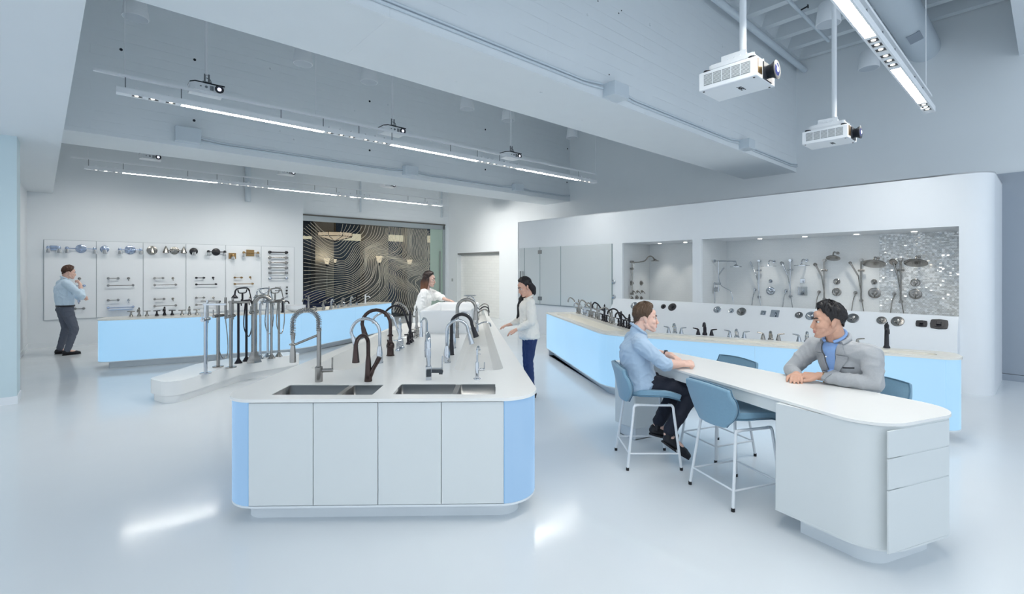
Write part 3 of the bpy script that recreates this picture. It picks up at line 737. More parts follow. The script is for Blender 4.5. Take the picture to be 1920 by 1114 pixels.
jbox(v_, ub[0], 4.02, 0.36, 0.24, 0.17, 'big white electrical box at the left end of the second beam conduit')
jbox(v_, ub[1], 4.0, 0.32, 0.2, 0.17, 'white electrical box in the middle of the second beam')
jbox(v_, ub[2], 4.0, 0.3, 0.18, 0.15, 'white electrical box at the right end of the second beam')
p = onV(465, 378, V_L-0.12); pipe('ceiling_pipe', [(p.x,p.y,p.z),(p.x,p.y,Z_T)], 0.075, M_duct, 'thick vertical white pipe ending above the wall board', 'pipe', 16)
for px, py, lab in ((676,398,'thin vertical conduit on the block wall above the middle of the glass'), (828,408,'thin vertical conduit above the green glass door')):
    p = onV(px, py, V_B-0.05); pipe('ceiling_conduit', [(p.x,p.y,p.z),(p.x,p.y,Z_T)], 0.03, M_duct, lab, 'conduit', 8)
# ================================================================== ISLAND
ZT = 0.87
def XY(p): return (p.x, p.y)
pl = [W(x,y,ZT) for x,y in ((427,753),(1008,749))]
far = [(745,609),(783,603)]
I = [Vector((-1.93,3.235)), Vector((0.185,3.262)), W(1007.5,729,ZT), W(905,575,ZT), W(868,576,ZT), Vector((-1.36,8.15)), W(752,606.5,ZT), W(535,691,ZT)]
# front corners from the photo's edges
fl_, fr_ = W(428,748,ZT), W(1008,745,ZT)
dl = (W(427.5,738,ZT)-W(660,643.5,ZT)).normalized(); dr = (W(1007,730,ZT)-W(905,575,ZT)).normalized()
def isect(p, d, yv, slope):
    # point of line p+t d with the front line y = yv + slope*x
    t = (yv + slope*p.x - p.y)/(d.y - slope*d.x); return p+d*t
yv, sl = 3.286, 0.022
A = isect(W(660,643.5,ZT), dl, yv, sl); B = isect(W(905,575,ZT), dr, yv, sl)
top = fillet([XY(A), XY(B), XY(W(905,575,ZT)), XY(W(862,577,ZT)), (-1.42,8.1), XY(W(750,607,ZT))], [0.24,0.27,0.1,0.1,0.3,0.25], 10)
# sunken troughs and the two sink cut-outs
trR = fillet([XY(W(850,695.5,ZT)), XY(W(945,694,ZT)), XY(W(905.5,578,ZT)), XY(W(893,578,ZT))], [0.1,0.1,0.05,0.05], 6)
trL = fillet([XY(W(578,692,ZT)), XY(W(728,618,ZT)), XY(W(757,620,ZT)), XY(W(664,696,ZT))], [0.12,0.05,0.05,0.2], 6)
def cut(x0, x1, yn, yf, xl0, xl1): return [XY(W(x0,yn,ZT)), XY(W(x1,yn,ZT)), XY(W(xl1,yf,ZT)), XY(W(xl0,yf,ZT))]
snk1 = fillet(cut(508,698,740.5,721.5,544,720), 0.012, 4); snk2 = fillet(cut(736,929,739.5,720,752,929), 0.012, 4)
isl = thing('worktop', 'white solid-surface worktop of the centre island with two long troughs', 'worktop', (-0.9,5.0,ZT))
obj('top_slab', MB().slab(top, ZT-0.022, ZT, [trR, trL, snk1, snk2]), M_solid, isl, world=True, bevel=0.004)
def trough(mb, loop, z, deep):
    lo = inset(loop, 0.055); n = len(loop)
    P = [Vector((p[0],p[1])) for p in loop]
    if sum(P[i].x*P[(i+1) % n].y-P[(i+1) % n].x*P[i].y for i in range(n)) < 0: P.reverse(); lo = list(reversed(lo))
    vs = []; lv = 5
    for k in range(lv+1):
        t = k/lv; zz = z-deep*t; s = 1-math.sqrt(max(0,1-t*t)) if t < 1 else 1
        for a, b in zip(P, lo): vs.append(Vector((a.x+(b[0]-a.x)*s, a.y+(b[1]-a.y)*s, zz)))
    fs = []
    for k in range(lv):
        for i in range(n):
            j = (i+1) % n; fs.append((k*n+i, (k+1)*n+i, (k+1)*n+j, k*n+j))
    tri = tessellate_polygon([[Vector((p[0],p[1],0)) for p in lo]])
    for t in tri:
        a, b, c = (Vector(lo[i][:2]) for i in t)
        q = t if (b-a).cross(c-a) > 0 else (t[0],t[2],t[1])
        fs.append(tuple(lv*n+i for i in q))
    mb.add(vs, fs); return mb
obj('trough', trough(MB(), trR, ZT-0.001, 0.16), M_solid, isl, world=True)
obj('trough', trough(MB(), trL, ZT-0.001, 0.22), M_solid, isl, world=True)
# cabinet under it
base = thing('island_cabinet', 'grey-white island cabinet with four door fronts and softly lit rounded corners', 'cabinet', (-0.9,5.0,0))
body = inset(top, 0.012)
kick = inset(top, 0.13)
obj('toe_kick', MB().slab(kick, 0.0, 0.13), M_kick, base, world=True)
obj('bottom_lip', MB().slab(body, 0.122, 0.136), M_kick, base, world=True)
obj('carcass', MB().ribbon(inset(body,0.02), 0.136, ZT-0.024, 0.012, closed=True), M_cab, base, world=True)
# split the outline into door fronts and backlit wraps
def side_pts(loop, x0, x1):
    return [p for p in loop if x0 <= p[0] <= x1]
def front_y(x): return yv + sl*x + 0.012
ZB0, ZB1 = 0.136, ZT-0.03
xs = [ (px-CX)/FL*3.29 for px in (470, 589.5, 709.5, 827.5, 945) ]
for i in range(4):
    a, b = xs[i]+0.0025, xs[i+1]-0.0025
    obj('door', plate(MB(), (a, front_y(a)), (b, front_y(b)), ZB0+0.004, ZB1, 0.02), M_cab, base, world=True, bevel=0.0015)
n = len(body)
def run(pred, start_hint):
    idx = [i for i in range(n) if pred(body[i])]
    return idx
# left wrap: from the last door edge round the corner and along the left flank ; right wrap likewise
L = [p for p in body]
iA = min(range(n), key=lambda i: (Vector(L[i])-Vector((xs[0]-0.0, front_y(xs[0])))).length)
corner_l = [p for p in L if p[0] < xs[0]-0.002 and p[1] < A.y+0.6]
corner_r = [p for p in L if p[0] > xs[4]+0.002 and p[1] < B.y+0.6]
corner_r.sort(key=lambda p: (p[1]))
cr = [Vector((xs[4]+0.004, front_y(xs[4])))]+corner_r+[Vector(XY(W(905,575,ZT)))+Vector((-0.012,-0.15))]
obj('backlit_panel', MB().ribbon(cr, ZB0+0.002, ZB1+0.004, 0.012), M_blueglow2, base, world=True, label='softly glowing blue panel round the right corner')
corner_l.sort(key=lambda p: -p[1])
cl = [Vector(XY(W(750,607,ZT)))+Vector((0.02,-0.25))]+corner_l+[Vector((xs[0]-0.004, front_y(xs[0])))]
obj('backlit_panel', MB().ribbon(cl, ZB0+0.002, ZB1+0.004, 0.012), M_blueglow2, base, world=True, label='softly glowing blue panel round the left corner')
# double bowl sinks
def sink(loop, label, frac):
    c = sum((Vector(p[:2]) for p in loop), Vector((0,0)))/len(loop)
    t = thing('kitchen_sink', label, 'sink', (c.x,c.y,ZT-0.26), 0, 'undermount sinks in the island')
    P = [Vector(p[:2]) for p in loop]
    xs_ = sorted(p.x for p in P); ys = sorted(p.y for p in P); x0, x1, y0, y1 = xs_[0], xs_[-1], ys[0], ys[-1]
    sk = (P[-1].x-P[0].x)  # shear of the far edge
    xm = x0 + (x1-x0)*frac
    for i, (a, b, dz) in enumerate(((x0+0.004, xm-0.018, 0.23), (xm+0.018, x1-0.004, 0.2))):
        q = fillet([(a,y0+0.002),(b,y0+0.002),(b,y1-0.002),(a,y1-0.002)], 0.015, 4); m_ = MB(); nq = len(q)
        q2 = inset(q, 0.01); vs = []
        for z, L_ in ((ZT-0.004,q),(ZT-dz+0.02,q),(ZT-dz,q2)): vs += [Vector((p[0],p[1],z)) for p in L_]
        # outside shell so that the bowl has thickness
        fs = [(k*nq+i_, (k+1)*nq+i_, (k+1)*nq+(i_+1)%nq, k*nq+(i_+1)%nq) for k in range(2) for i_ in range(nq)]
        fs.append(tuple(2*nq+i_ for i_ in range(nq)))
        m_.add(vs, fs)
        o = obj('sink_bowl', m_, M_steel, t, world=True); so_ = o.modifiers.new('gauge','SOLIDIFY'); so_.thickness = 0.002; so_.offset = 1
        cx = (a+b)/2; cy = (y0+y1)/2+0.03
        obj('drain', MB().lathe([(0.045,0.002),(0.04,0.006),(0.02,0.003),(0.001,0.003)], (cx,cy,ZT-dz)), M_chrome, o, world=False) if False else None
        d = obj('drain', MB().lathe([(0.045,0.001),(0.04,0.005),(0.02,0.002),(0.001,0.002)], Vector((cx,cy,ZT-dz))-Vector((c.x,c.y,ZT-0.26))), M_chrome, None); d.parent = o
    obj('divider', MB().box((xm,(y0+y1)/2,ZT-0.02),(0.034,y1-y0-0.006,0.03)), M_steel, t, world=True, bevel=0.003)
    return t
sink(snk1, 'stainless double-bowl sink at the left front of the island', 0.66)
sink(snk2, 'stainless double-bowl sink at the right front of the island', 0.6)

# ------------------------------------------------------------------ bathtub standing on the island
tb0, tb1 = W(784,640,ZT), W(884,640,ZT)
x0, x1, y0, y1 = -1.3, -0.56, 6.62, 8.35
t = thing('bathtub', 'white rectangular freestanding bathtub resting on the far end of the island', 'bathtub', ((x0+x1)/2,(y0+y1)/2,ZT))
zt = 1.19
o_ = fillet([(x0,y0),(x1,y0),(x1,y1),(x0,y1)], 0.1, 8); i_ = inset(o_, 0.035); nb = len(o_)
rows = [(inset(o_,0.025), ZT+0.001), (inset(o_,0.01), ZT+0.05), (o_, zt-0.03), (inset(o_,0.006), zt-0.008), (inset(o_,0.018), zt), (inset(o_,0.03), zt-0.006), (inset(o_,0.045), zt-0.05), (inset(o_,0.09), ZT+0.08), (inset(o_,0.16), ZT+0.05)]
vs = [Vector((p[0],p[1],z)) for L_, z in rows for p in L_]; fs = [(k*nb+i, k*nb+(i+1)%nb, (k+1)*nb+(i+1)%nb, (k+1)*nb+i) for k in range(len(rows)-1) for i in range(nb)]
fs.append(tuple((len(rows)-1)*nb+i for i in range(nb))); fs.append(tuple(reversed(range(nb))))
obj('tub_shell', MB().add(vs, fs), M_porc, t, world=True, auto=60)
obj('overflow', MB().lathe([(0.035,0),(0.03,0.008),(0.001,0.01)], (x1-0.06,7.5,1.1), (-1,0,0)), M_chrome, t, world=True)

# ================================================================== RIGHT DISPLAY COUNTER
RT = [W(1024.8,585.5,ZT), W(1126.5,626,ZT), W(1190,629.5,ZT), W(1280,637,ZT), W(1518,651.5,ZT), W(1769,671,ZT)]
# front edge of the plan (far left end to near right end), then the back edge
front = [Vector((0.70,9.95)), Vector((1.27,6.62)), Vector((4.355,4.80))]
ax2 = (front[2]-front[1]).normalized(); nb2 = Vector((-ax2.y, ax2.x))            # towards the wall
ax1 = (front[1]-front[0]).normalized(); nb1 = Vector((-ax1.y, ax1.x))
end = front[2]+ax2*0.17
dep = 0.46
i_back = Vector((2.0,6.72))
rc_top = fillet([XY(front[0]), XY(front[1]), XY(end), XY(end+nb2*dep), XY(front[1]+ax2*0.55+nb2*dep), XY(front[0]+nb1*0.62)], [0.03,0.55,0.2,0.12,0.25,0.05], 12)
rt = thing('worktop', 'cream stone worktop of the long angled counter at the right, carrying the faucets', 'worktop', (2.2,6.2,ZT))
M_stone = mat('cream_quartz', (232,229,220), rough=0.22, noise=0.03, nscale=7)
trf = fillet([XY(front[0]+ax1*0.35+nb1*0.12), XY(front[1]-ax1*0.35+nb1*0.12), XY(front[1]-ax1*0.15+nb1*0.42), XY(front[0]+ax1*0.35+nb1*0.42)], 0.06, 5)
s0 = front[1]+ax2*0.55
trg = fillet([XY(s0+nb2*0.10), XY(end-ax2*0.2+nb2*0.10), XY(end-ax2*0.2+nb2*0.30), XY(s0+nb2*0.30)], 0.08, 5)
obj('top_slab', MB().slab(rc_top, ZT-0.022, ZT, [trf, trg]), M_stone, rt, world=True, bevel=0.004)
obj('trough', trough(MB(), trf, ZT-0.001, 0.13), M_stone, rt, world=True); obj('trough', trough(MB(), trg, ZT-0.001, 0.13), M_stone, rt, world=True)
rb = thing('display_counter', 'counter base of glowing pale blue panels beneath the right-hand stone top', 'counter', (2.2,6.2,0))
rbody = inset(rc_top, 0.012)
obj('toe_kick', MB().slab(inset(rc_top,0.14), 0, 0.13), M_kick, rb, world=True)
obj('bottom_lip', MB().slab(rbody, 0.122, 0.136), M_kick, rb, world=True)
obj('carcass', MB().ribbon(inset(rbody,0.02), 0.136, ZT-0.024, 0.012, closed=True), M_cab, rb, world=True)
def cut_path(loop, start, stop):
    """outline points from nearest start to nearest stop, in loop order"""
    n = len(loop); a = min(range(n), key=lambda i: (Vector(loop[i])-start).length); b = min(range(n), key=lambda i: (Vector(loop[i])-stop).length)
    out = []; i = a
    while True:
        out.append(Vector(loop[i]))
        if i == b: return out
        i = (i+1) % n
pth = cut_path(rbody, front[0], end+nb2*dep)
def split_path(pts, cuts, gap=0.003):
    """cut a polyline at arc lengths"""
    d = [0]
    for i in range(1,len(pts)): d.append(d[-1]+(pts[i]-pts[i-1]).length)
    def at(s):
        for i in range(1,len(pts)):
            if s <= d[i] or i == len(pts)-1: return pts[i-1].lerp(pts[i], (s-d[i-1])/max(d[i]-d[i-1],1e-9))
    ss = [0]+list(cuts)+[d[-1]]; out = []
    for a, b in zip(ss[:-1], ss[1:]):
        a2, b2 = a+gap/2, b-gap/2
        out.append([at(a2)]+[p for p, q in zip(pts, d) if a2+1e-4 < q < b2-1e-4]+[at(b2)])
    return out, d[-1]
def arclen_of(pts, p):
    best = (9e9, 0); s = 0
    for i in range(1,len(pts)):
        e = pts[i]-pts[i-1]; l = e.length
        if l > 1e-9:
            t = max(0,min(1,(p-pts[i-1]).dot(e)/(l*l))); dd = (pts[i-1]+e*t-p).length
            if dd < best[0]: best = (dd, s+t*l)
        s += l
    return best[1]
cuts = sorted(arclen_of(pth, Vector(XY(W(px,py,0.86)))) for px,py in ((1063,600),(1126.5,627),(1152,629),(1415.7,646),(1776,673)))
for seg in split_path(pth, cuts)[0]:
    obj('backlit_panel', MB().ribbon(seg, 0.138, ZT-0.024, 0.012), M_blueglow, rb, world=True)

# ================================================================== BACK LEFT VANITY COUNTER
ZV = 0.88
lf = [W(178.8,600,0.86), W(192.6,601.5,0.86), W(566,587.5,0.86), W(735,568.2,0.86)]
lf0 = Vector((-7.5,8.62)); lf1 = Vector((-7.22,8.34)); lf2 = Vector(XY(lf[2])); lf3 = Vector(XY(lf[3]))
d12 = (lf2-lf1).normalized(); n12 = Vector((-d12.y,d12.x)); d23 = (lf3-lf2).normalized(); n23 = Vector((-d23.y,d23.x))
vtop = fillet([XY(lf1-d12*0.06), XY(lf2), XY(lf3), XY(lf3+n23*0.62), XY(lf2+(n12+n23).normalized()*0.66), XY(lf1-d12*0.06+n12*0.62)], [0.2,0.9,0.04,0.04,0.5,0.15], 10)
vt = thing('worktop', 'cream stone worktop of the glowing counter at back left', 'worktop', (-5,9.5,ZV))
bas = []
obj('top_slab', MB().slab(vtop, ZV-0.02, ZV), M_stone, vt, world=True, bevel=0.004)
vb = thing('display_counter', 'counter base of glowing pale blue panels at back left, below the towel-bar board', 'counter', (-5,9.5,0))
vbody = inset(vtop, 0.012)
obj('toe_kick', MB().slab(inset(vtop,0.16), 0, 0.13), M_kick, vb, world=True)
obj('bottom_lip', MB().slab(vbody, 0.122, 0.136), M_kick, vb, world=True)
obj('carcass', MB().ribbon(inset(vbody,0.02), 0.136, ZV-0.022, 0.012, closed=True), M_cab, vb, world=True)
n = len(vbody)
st = lf1-d12*0.06+n12*0.5; pth = cut_path(vbody, st, lf3)
cuts = sorted(arclen_of(pth, Vector(XY(W(px,py,0.86)))) for px,py in ((191,601),(565,587),(669,576)))
for seg in split_path(pth, cuts)[0]:
    obj('backlit_panel', MB().ribbon(seg, 0.138, ZV-0.022, 0.012), M_blueglow, vb, world=True)
for a in (lf3+n23*0.02,):
    obj('backlit_panel', plate(MB(), a, a+n23*0.55, 0.138, ZV-0.022, 0.012), M_blueglow, vb, world=True)

# ================================================================== LOW FLOOR PLINTH FOR THE TUB FILLERS
ZP = 0.29
pp = [W(324,718.5,ZP), W(460,678.5,ZP), W(560,664,ZP), W(556,660.5,ZP), W(488,664.5,ZP), W(375,680.5,ZP), W(280,709,ZP)]
pl_ = fillet([XY(W(318,720,ZP)), XY(W(460,678.8,ZP)), XY(W(566,663,ZP)), XY(W(548,659.5,ZP)), XY(W(488,664,ZP)), XY(W(375,680.5,ZP)), XY(W(279,710,ZP))], [0.16,0.6,0.12,0.15,0.8,0.6,0.16], 8)
ar = sum(pl_[i].x*pl_[(i+1)%len(pl_)].y-pl_[(i+1)%len(pl_)].x*pl_[i].y for i in range(len(pl_)))
if ar < 0: pl_.reverse()
dp = thing('display_platform', 'low white rounded floor platform carrying the row of freestanding tub fillers', 'platform', (-4.3,7.3,0))
obj('platform_slab', MB().slab(pl_, 0.105, ZP), M_solid, dp, world=True, bevel=0.012)
obj('platform_plinth', MB().slab(inset(pl_,0.035), 0.0, 0.105), M_solid, dp, world=True)

# ================================================================== MEETING TABLE
TT = [(1243,695),(1420,744),(1490,761.7),(1606,789.5)]
near0 = W(1243,696,ZT); near1 = W(1560,779,ZT); dn = (Vector(XY(near1))-Vector(XY(near0))).normalized()
e0, e1 = Vector(XY(W(1668,799.5,ZT))), Vector(XY(W(1788,777.5,ZT))); de = (e1-e0).normalized()
f0, f1 = Vector(XY(W(1343,672.5,ZT))), Vector(XY(W(1760,759.5,ZT))); df = (f1-f0).normalized()
def li(p, d, q, e):
    det = d.x*(-e.y)+d.y*e.x; r = q-p; t = (r.x*(-e.y)+r.y*e.x)/det; return p+d*t
cn = li(Vector(XY(near0)), dn, e0, de); cf = li(f0, df, e0, de)
bl = Vector((1.2,4.92))
bf = Vector(XY(W(1238,655.5,ZT)))
tt = fillet([XY(cn), XY(cf), XY(bf), XY(bl)], [0.25,0.22,0.22,0.12], 12)
ar = sum(tt[i].x*tt[(i+1)%len(tt)].y-tt[(i+1)%len(tt)].x*tt[i].y for i in range(len(tt)))
if ar < 0: tt.reverse()
tb = thing('meeting_table', 'long white counter-height table with a drawer pedestal at its near end', 'table', (2.1,3.7,0))
obj('tabletop', MB().slab(tt, ZT-0.016, ZT), M_solid, tb, world=True, bevel=0.006)
tin = inset(tt, 0.012)
obj('apron', MB().slab(tin, ZT-0.10, ZT-0.022), M_cab, tb, world=True, bevel=0.004)
# pedestal: the part of the table plan nearer than the cut through px 1449
k0 = Vector(XY(near0))+dn*((Vector(XY(W(1447,752,ZT)))-Vector(XY(near0))).dot(dn))
nrm = Vector((-dn.y, dn.x))
ncut = nrm if nrm.x > 0 else -nrm
ped = [p for p in tin if (p-k0).dot(dn) > 0.0]
k1 = li(k0, ncut, f0+Vector((-0.012,0)), df)
k0i = li(k0, ncut, Vector(XY(near0))+ncut*0.012, dn)
def order(P):
    c = sum(P, Vector((0,0)))/len(P); return sorted(P, key=lambda p: math.atan2(p.y-c.y, p.x-c.x))
ped = order(ped+[k0i, k1])
pd = obj('pedestal', MB().slab(inset(ped,-0.0015), 0.135, ZT-0.02), M_cab, tb, world=True, bevel=0.003)
obj('toe_kick', MB().slab(inset(ped,0.10), 0.0, 0.135), M_kick, tb, world=True)
obj('bottom_lip', MB().slab(inset(ped,-0.003), 0.128, 0.14), M_cab, tb, world=True)
# drawer fronts on the end face
ea = cn+de*0.45; eb = cf-de*0.09
no = Vector((de.y,-de.x))
if no.y > 0: no = -no
ea = Vector(XY(W(1652,803,ZT-0.03))); 
ea = li(ea, Vector((0.0001,1)), cn-no*0.012, de); eb = cf-de*0.2-no*0.012
def zy(px, py, p): return HC-(py-HY)/FL*p.y
for nm, z0, z1 in (('drawer', 0.685, 0.838), ('drawer', 0.505, 0.679), ('drawer', 0.143, 0.499)):
    m_ = MB(); a, b = ea-no*0.004, eb-no*0.004; q = [a+no*0.0095, b+no*0.0095, b, a]
    m_.hexa([(p.x,p.y,z0) for p in q], [(p.x,p.y,z1) for p in q]); obj(nm, m_, M_cab, tb, world=True, bevel=0.002)
# far leg box
g0 = Vector((1.24,4.86))
lg = fillet(order([g0, g0+ncut*0.5, g0+ncut*0.5-dn*0.32, g0-dn*0.32]), 0.03, 4)
obj('leg_panel', MB().slab(lg, 0.13, ZT-0.095), M_cab, tb, world=True)
obj('toe_kick', MB().slab(inset(lg,0.05), 0, 0.13), M_kick, tb, world=True)
# ================================================================== SHOWER DISPLAY UNIT (built into the right wall)
UF, UB = 9.254, 10.38
def remap(mb, f):
    mb.v = [f(p) for p in mb.v]; return mb
vA1, vA0 = v_at(974, UF), v_at(1148, UF); vB1, vB0 = v_at(1167, UF), v_at(1298.5, UF); vC1, vC0 = v_at(1315, UF), v_at(1798, UF)
ZH, ZS, ZA = 2.375, 1.087, 0.823; V_E = 10.23; ZU = 3.13
rect = lambda a, b, c, d: [(a,c),(b,c),(b,d),(a,d)]
m_ = MB().slab(rect(0.84, V_E, 0.0, ZU), 0, 0.05, [rect(vA0,vA1,ZA,ZH), rect(vB0,vB1,ZS,ZH), rect(vC0,vC1,ZS,ZH)])
unit = struct('wall_shower_unit', remap(m_, lambda p: uv(UF+0.05-p.z, p.x, p.y)), M_trimw)
q = [(UF+0.3-0.3*math.sin(a*PI/2/12), 0.84-0.3*math.cos(a*PI/2/12)) for a in range(13)]
path = [(U_R-0.035, 0.54)]+q
path = [uv(a, b) for a, b in path]
obj('end_panel', MB().ribbon([(p.x,p.y) for p in path], 0.0, ZU, -0.05), M_trimw, unit)
lid = [uv(U_R, 0.54)]+[uv(a,b) for a,b in q]+[uv(UF, V_E), uv(U_R, V_E)]
obj('lid', MB().slab([(p.x,p.y) for p in lid], ZU-0.02, ZU), M_trimw, unit)
m_ = MB(); uvbox(m_, UF, U_R, V_E-0.05, V_E, 0, ZU); obj('end_panel', m_, M_trimw, unit)
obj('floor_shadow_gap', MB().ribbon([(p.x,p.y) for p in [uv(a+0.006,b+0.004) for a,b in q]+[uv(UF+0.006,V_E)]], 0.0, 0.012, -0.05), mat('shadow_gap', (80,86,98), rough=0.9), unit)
for nm, a, b, z0, mt in (('alcove', vA0, vA1, ZA, M_trimw), ('alcove', vB0, vB1, 0.5, M_mosaic), ('alcove', vC0, vC1, 0.5, M_mosaic)):
    m_ = MB(); uvbox(m_, UB, UB+0.03, a-0.02, b+0.02, z0-0.02, ZH+0.02); uvbox(m_, UF+0.05, UB, a-0.02, a, z0-0.02, ZH+0.02); uvbox(m_, UF+0.05, UB, b, b+0.02, z0-0.02, ZH+0.02)
    o = obj(nm, m_, mt, unit)
    m_ = MB(); uvbox(m_, UF+0.05, UB, a, b, z0-0.03, z0); obj('alcove_sill', m_, M_trimw, o)
    m_ = MB(); uvbox(m_, UF+0.05, UB, a, b, ZH, ZH+0.03); obj('alcove_head', m_, M_trimw, o)
m_ = MB(); uvbox(m_, UB-0.006, UB, vC0, v_at(1649, UB), 0.5, ZH); obj('glitter_field', m_, M_glit, unit, label='sparkling mirror mosaic field')
# sloping ledge that carries the trim plates
LU, LZ = 9.106, 0.859
vl1 = v_at(1152, UF)
prof = [(UF,ZS),(LU,LZ),(LU,0.1),(UF,0.1)]
m_ = MB().hexa([uv(u,vC0,z) for u,z in prof], [uv(u,vl1,z) for u,z in prof]); obj('sloping_ledge', m_, M_trimw, unit, bevel=0.004)
# downlights in the alcove heads, with the light they throw
M_dl = emitmat('lit_downlight', (255,246,232), 12.0)
for k, (px, py) in enumerate(((1028,465),(1112,461.5),(1237,457),(1285,455.2),(1425,449.5),(1509,445.8),(1606,441.3),(1714,436.6))):
    p = W(px, py, ZH)
    u_ = min(max(p.x*CU+p.y*SU, UF+0.2), UB-0.35); v_ = v_at(px, u_)
    p = uv(u_, v_, ZH)
    o = struct('ceiling_downlight', MB().lathe([(0.0,-0.004),(0.035,-0.004),(0.04,-0.001),(0.04,0.002)], p), M_dl)
    ld = bpy.data.lights.new('downlight_beam', 'SPOT'); ld.energy = 30 if px < 1150 else (12 if px < 1600 else 18); ld.color = (1.0,0.93,0.82); ld.spot_size = math.radians(80); ld.spot_blend = 0.6; ld.shadow_soft_size = 0.03
    lo = bpy.data.objects.new('downlight_beam', ld); COL.objects.link(lo); lo.location = p+Vector((0,0,-0.03))
# frameless glass enclosure in front of the first alcove
en = thing('shower_enclosure', 'frameless glass shower screen with hinged door, left of the shower alcoves', 'glass screen', uv(UF-0.01, vA1, ZA))
M_gl = glassmat('shower_glass', (232,240,240), 0.10, body=(244,249,251), bodyfac=0.62)  # white diffuse body paints extra brightness into the clear panes
M_gedge = mat('glass_edge', (90,120,122), rough=0.2)
pxs = [974,984,1013,1052,1148]
for a, b in zip(pxs[:-1], pxs[1:]):
    m_ = MB(); uvbox(m_, UF-0.012, UF-0.002, v_at(b,UF)+0.006, v_at(a,UF)-0.006, ZA, ZH)
    g_ = obj('glass_panel', m_, M_gl, en, world=True)
    m_ = MB(); uvbox(m_, UF-0.013, UF-0.001, v_at(b,UF)-0.004, v_at(b,UF)+0.008, ZA, ZH); obj('glass_edge_strip', m_, M_gedge, g_, world=False) if False else obj('edge_strip', m_, M_gedge, en, world=True)
m_ = MB(); uvbox(m_, UF-0.02, UF, vA0, vA1, ZA-0.02, ZA); obj('sill_channel', m_, mat('channel_grey', (150,158,162), rough=0.4, metal=0.5), en, world=True)
for px in (1013,):
    for z in (ZH-0.13, ZA+0.15):
        m_ = MB(); uvbox(m_, UF-0.025, UF+0.01, v_at(px,UF)-0.07, v_at(px,UF)+0.07, z-0.05, z+0.05); obj('hinge', m_, M_steel, en, world=True)
hv = v_at(979, UF)
for s in (0,1): obj('door_pull', MB().tube([uv(UF-0.06,hv-s*0.1,1.47), uv(UF-0.06,hv-s*0.1,1.72)], 0.014, 8), M_steel, en, world=True)
p = onU(1150, 529, UF-0.005)
for px, py, lab in ((1150.5,529,'round chrome body spray on the white pier right of the glass screen, upper one'),(1151,557,'round chrome body spray on the white pier right of the glass screen, lower one')):
    p = onU(px, py, UF); n_ = -uv(1,0)
    t = thing('body_spray', lab, 'shower fitting', p)
    obj('spray_plate', MB().lathe([(0.055,0),(0.055,0.01),(0.04,0.02)], (0,0,0), n_), M_chrome, t); obj('spray_nozzle', MB().lathe([(0.035,0.02),(0.03,0.045),(0.001,0.047)], (0,0,0), n_), M_chrome, t)

# ------------------------------------------------------------------ trim plates on the ledge
LN = (uv(-0.838,0)+Vector((0,0,0.544))).normalized(); LP = uv(UF,0,ZS)
def on_ledge(px, py):
    d = Vector(((px-CX)/FL, 1, -(py-HY)/FL)); o = Vector((0,0,HC))
    return o+d*((LP-o).dot(LN)/d.dot(LN))
vx = -uv(0,1); ly = LN.cross(vx)          # along the wall to the right ; up the slope
LR = Matrix((vx, ly, LN)).transposed()
def trim(px, py, r, kind, m, label):
    p = on_ledge(px, py); t = thing('shower_valve_trim', label, 'valve trim', p, 0, 'valve trims on the ledge')
    T = lambda mb: remap(mb, lambda q: LR @ q)
    if kind == 'round':
        obj('escutcheon', T(MB().lathe([(r,0.001),(r,0.008),(r*0.9,0.016),(r*0.5,0.02),(0.001,0.021)], seg=28)), m, t)
        obj('dial', T(MB().lathe([(r*0.5,0.018),(r*0.46,0.05),(r*0.3,0.056),(0.001,0.058)], seg=20)), m, t)
        obj('lever', T(MB().rc((0,0,0.05),0.011,(r*0.2,-r*0.75,0.055),0.008)), m, t)
    elif kind == 'square':
        obj('escutcheon', T(MB().slab(fillet([(-r,-r),(r,-r),(r,r),(-r,r)],0.006,3),0.001,0.012)), m, t, bevel=0.002)
        obj('dial', T(MB().slab(fillet([(-r*.35,-r*.35),(r*.35,-r*.35),(r*.35,r*.35),(-r*.35,r*.35)],0.004,3),0.012,0.05)), m, t, bevel=0.002)
        obj('lever', T(MB().box((r*0.15,-r*0.35,0.056),(r*0.25,r*0.9,0.012))), m, t)
    else:
        q = [(-r,-r*.75),(0,-r*.86),(r,-r*.75),(r*1.08,0),(r,r*.75),(0,r*.86),(-r,r*.75),(-r*1.08,0)]
        obj('escutcheon', T(MB().slab(fillet(q,r*0.25,5),0.001,0.016)), m, t, bevel=0.005)
        obj('inner_plate', T(MB().slab(fillet([(-r*.62,-r*.5),(r*.62,-r*.5),(r*.62,r*.5),(-r*.62,r*.5)],0.02,4),0.016,0.024)), m, t, bevel=0.003)
        obj('dial', T(MB().box((0,0,0.04),(r*0.6,r*0.5,0.035))), m, t, bevel=0.004)
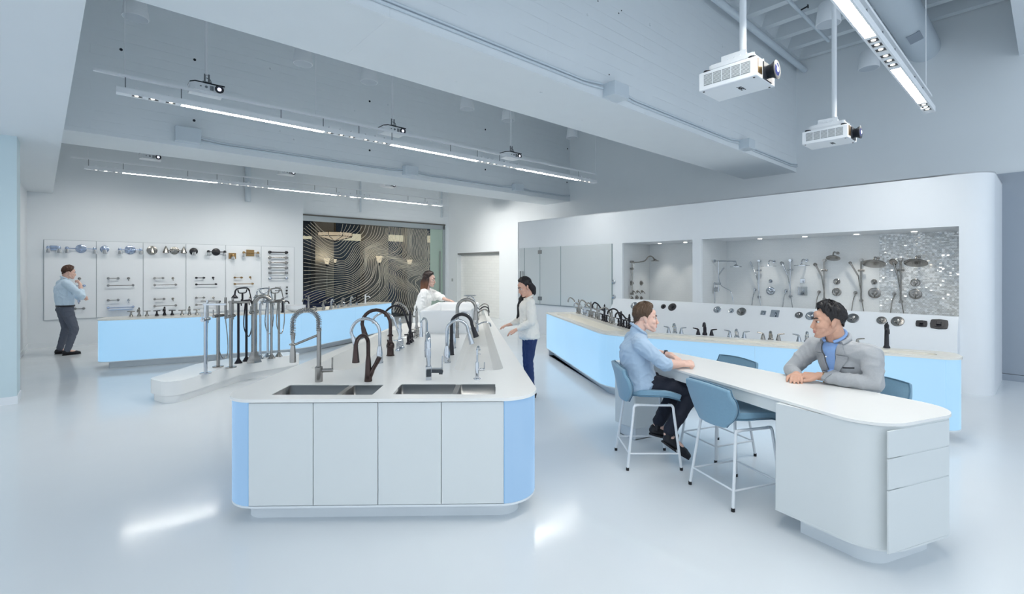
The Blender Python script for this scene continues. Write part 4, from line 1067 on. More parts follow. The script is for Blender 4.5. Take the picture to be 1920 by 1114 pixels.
for a in ((1189,573,0.085,'round',M_chrome,'round chrome valve trim on the ledge behind the seated young man'),
 (1244,575,0.055,'round',M_black,'small black round valve trim on the ledge, right of the young man'),
 (1260.5,576,0.09,'round',M_black,'large black round valve trim beside the small black one'),
 (1345,581,0.075,'round',M_chrome,'chrome round valve trim below the left end of the wide alcove'),
 (1371.5,583,0.05,'round',M_chrome,'small chrome knob trim left of the hammered round plate'),
 (1390.5,584.5,0.085,'round',M_steel,'wide hammered grey round valve trim on the ledge'),
 (1431.5,587,0.042,'square',M_chrome,'small square chrome valve trim'),
 (1453,588.5,0.07,'square',M_chrome,'large square chrome valve trim'),
 (1498,591,0.062,'round',M_steel,'medium round valve trim left of the suited man'),
 (1520.5,592.5,0.083,'round',M_chrome,'shiny round chrome valve trim touching the suited man\'s hair'),
 (1599,597,0.085,'round',M_steel,'round brushed valve trim just right of the suited man\'s head'),
 (1653,601,0.066,'round',M_nickel,'smaller round valve trim above the tall black faucet'),
 (1683,603,0.083,'round',M_nickel,'larger round valve trim above right of the tall black faucet'),
 (1728,607.5,0.062,'pillow',M_black,'small black pillow-shaped valve trim at the right end of the ledge'),
 (1761,608.5,0.092,'pillow',M_black,'large black pillow-shaped valve trim at the right end of the ledge')): trim(*a)

# ------------------------------------------------------------------ fittings on the tiled back wall
NB = -uv(1,0); RV = -uv(0,1)
UBs = UB-0.002
def disc(mb, p, r, d, n=NB, seg=24): return mb.lathe([(r,0),(r,d*0.5),(r*0.85,d),(0.001,d)], p, n, seg)
def shower_rail(px, y0, y1, wand, m, label, ex, ey, square=False, headr=0.045):
    p0, p1 = onU(px, y0, UBs), onU(px, y1, UBs)
    t = thing('shower_rail', label, 'hand shower', p1, 0, 'hand-shower rails')
    off = NB*0.055
    obj('slide_bar', MB().cyl(p0+off, p1+off, 0.013, seg=12), m, t, world=True)
    for p in (p0, p1): obj('bar_bracket', MB().cyl(p, p+off*1.25, 0.026, seg=14), m, t, world=True)
    zc = p0.z-(p0.z-p1.z)*0.26; pc = Vector((p0.x,p0.y,zc))+off
    obj('slider', MB().cyl(pc-RV*0.045, pc+RV*0.05, 0.017, seg=12), m, t, world=True)
    pw = pc+NB*0.05-RV*0.03
    wx, wz = wand
    top = pw-RV*wx+Vector((0,0,wz))
    w_ = MB().rc(pw-Vector((0,0,0.1)), 0.012, top, 0.016)
    if headr: w_.lathe([(0.02,-0.012),(headr,-0.004),(headr,0.012),(0.001,0.014)], top, (NB*0.8-RV*0.25-Vector((0,0,0.5))).normalized(), 20)
    obj('hand_shower', w_, m, t, world=True)
    pe = onU(ex, ey, UBs)
    obj('wall_elbow', disc(MB(), pe, 0.03, 0.015).cyl(pe, pe+NB*0.04, 0.014).cyl(pe+NB*0.04, pe+NB*0.04-Vector((0,0,0.05)), 0.012), m, t, world=True)
    zs = 0.72; b0 = pw-Vector((0,0,0.1)); e0 = pe+NB*0.04-Vector((0,0,0.05)); f = NB*0.06
    l = [e0, e0-RV*0.03+Vector((0,0,-0.12)), Vector((e0.x,e0.y,zs))-RV*0.06+f*0.5, Vector(((e0.x+p1.x)/2,(e0.y+p1.y)/2,zs))+f*2.4, Vector((p1.x,p1.y,zs))+RV*0.07+f, p1+off+Vector((0,0,-0.02))+RV*0.02+f*0.4, p1.lerp(p0,0.4)+off-RV*0.018+f*0.3, b0]
    for q in l: q.z = max(q.z, zs)
    obj('hose', MB().tube(spline(l,6), 0.0075, 8), m, t, world=True)
def shower_head(px, py, r, dome, m, label, arm=0.0):
    p = onU(px, py, UBs-0.28); w_ = Vector((0,0,0)); b = p-NB*0.28
    t = thing('overhead_shower', label, 'shower head', p, 0, 'wall-arm shower heads')
    tilt = (Vector((0,0,-1))+NB*0.42).normalized()
    if dome: obj('head_disc', MB().lathe([(0.02,-0.06),(r*0.5,-0.045),(r,-0.01),(r,0.004),(r*0.9,0.008),(0.001,0.008)], p, tilt, 28), m, t, world=True)
    else: obj('head_disc', MB().lathe([(0.015,-0.03),(0.03,-0.014),(r,-0.008),(r,0.002),(0.001,0.004)], p, tilt if arm == 0 else (0,0,-1), 28), m, t, world=True)
    top = p-tilt*0.03
    obj('head_arm', MB().tube(spline([top, top+Vector((0,0,0.05)), top-NB*0.06+Vector((0,0,0.09)), b+NB*0.1+Vector((0,0,0.11)), b+Vector((0,0,0.1))],6), 0.012, 10), m, t, world=True)
    obj('arm_flange', disc(MB(), b+Vector((0,0,0.1)), 0.03, 0.012), m, t, world=True)
def wall_trim(px, py, r, sq, m, label):
    p = onU(px, py, UBs); t = thing('shower_valve_trim', label, 'valve trim', p, 0, 'valve trims on the tiled wall')
    if sq:
        R_ = Matrix((RV, NB.cross(RV)*-1, NB)).transposed()
        obj('escutcheon', MB().box(p+NB*0.006,(2*r,2*r,0.012),R=R_), m, t, world=True, bevel=0.003); obj('dial', MB().box(p+NB*0.03,(r*.6,r*.6,0.05),R=R_), m, t, world=True, bevel=0.002)
        obj('lever', MB().box(p+NB*0.058-Vector((0,0,r*0.35)),(r*.25,r*.8,0.012),R=R_), m, t, world=True)
    else:
        obj('escutcheon', MB().lathe([(r,0),(r,0.008),(r*0.86,0.014),(r*0.6,0.012),(0.001,0.013)], p, NB, 28), m, t, world=True)
        obj('dial', MB().lathe([(r*0.42,0.01),(r*0.38,0.05),(0.001,0.056)], p, NB, 20), m, t, world=True)
        obj('lever', MB().rc(p+NB*0.05, 0.01, p+NB*0.055-Vector((0,0,r*0.85))-RV*0.01, 0.007), m, t, world=True)
shower_rail(1425, 489.5, 557, (0.12,0.17), M_chrome, 'chrome hand-shower rail with slim wand, first rail from the left', 1416, 543, headr=0)
shower_rail(1483.5, 488.5, 555.5, (0.1,0.13), M_chrome, 'chrome hand-shower rail with fan-shaped wand, second from the left', 1474, 545, headr=0.04)
shower_rail(1547, 488, 561, (0.1,0.11), M_nickel, 'nickel hand-shower rail behind the suited man, third from the left', 1536, 547.5, headr=0.035)
shower_rail(1616, 487.5, 563.5, (0.12,0.14), M_nickel, 'nickel hand-shower rail right of the suited man, fourth from the left', 1604, 549, headr=0.025)
shower_rail(1690, 486, 565.5, (0.06,0.14), M_nickel, 'nickel hand-shower rail with round head, rightmost before the sparkling mosaic', 1677, 551, headr=0.06)
shower_head(1441, 499.5, 0.14, False, M_chrome, 'flat thin chrome shower head, first from the left on the tiled wall', 1)
shower_head(1503, 498, 0.13, False, M_chrome, 'flat chrome shower head, second from the left on the tiled wall', 1)
shower_head(1562, 484.5, 0.11, True, M_nickel, 'domed nickel shower head on a high curved arm, third from the left')
shower_head(1638.5, 495, 0.165, True, M_nickel, 'broad nickel rain head, fourth from the left')
shower_head(1717, 493.5, 0.155, True, M_nickel, 'broad nickel rain head against the sparkling mosaic')
for a in ((1445,527,0.035,0,M_chrome,'small chrome knob trim under the first flat shower head'),(1445,545.5,0.085,0,M_chrome,'large round chrome valve trim under the first flat shower head'),
 (1505,527,0.042,1,M_chrome,'small square chrome trim under the second flat shower head'),(1505,546,0.082,1,M_chrome,'large square chrome trim under the second flat shower head'),
 (1569,528,0.055,0,M_nickel,'small round trim under the domed shower head'),(1569,547.5,0.075,0,M_nickel,'large round trim above the suited man\'s head'),
 (1639,528.5,0.045,0,M_nickel,'small round trim under the fourth rain head'),(1640,549.5,0.095,0,M_nickel,'large round trim under the fourth rain head'),
 (1716.5,530,0.065,0,M_nickel,'small round trim under the rain head by the mosaic'),(1716.5,551.5,0.088,0,M_nickel,'large round trim under the rain head by the mosaic')): wall_trim(*a)
# exposed shower column at the left end of the wide alcove
uc = 9.72
t = thing('shower_column', 'chrome exposed shower column with flat head at the left end of the wide alcove', 'shower column', onU(1341,568,uc))
A_ = onU(1341,489.5,uc); B_ = onU(1380,490.5,uc); Cc = onU(1347,490,uc); D_ = onU(1347,548,uc)
obj('overhead_arm', MB().tube([A_, B_, B_-Vector((0,0,0.09))],0.013,10), M_chrome, t, world=True)
obj('arm_flange', MB().cyl(A_, A_+(A_-B_).normalized()*0.02, 0.035), M_chrome, t, world=True)
obj('riser', MB().cyl(Cc, D_, 0.011), M_chrome, t, world=True)
obj('head_disc', MB().lathe([(0.012,0.06),(0.05,0.02),(0.11,0.008),(0.11,-0.004),(0.001,-0.006)], onU(1380,500.5,uc)), M_chrome, t, world=True)
obj('mixer_body', MB().cyl(onU(1339,532,uc), onU(1351,532,uc), 0.022).cyl(onU(1340,543,uc), onU(1347,543,uc), 0.045).rc(onU(1340,530,uc),0.012,onU(1340,550,uc),0.014), M_chrome, t, world=True)
obj('hand_shower', MB().rc(onU(1347,516,uc),0.012,onU(1357,503,uc),0.016), M_chrome, t, world=True)
obj('supply_pipe', MB().cyl(onU(1340.5,545,uc), onU(1340.5,571,uc), 0.009), M_chrome, t, world=True)
obj('hose', MB().tube(spline([onU(1347,518,uc), onU(1352,535,uc-0.05), onU(1368,545,uc-0.05), onU(1373,556,uc-0.05), onU(1375,568.5,uc-0.05)],6),0.007,8), M_chrome, t, world=True)
# traditional shower set on the left side wall of the middle alcove
vj = vB1-0.004; NJ = -uv(0,1)
J = lambda px, py, d=0.0: onV(px, py, vj)+NJ*d
t = thing('shower_column', 'polished nickel shower riser with swan-neck head in the middle alcove', 'shower column', J(1180,560))
obj('riser', MB().cyl(J(1182,493,0.05), J(1182,552,0.05), 0.012).cyl(J(1179,505,0.05), J(1177,559,0.05), 0.007), M_nickel, t, world=True)
for y in (491, 504, 551): obj('bracket', MB().cyl(J(1182,y), J(1182,y,0.08), 0.026), M_nickel, t, world=True)
obj('head_arm', MB().tube(spline([J(1184,492,0.05), J(1194,491.5,0.08), J(1199,489,0.15), J(1203.5,482,0.18), J(1208,481,0.2), J(1212,486,0.22)],6),0.014,10), M_nickel, t, world=True)
obj('head_disc', MB().lathe([(0.02,0.05),(0.05,0.02),(0.1,0.0),(0.1,-0.008),(0.001,-0.01)], J(1213,489.5,0.22)), M_nickel, t, world=True)
obj('hand_shower', MB().rc(J(1183,505,0.07),0.014,J(1184,496,0.07),0.02), mat('white_ceramic_handle', (235,235,232), rough=0.2), t, world=True)
def jfit(px, py, r, label, lever=False):
    p = J(px, py); t = thing('shower_valve_trim', label, 'valve trim', p, 0, 'nickel fittings in the middle alcove')
    obj('escutcheon', MB().lathe([(r,0),(r,0.01),(r*0.8,0.018),(0.001,0.02)], p, NJ, 20), M_nickel, t, world=True)
    obj('dial', MB().lathe([(r*0.5,0.015),(r*0.4,0.05),(0.001,0.055)], p, NJ, 16), M_nickel, t, world=True)
    if lever: obj('lever', MB().rc(p+NJ*0.05,0.01,p+NJ*0.06+uv(0.05,0)+Vector((0,0,-0.05)),0.008), M_nickel, t, world=True)
for a in ((1184,531,0.06,'oval nickel body spray at left in the middle alcove'),(1202,531,0.06,'oval nickel body spray at right in the middle alcove'),
  (1186,546.5,0.035,'left of three nickel lever valves in the middle alcove',True),(1194.5,546.5,0.035,'middle of three nickel lever valves in the middle alcove',True),(1203,546.5,0.035,'right of three nickel lever valves in the middle alcove',True),
  (1184,559,0.045,'left small round trim low in the middle alcove'),(1193.5,558,0.06,'central larger round trim low in the middle alcove'),(1202,559,0.045,'right small round trim low in the middle alcove')): jfit(*a)

# ================================================================== ACCESSORY BOARD ON THE BACK LEFT WALL
VW = V_L-0.03
q_ = [82,180.5,268.3,348.7,423,490,551.5]
zt_, zb_ = onV(82,449.6,VW).z, onV(82,600.5,VW).z
bd = thing('display_board', 'white panelled board of towel bars and lights on the back left wall', 'display board', onV(300, 520, VW))
m_ = MB(); uvbox(m_, u_at(82,VW)-0.008, u_at(551.5,VW)+0.008, V_L-0.012, V_L-0.001, zb_-0.008, zt_+0.008); obj('board_back', m_, mat('board_reveal', (176,184,190), rough=0.7), bd, world=True)
for a, b in zip(q_[:-1], q_[1:]):
    m_ = MB(); uvbox(m_, u_at(a,VW)+0.007, u_at(b,VW)-0.007, VW, V_L-0.012, zb_, zt_); obj('board_panel', m_, M_trimw, bd, world=True)
NV = -uv(0,1); RU = uv(1,0)
PN = ['first','second','third','fourth','fifth','sixth']
def pan(px):
    for i in range(6):
        if q_[i] <= px < q_[i+1]: return PN[i]
def bar(x0, x1, y, m, label, r=0.009, post=0.022, cap='round', shelf=False):
    a, b = onV(x0,y,VW), onV(x1,y,VW); b.z = a.z
    t = thing('towel_rail', label, 'towel bar', (a+b)/2, 0, 'rails on the board')
    for p in (a,b):
        mb = MB()
        if cap == 'round': mb.lathe([(post*1.25,0),(post*1.25,0.01),(post*0.7,0.02),(post*0.6,0.055),(post,0.062),(post,0.09),(0.001,0.092)], p, NV, 16)
        else: mb.box(p+NV*0.04,(post*1.9,post*1.9,0.08),R=Matrix((RU,Vector((0,0,1)),NV)).transposed())
        obj('post', mb, m, t, world=True)
    obj('crossbar', MB().cyl(a+NV*0.072, b+NV*0.072, r, seg=10), m, t, world=True)
    if shelf: obj('glass_shelf', MB().box((a+b)/2+NV*0.07+Vector((0,0,-0.05)),((b-a).length,0.12,0.008),ANG_U), mat('blue_glass_shelf', (150,186,232), rough=0.1), t, world=True)
def hook(x, y, m, label, r=0.03):
    p = onV(x,y,VW); t = thing('robe_hook', label, 'hook', p, 0, 'hooks on the board')
    obj('rosette', MB().lathe([(r,0),(r,0.01),(r*0.5,0.02),(r*0.4,0.04),(0.001,0.042)], p, NV, 16), m, t, world=True)
    obj('prong', MB().tube(spline([p+NV*0.03, p+NV*0.07+Vector((0,0,-0.02)), p+NV*0.08+Vector((0,0,-0.06)), p+NV*0.1+Vector((0,0,-0.04))],5),0.008,8), m, t, world=True)
M_bluechr = mat('polished_chrome_blue', (170,184,208), rough=0.16, metal=0.8)
for a in ((203,221.5,522,M_steel,'short upper chrome towel bar, second board panel'),(203,249.5,535.5,M_steel,'long upper chrome towel bar, second board panel'),
 (203,221.5,563,M_steel,'short lower chrome towel bar, second board panel'),
 (290,305.5,521.5,M_nickel,'short upper nickel towel bar, third board panel'),(290,329.5,534.5,M_nickel,'long upper nickel towel bar, third board panel'),
 (290,307.5,561,M_nickel,'short lower nickel towel bar, third board panel'),(290,329.5,574,M_nickel,'long lower nickel towel bar, third board panel'),
 (368,382,521,M_black,'short black towel bar, fourth board panel'),(368,404.5,533.5,M_black,'long black towel bar, fourth board panel'),
 (368,382,558.5,M_nickel,'short lower grey towel bar, fourth board panel'),(368,404.5,571.5,M_nickel,'long lower grey towel bar behind the tub fillers, fourth panel'),
 (440,452.5,520.5,M_gold,'short brass towel bar, fifth board panel'),(440,473,532.5,M_gold,'long brass towel bar, fifth board panel')): bar(*a)
bar(203,249.5,577,M_bluechr,'long lower towel bar with a blue glass shelf, second board panel',shelf=True)
bar(139,158,536,M_bluechr,'upper bluish towel bar beside the standing man\'s elbow')
bar(141,157,579,M_steel,'lower thin towel bar beside the standing man\'s hip')
for k, (y, m, d) in enumerate(((473,M_black,'black grab bar, topmost in the sixth panel'),(483,M_nickel,'dark grey grab bar, second from the top of the sixth panel'),(492.5,M_nickel,'grey grab bar, third from the top of the sixth panel'),(502.3,M_steel,'light steel grab bar, fourth from the top of the sixth panel'),(512,M_steel,'grab bar with square posts, fifth from the top of the sixth panel'),(522,M_chrome,'pale chrome grab bar, lowest of six in the sixth panel'))):
    bar(505.5,536.5,y,m,d,r=0.016 if k < 4 else 0.012,post=0.036,cap='square' if k == 4 else 'round')
for a in ((149,522.5,M_steel,'small chrome hook above the standing man\'s elbow'),(148,564.5,M_bluechr,'small chrome holder beside the standing man\'s waist'),
 (241,522,M_steel,'small chrome hook, upper second panel'),(241,562.5,M_chrome,'round chrome hook, lower second panel'),
 (324,521.8,M_nickel,'nickel hook, upper third panel'),(324,560,M_nickel,'nickel hook, lower third panel'),
 (399.5,520.8,M_black,'black hook, upper fourth panel'),(400,558.3,M_nickel,'grey hook, lower fourth panel'),(469,520,M_gold,'small brass hook, fifth panel'),(469,557,M_nickel,'small pale hook low in the fifth panel')): hook(*a)
def knob(x, y, r, m, label, wide=0):
    p = onV(x,y,VW); t = thing('cabinet_knob', label, 'knob', p, 0, 'small knobs on the sixth panel')
    mb = MB()
    if wide: mb.cyl(p-RU*wide+NV*0.035, p+RU*wide+NV*0.035, r*0.5); mb.cyl(p-RU*wide*0.9, p-RU*wide*0.9+NV*0.035, r); mb.cyl(p+RU*wide*0.9, p+RU*wide*0.9+NV*0.035, r)
    else: mb.lathe([(r*0.8,0),(r*0.5,0.015),(r,0.035),(r*0.8,0.05),(0.001,0.052)], p, NV, 12)
    obj('knob_body', mb, m, t, world=True)
for a in ((504,538.5,0.016,M_steel,'tiny pale knob, upper left in the sixth panel'),(521,538.5,0.012,M_steel,'tiny pale pull, upper middle in the sixth panel',0.07),(537.5,538.5,0.03,M_steel,'pale round knob, upper right in the sixth panel'),
 (504,545,0.022,M_black,'black knob, left of the sixth panel'),(521,545,0.014,M_black,'black cabinet pull, middle of the sixth panel',0.07),(537,545,0.03,M_black,'black knob, right of the sixth panel, upper'),(537,550.5,0.03,M_black,'black knob, right of the sixth panel, lower'),(537.5,556.5,0.03,M_chrome,'chrome knob under the black ones, sixth panel')): knob(*a)
def vanity_light(x, y, w_, n, m, plate_r, label, style):
    p = onV(x,y,VW); t = thing('mounted_vanity_light', label, 'vanity light', p, 0, 'vanity lights on the board')
    if style == 'square': obj('back_plate', MB().box(p+NV*0.012,(plate_r*2,0.024,plate_r*1.8),ANG_U), m, t, world=True, bevel=0.004)
    else: obj('back_plate', MB().lathe([(plate_r,0),(plate_r,0.015),(plate_r*0.7,0.03),(0.001,0.032)], p, NV, 24), m, t, world=True)
    if n > 1 or w_: obj('arm', MB().cyl(p+NV*0.08-RU*w_, p+NV*0.08+RU*w_, 0.012).cyl(p, p+NV*0.08, 0.014), m, t, world=True)
    for k in range(n):
        c = p+NV*0.1+RU*(w_*(2*k/(n-1)-1) if n > 1 else 0)
        obj('socket', MB().lathe([(0.022,0.04),(0.038,0.0),(0.034,-0.02)] if style != 'tri' else [(0.01,0.11),(0.045,0.03),(0.07,-0.06),(0.055,-0.075)], c, (0,0,1), 14), m, t, world=True)
        if style != 'tri':
            obj('glass_shade', MB().lathe([(0.034,-0.02),(0.046,-0.06),(0.052,-0.11),(0.049,-0.11),(0.043,-0.06),(0.03,-0.02)], c, (0,0,1), 16), M_frost, t, world=True)
vanity_light(101,465,0.09,2,M_bluechr,0.06,'pale chrome two-arm vanity light, far left of the first panel','square')
vanity_light(152,466.5,0.24,2,M_bluechr,0.1,'wide bluish chrome vanity light, right of the first panel','round')
vanity_light(196,467.5,0,1,M_bluechr,0.085,'single bluish sconce, left of the second panel','round')
vanity_light(244,468.5,0.2,2,M_bluechr,0.11,'bluish chrome two-shade vanity light, right of the second panel','round')
vanity_light(285,469.5,0.0,1,M_nickel,0.11,'nickel diamond-shaped sconce, left of the third panel','tri')
vanity_light(327,470,0.19,2,M_nickel,0.1,'nickel two-lamp vanity light, right of the third panel','tri')
vanity_light(363,471.5,0,1,M_black,0.095,'single black round sconce, left of the fourth panel','round')
vanity_light(405,472.5,0.19,2,M_black,0.1,'black two-lamp vanity light, right of the fourth panel','round')
vanity_light(435.5,480,0,1,M_gold,0.09,'square brass sconce, left of the fifth panel','square')
vanity_light(469,474.5,0.18,2,M_gold,0.1,'brass two-lamp vanity light, right of the fifth panel','square')
# ================================================================== FAUCETS
Vx = lambda x, y, z: Vector((x,y,z))
def goose(h, reach, drop, r, n=12):
    """riser, half circle and falling end in the x-z plane"""
    R_ = reach/2
    pts = [Vx(0,0,0.0), Vx(0,0,h-R_)]
    pts += [Vx(R_-R_*math.cos(PI*i/n), 0, h-R_+R_*math.sin(PI*i/n)) for i in range(1,n+1)]
    pts.append(Vx(reach,0,h-R_-drop)); return pts
def pulldown(m, h=0.40, reach=0.2, r=0.013, lever=1, label='x', head=0.12, br=0.028, grp='kitchen faucets on the island', tilt=0.0, mh=None):
    t = thing('kitchen_faucet', label, 'faucet', (0,0,0), 0, grp)
    obj('body', MB().lathe([(br*1.15,0),(br*1.15,0.006),(br,0.01),(br*0.9,0.09),(br*0.72,0.13),(r*1.15,0.16)]), m, t)
    g = goose(h, reach, 0.03, r); g[0].z = 0.12
    if tilt:
        g[-1].x += tilt*0.03
    obj('spout', MB().tube(g, r, 14), m, t)
    e = g[-1]; d = (g[-1]-g[-2]).normalized() if not tilt else Vx(tilt,0,-1).normalized()
    obj('spray_head', MB().tube([e, e+d*0.02, e+d*head*0.7, e+d*head], [r*1.1,r*1.25,r*1.5,r*1.75],16), mh or m, t)
    if lever: obj('lever', MB().cyl((0,0,0.075),(0,lever*0.055,0.08),0.014).rc((0,lever*0.05,0.08),0.008,(0.01,lever*0.075,0.17),0.006), m, t)
    return t
def place(t, p, rz, label=None):
    t.location = p; t.rotation_euler = (0,0,rz)
    if label: t['label'] = label
    return t
axis_l = (Vector(XY(W(728,618,ZT)))-Vector(XY(W(578,692,ZT)))).normalized()
rz_left = math.atan2(axis_l.x, -axis_l.y)+PI if False else math.atan2(-(-axis_l.x), -axis_l.y)
rz_left = math.atan2(axis_l.x*-1*-1, -axis_l.y) if False else math.atan2(axis_l.x, -axis_l.y)   # turn of the island axis by +90 deg
ax_r = (Vector(XY(W(905.5,578,ZT)))-Vector(XY(W(850,695.5,ZT)))).normalized()
rz_left = math.atan2(axis_l.x, -axis_l.y)
rz_l = math.atan2(axis_l.x*1, axis_l.y*-1)
def perp_left(d): return math.atan2(d.x, -d.y)     # direction (-dy, dx) -> left of d
def ang(v): return math.atan2(v.y, v.x)
LEFTDIR = ang(Vector((-axis_l.y, axis_l.x))); RIGHTDIR = ang(Vector((ax_r.y, -ax_r.x)))
Z0 = ZT+0.0005
def base(px, py, z=Z0): return W(px, py, z)

# --- spring faucet with side arm (left front)
t = thing('kitchen_faucet', 'stainless spring-neck faucet at the front left of the island', 'faucet', base(598,715.5), ang(Vector((-0.97,-0.24))), 'kitchen faucets on the island')
obj('body', MB().lathe([(0.029,0),(0.029,0.115),(0.022,0.12)]), M_nickel, t)
obj('riser', MB().cyl((0,0,0.115),(0,0,0.42),0.017), M_nickel, t)
g = [Vx(0,0,0.40)]+goose(0.565,0.19,0.10,0.012)[1:]
sp_ = MB(); hel = []
P_ = spline(g, 10); L_ = [0]
for i in range(1,len(P_)): L_.append(L_[-1]+(P_[i]-P_[i-1]).length)
N_ = 620
def along(s):
    for i in range(1,len(P_)):
        if s <= L_[i] or i == len(P_)-1: return P_[i-1].lerp(P_[i], (s-L_[i-1])/max(L_[i]-L_[i-1],1e-9)), (P_[i]-P_[i-1]).normalized()
for i in range(N_+1):
    p, d = along(L_[-1]*i/N_); nrm_ = Vx(-d.z,0,d.x); a = 2*PI*i/16
    hel.append(p+(nrm_*math.cos(a)+Vx(0,1,0)*math.sin(a))*0.019)
obj('spring', MB().tube(hel, 0.0028, 6), M_nickel, t)
obj('hose', MB().tube(P_, 0.008, 8), M_grey, t)
e = P_[-1]
hd = obj('spray_head', MB().tube([e+Vx(0,0,0.02), e-Vx(0,0,0.02), e-Vx(0,0,0.05), e-Vx(0,0,0.07), e-Vx(0,0,0.13), e-Vx(0,0,0.21)], [0.016,0.016,0.01,0.014,0.022,0.024], 18), M_nickel, t)
obj('spray_button', MB().ell(e+Vx(-0.004,-0.022,-0.14),(0.008,0.006,0.022)), M_dark, hd)
zc_ = e.z-0.06
obj('docking_arm', MB().rc((0,0,zc_+0.06),0.01,(0.17,0,zc_-0.01),0.009).tube(arc((0.19,0,zc_-0.01),0.022,0,2*PI,14,(1,0,0),(0,1,0)),0.006,8), M_nickel, t)
ld_ = Vector((0.97,0.24,0)); ld_.rotate(Matrix.Rotation(-t.rotation_euler.z,3,'Z'))
obj('lever', MB().cyl(ld_*0.02+Vx(0,0,0.085), ld_*0.105+Vx(0,0,0.085),0.016).cyl(ld_*0.098+Vx(0,0,0.085), ld_*0.1+Vx(0,0,0.185),0.006), M_nickel, t)
# --- bronze pull-down with forked lever
t = thing('kitchen_faucet', 'bronze pull-down faucet with forked lever, second at the front of the island', 'faucet', base(690.5,715), ang(Vector((-0.35,-0.93))), 'kitchen faucets on the island')
obj('body', MB().tube([(0,0,0),(0,0,0.005),(0,0,0.06),(0,0,0.16),(0,0,0.2)],[0.03,0.031,0.026,0.021,0.016],16), M_bronze, t)
g = goose(0.37,0.15,0.02,0.014); g[0].z = 0.19
obj('spout', MB().tube(g,0.0155,14), M_bronze, t)
e = g[-1]; obj('spray_head', MB().tube([e+Vx(0,0,0.04),e,e-Vx(0,0,0.06),e-Vx(0,0,0.1)],[0.016,0.018,0.024,0.028],16), M_bronze, t)
ld_ = Vector((0.96,0.1,0)); ld_.rotate(Matrix.Rotation(-t.rotation_euler.z,3,'Z'))
obj('lever', MB().tube(spline([Vx(0,0,0.03)+ld_*0.01, ld_*0.035+Vx(0,0,0.09), ld_*0.07+Vx(0,0,0.15), ld_*0.09+Vx(0,0,0.19)],5), [0.02]*5+[0.017]*5+[0.019]*6,12), M_bronze, t)
# --- square modern chrome and small filter tap at the right front
t = thing('kitchen_faucet', 'angular chrome faucet with side lever, in front of the bathtub', 'faucet', base(803.5,712), ang(Vector((-0.25,0.97))), 'kitchen faucets on the island')
rr_ = Matrix.Rotation(-t.rotation_euler.z,3,'Z')
obj('body', MB().box((0,0,0.055),(0.05,0.045,0.11)), M_chrome, t, bevel=0.003)
obj('riser', MB().box((0,0,0.18),(0.034,0.036,0.16)), M_chrome, t, bevel=0.008)
g = goose(0.36,0.15,0.03,0.014); g[0].z = 0.2
obj('spout', MB().tube(g,0.019,14), M_chrome, t); e = g[-1]
obj('spray_head', MB().cyl(e+Vx(0,0,0.02), e-Vx(0,0,0.1),0.021), M_chrome, t)
sd = rr_ @ Vx(1,0,0)
obj('lever', MB().box(sd*0.06+Vx(0,0,0.075),(0.11,0.03,0.035),R=rr_).box(sd*0.1+Vx(0,0,0.06),(0.03,0.028,0.03),R=rr_).cyl(sd*0.108+Vx(0,0,0.08), sd*0.112+Vx(0,0,0.19),0.0055), M_chrome, t)
t = thing('filter_tap', 'small slim chrome filter tap, farthest right at the front of the island', 'faucet', base(894.5,710.5), ang(Vector((0.2,0.97))))
rr_ = Matrix.Rotation(-t.rotation_euler.z,3,'Z'); sd = rr_ @ Vx(1,0,0)
obj('body', MB().lathe([(0.03,0),(0.028,0.006),(0.015,0.01),(0.014,0.13),(0.01,0.14)]), M_chrome, t)
g = goose(0.255,0.07,0.0,0.007); g[0].z = 0.13
obj('spout', MB().tube(g,0.008,10), M_chrome, t)
obj('lever', MB().cyl((0,0,0.075), sd*0.06+Vx(0,0,0.075),0.011).cyl(sd*0.058+Vx(0,0,0.075), sd*0.06+Vx(0,0,0.135),0.004).cyl((0,0,0.2),sd*0.03+Vx(0,0,0.2),0.004), M_chrome, t)

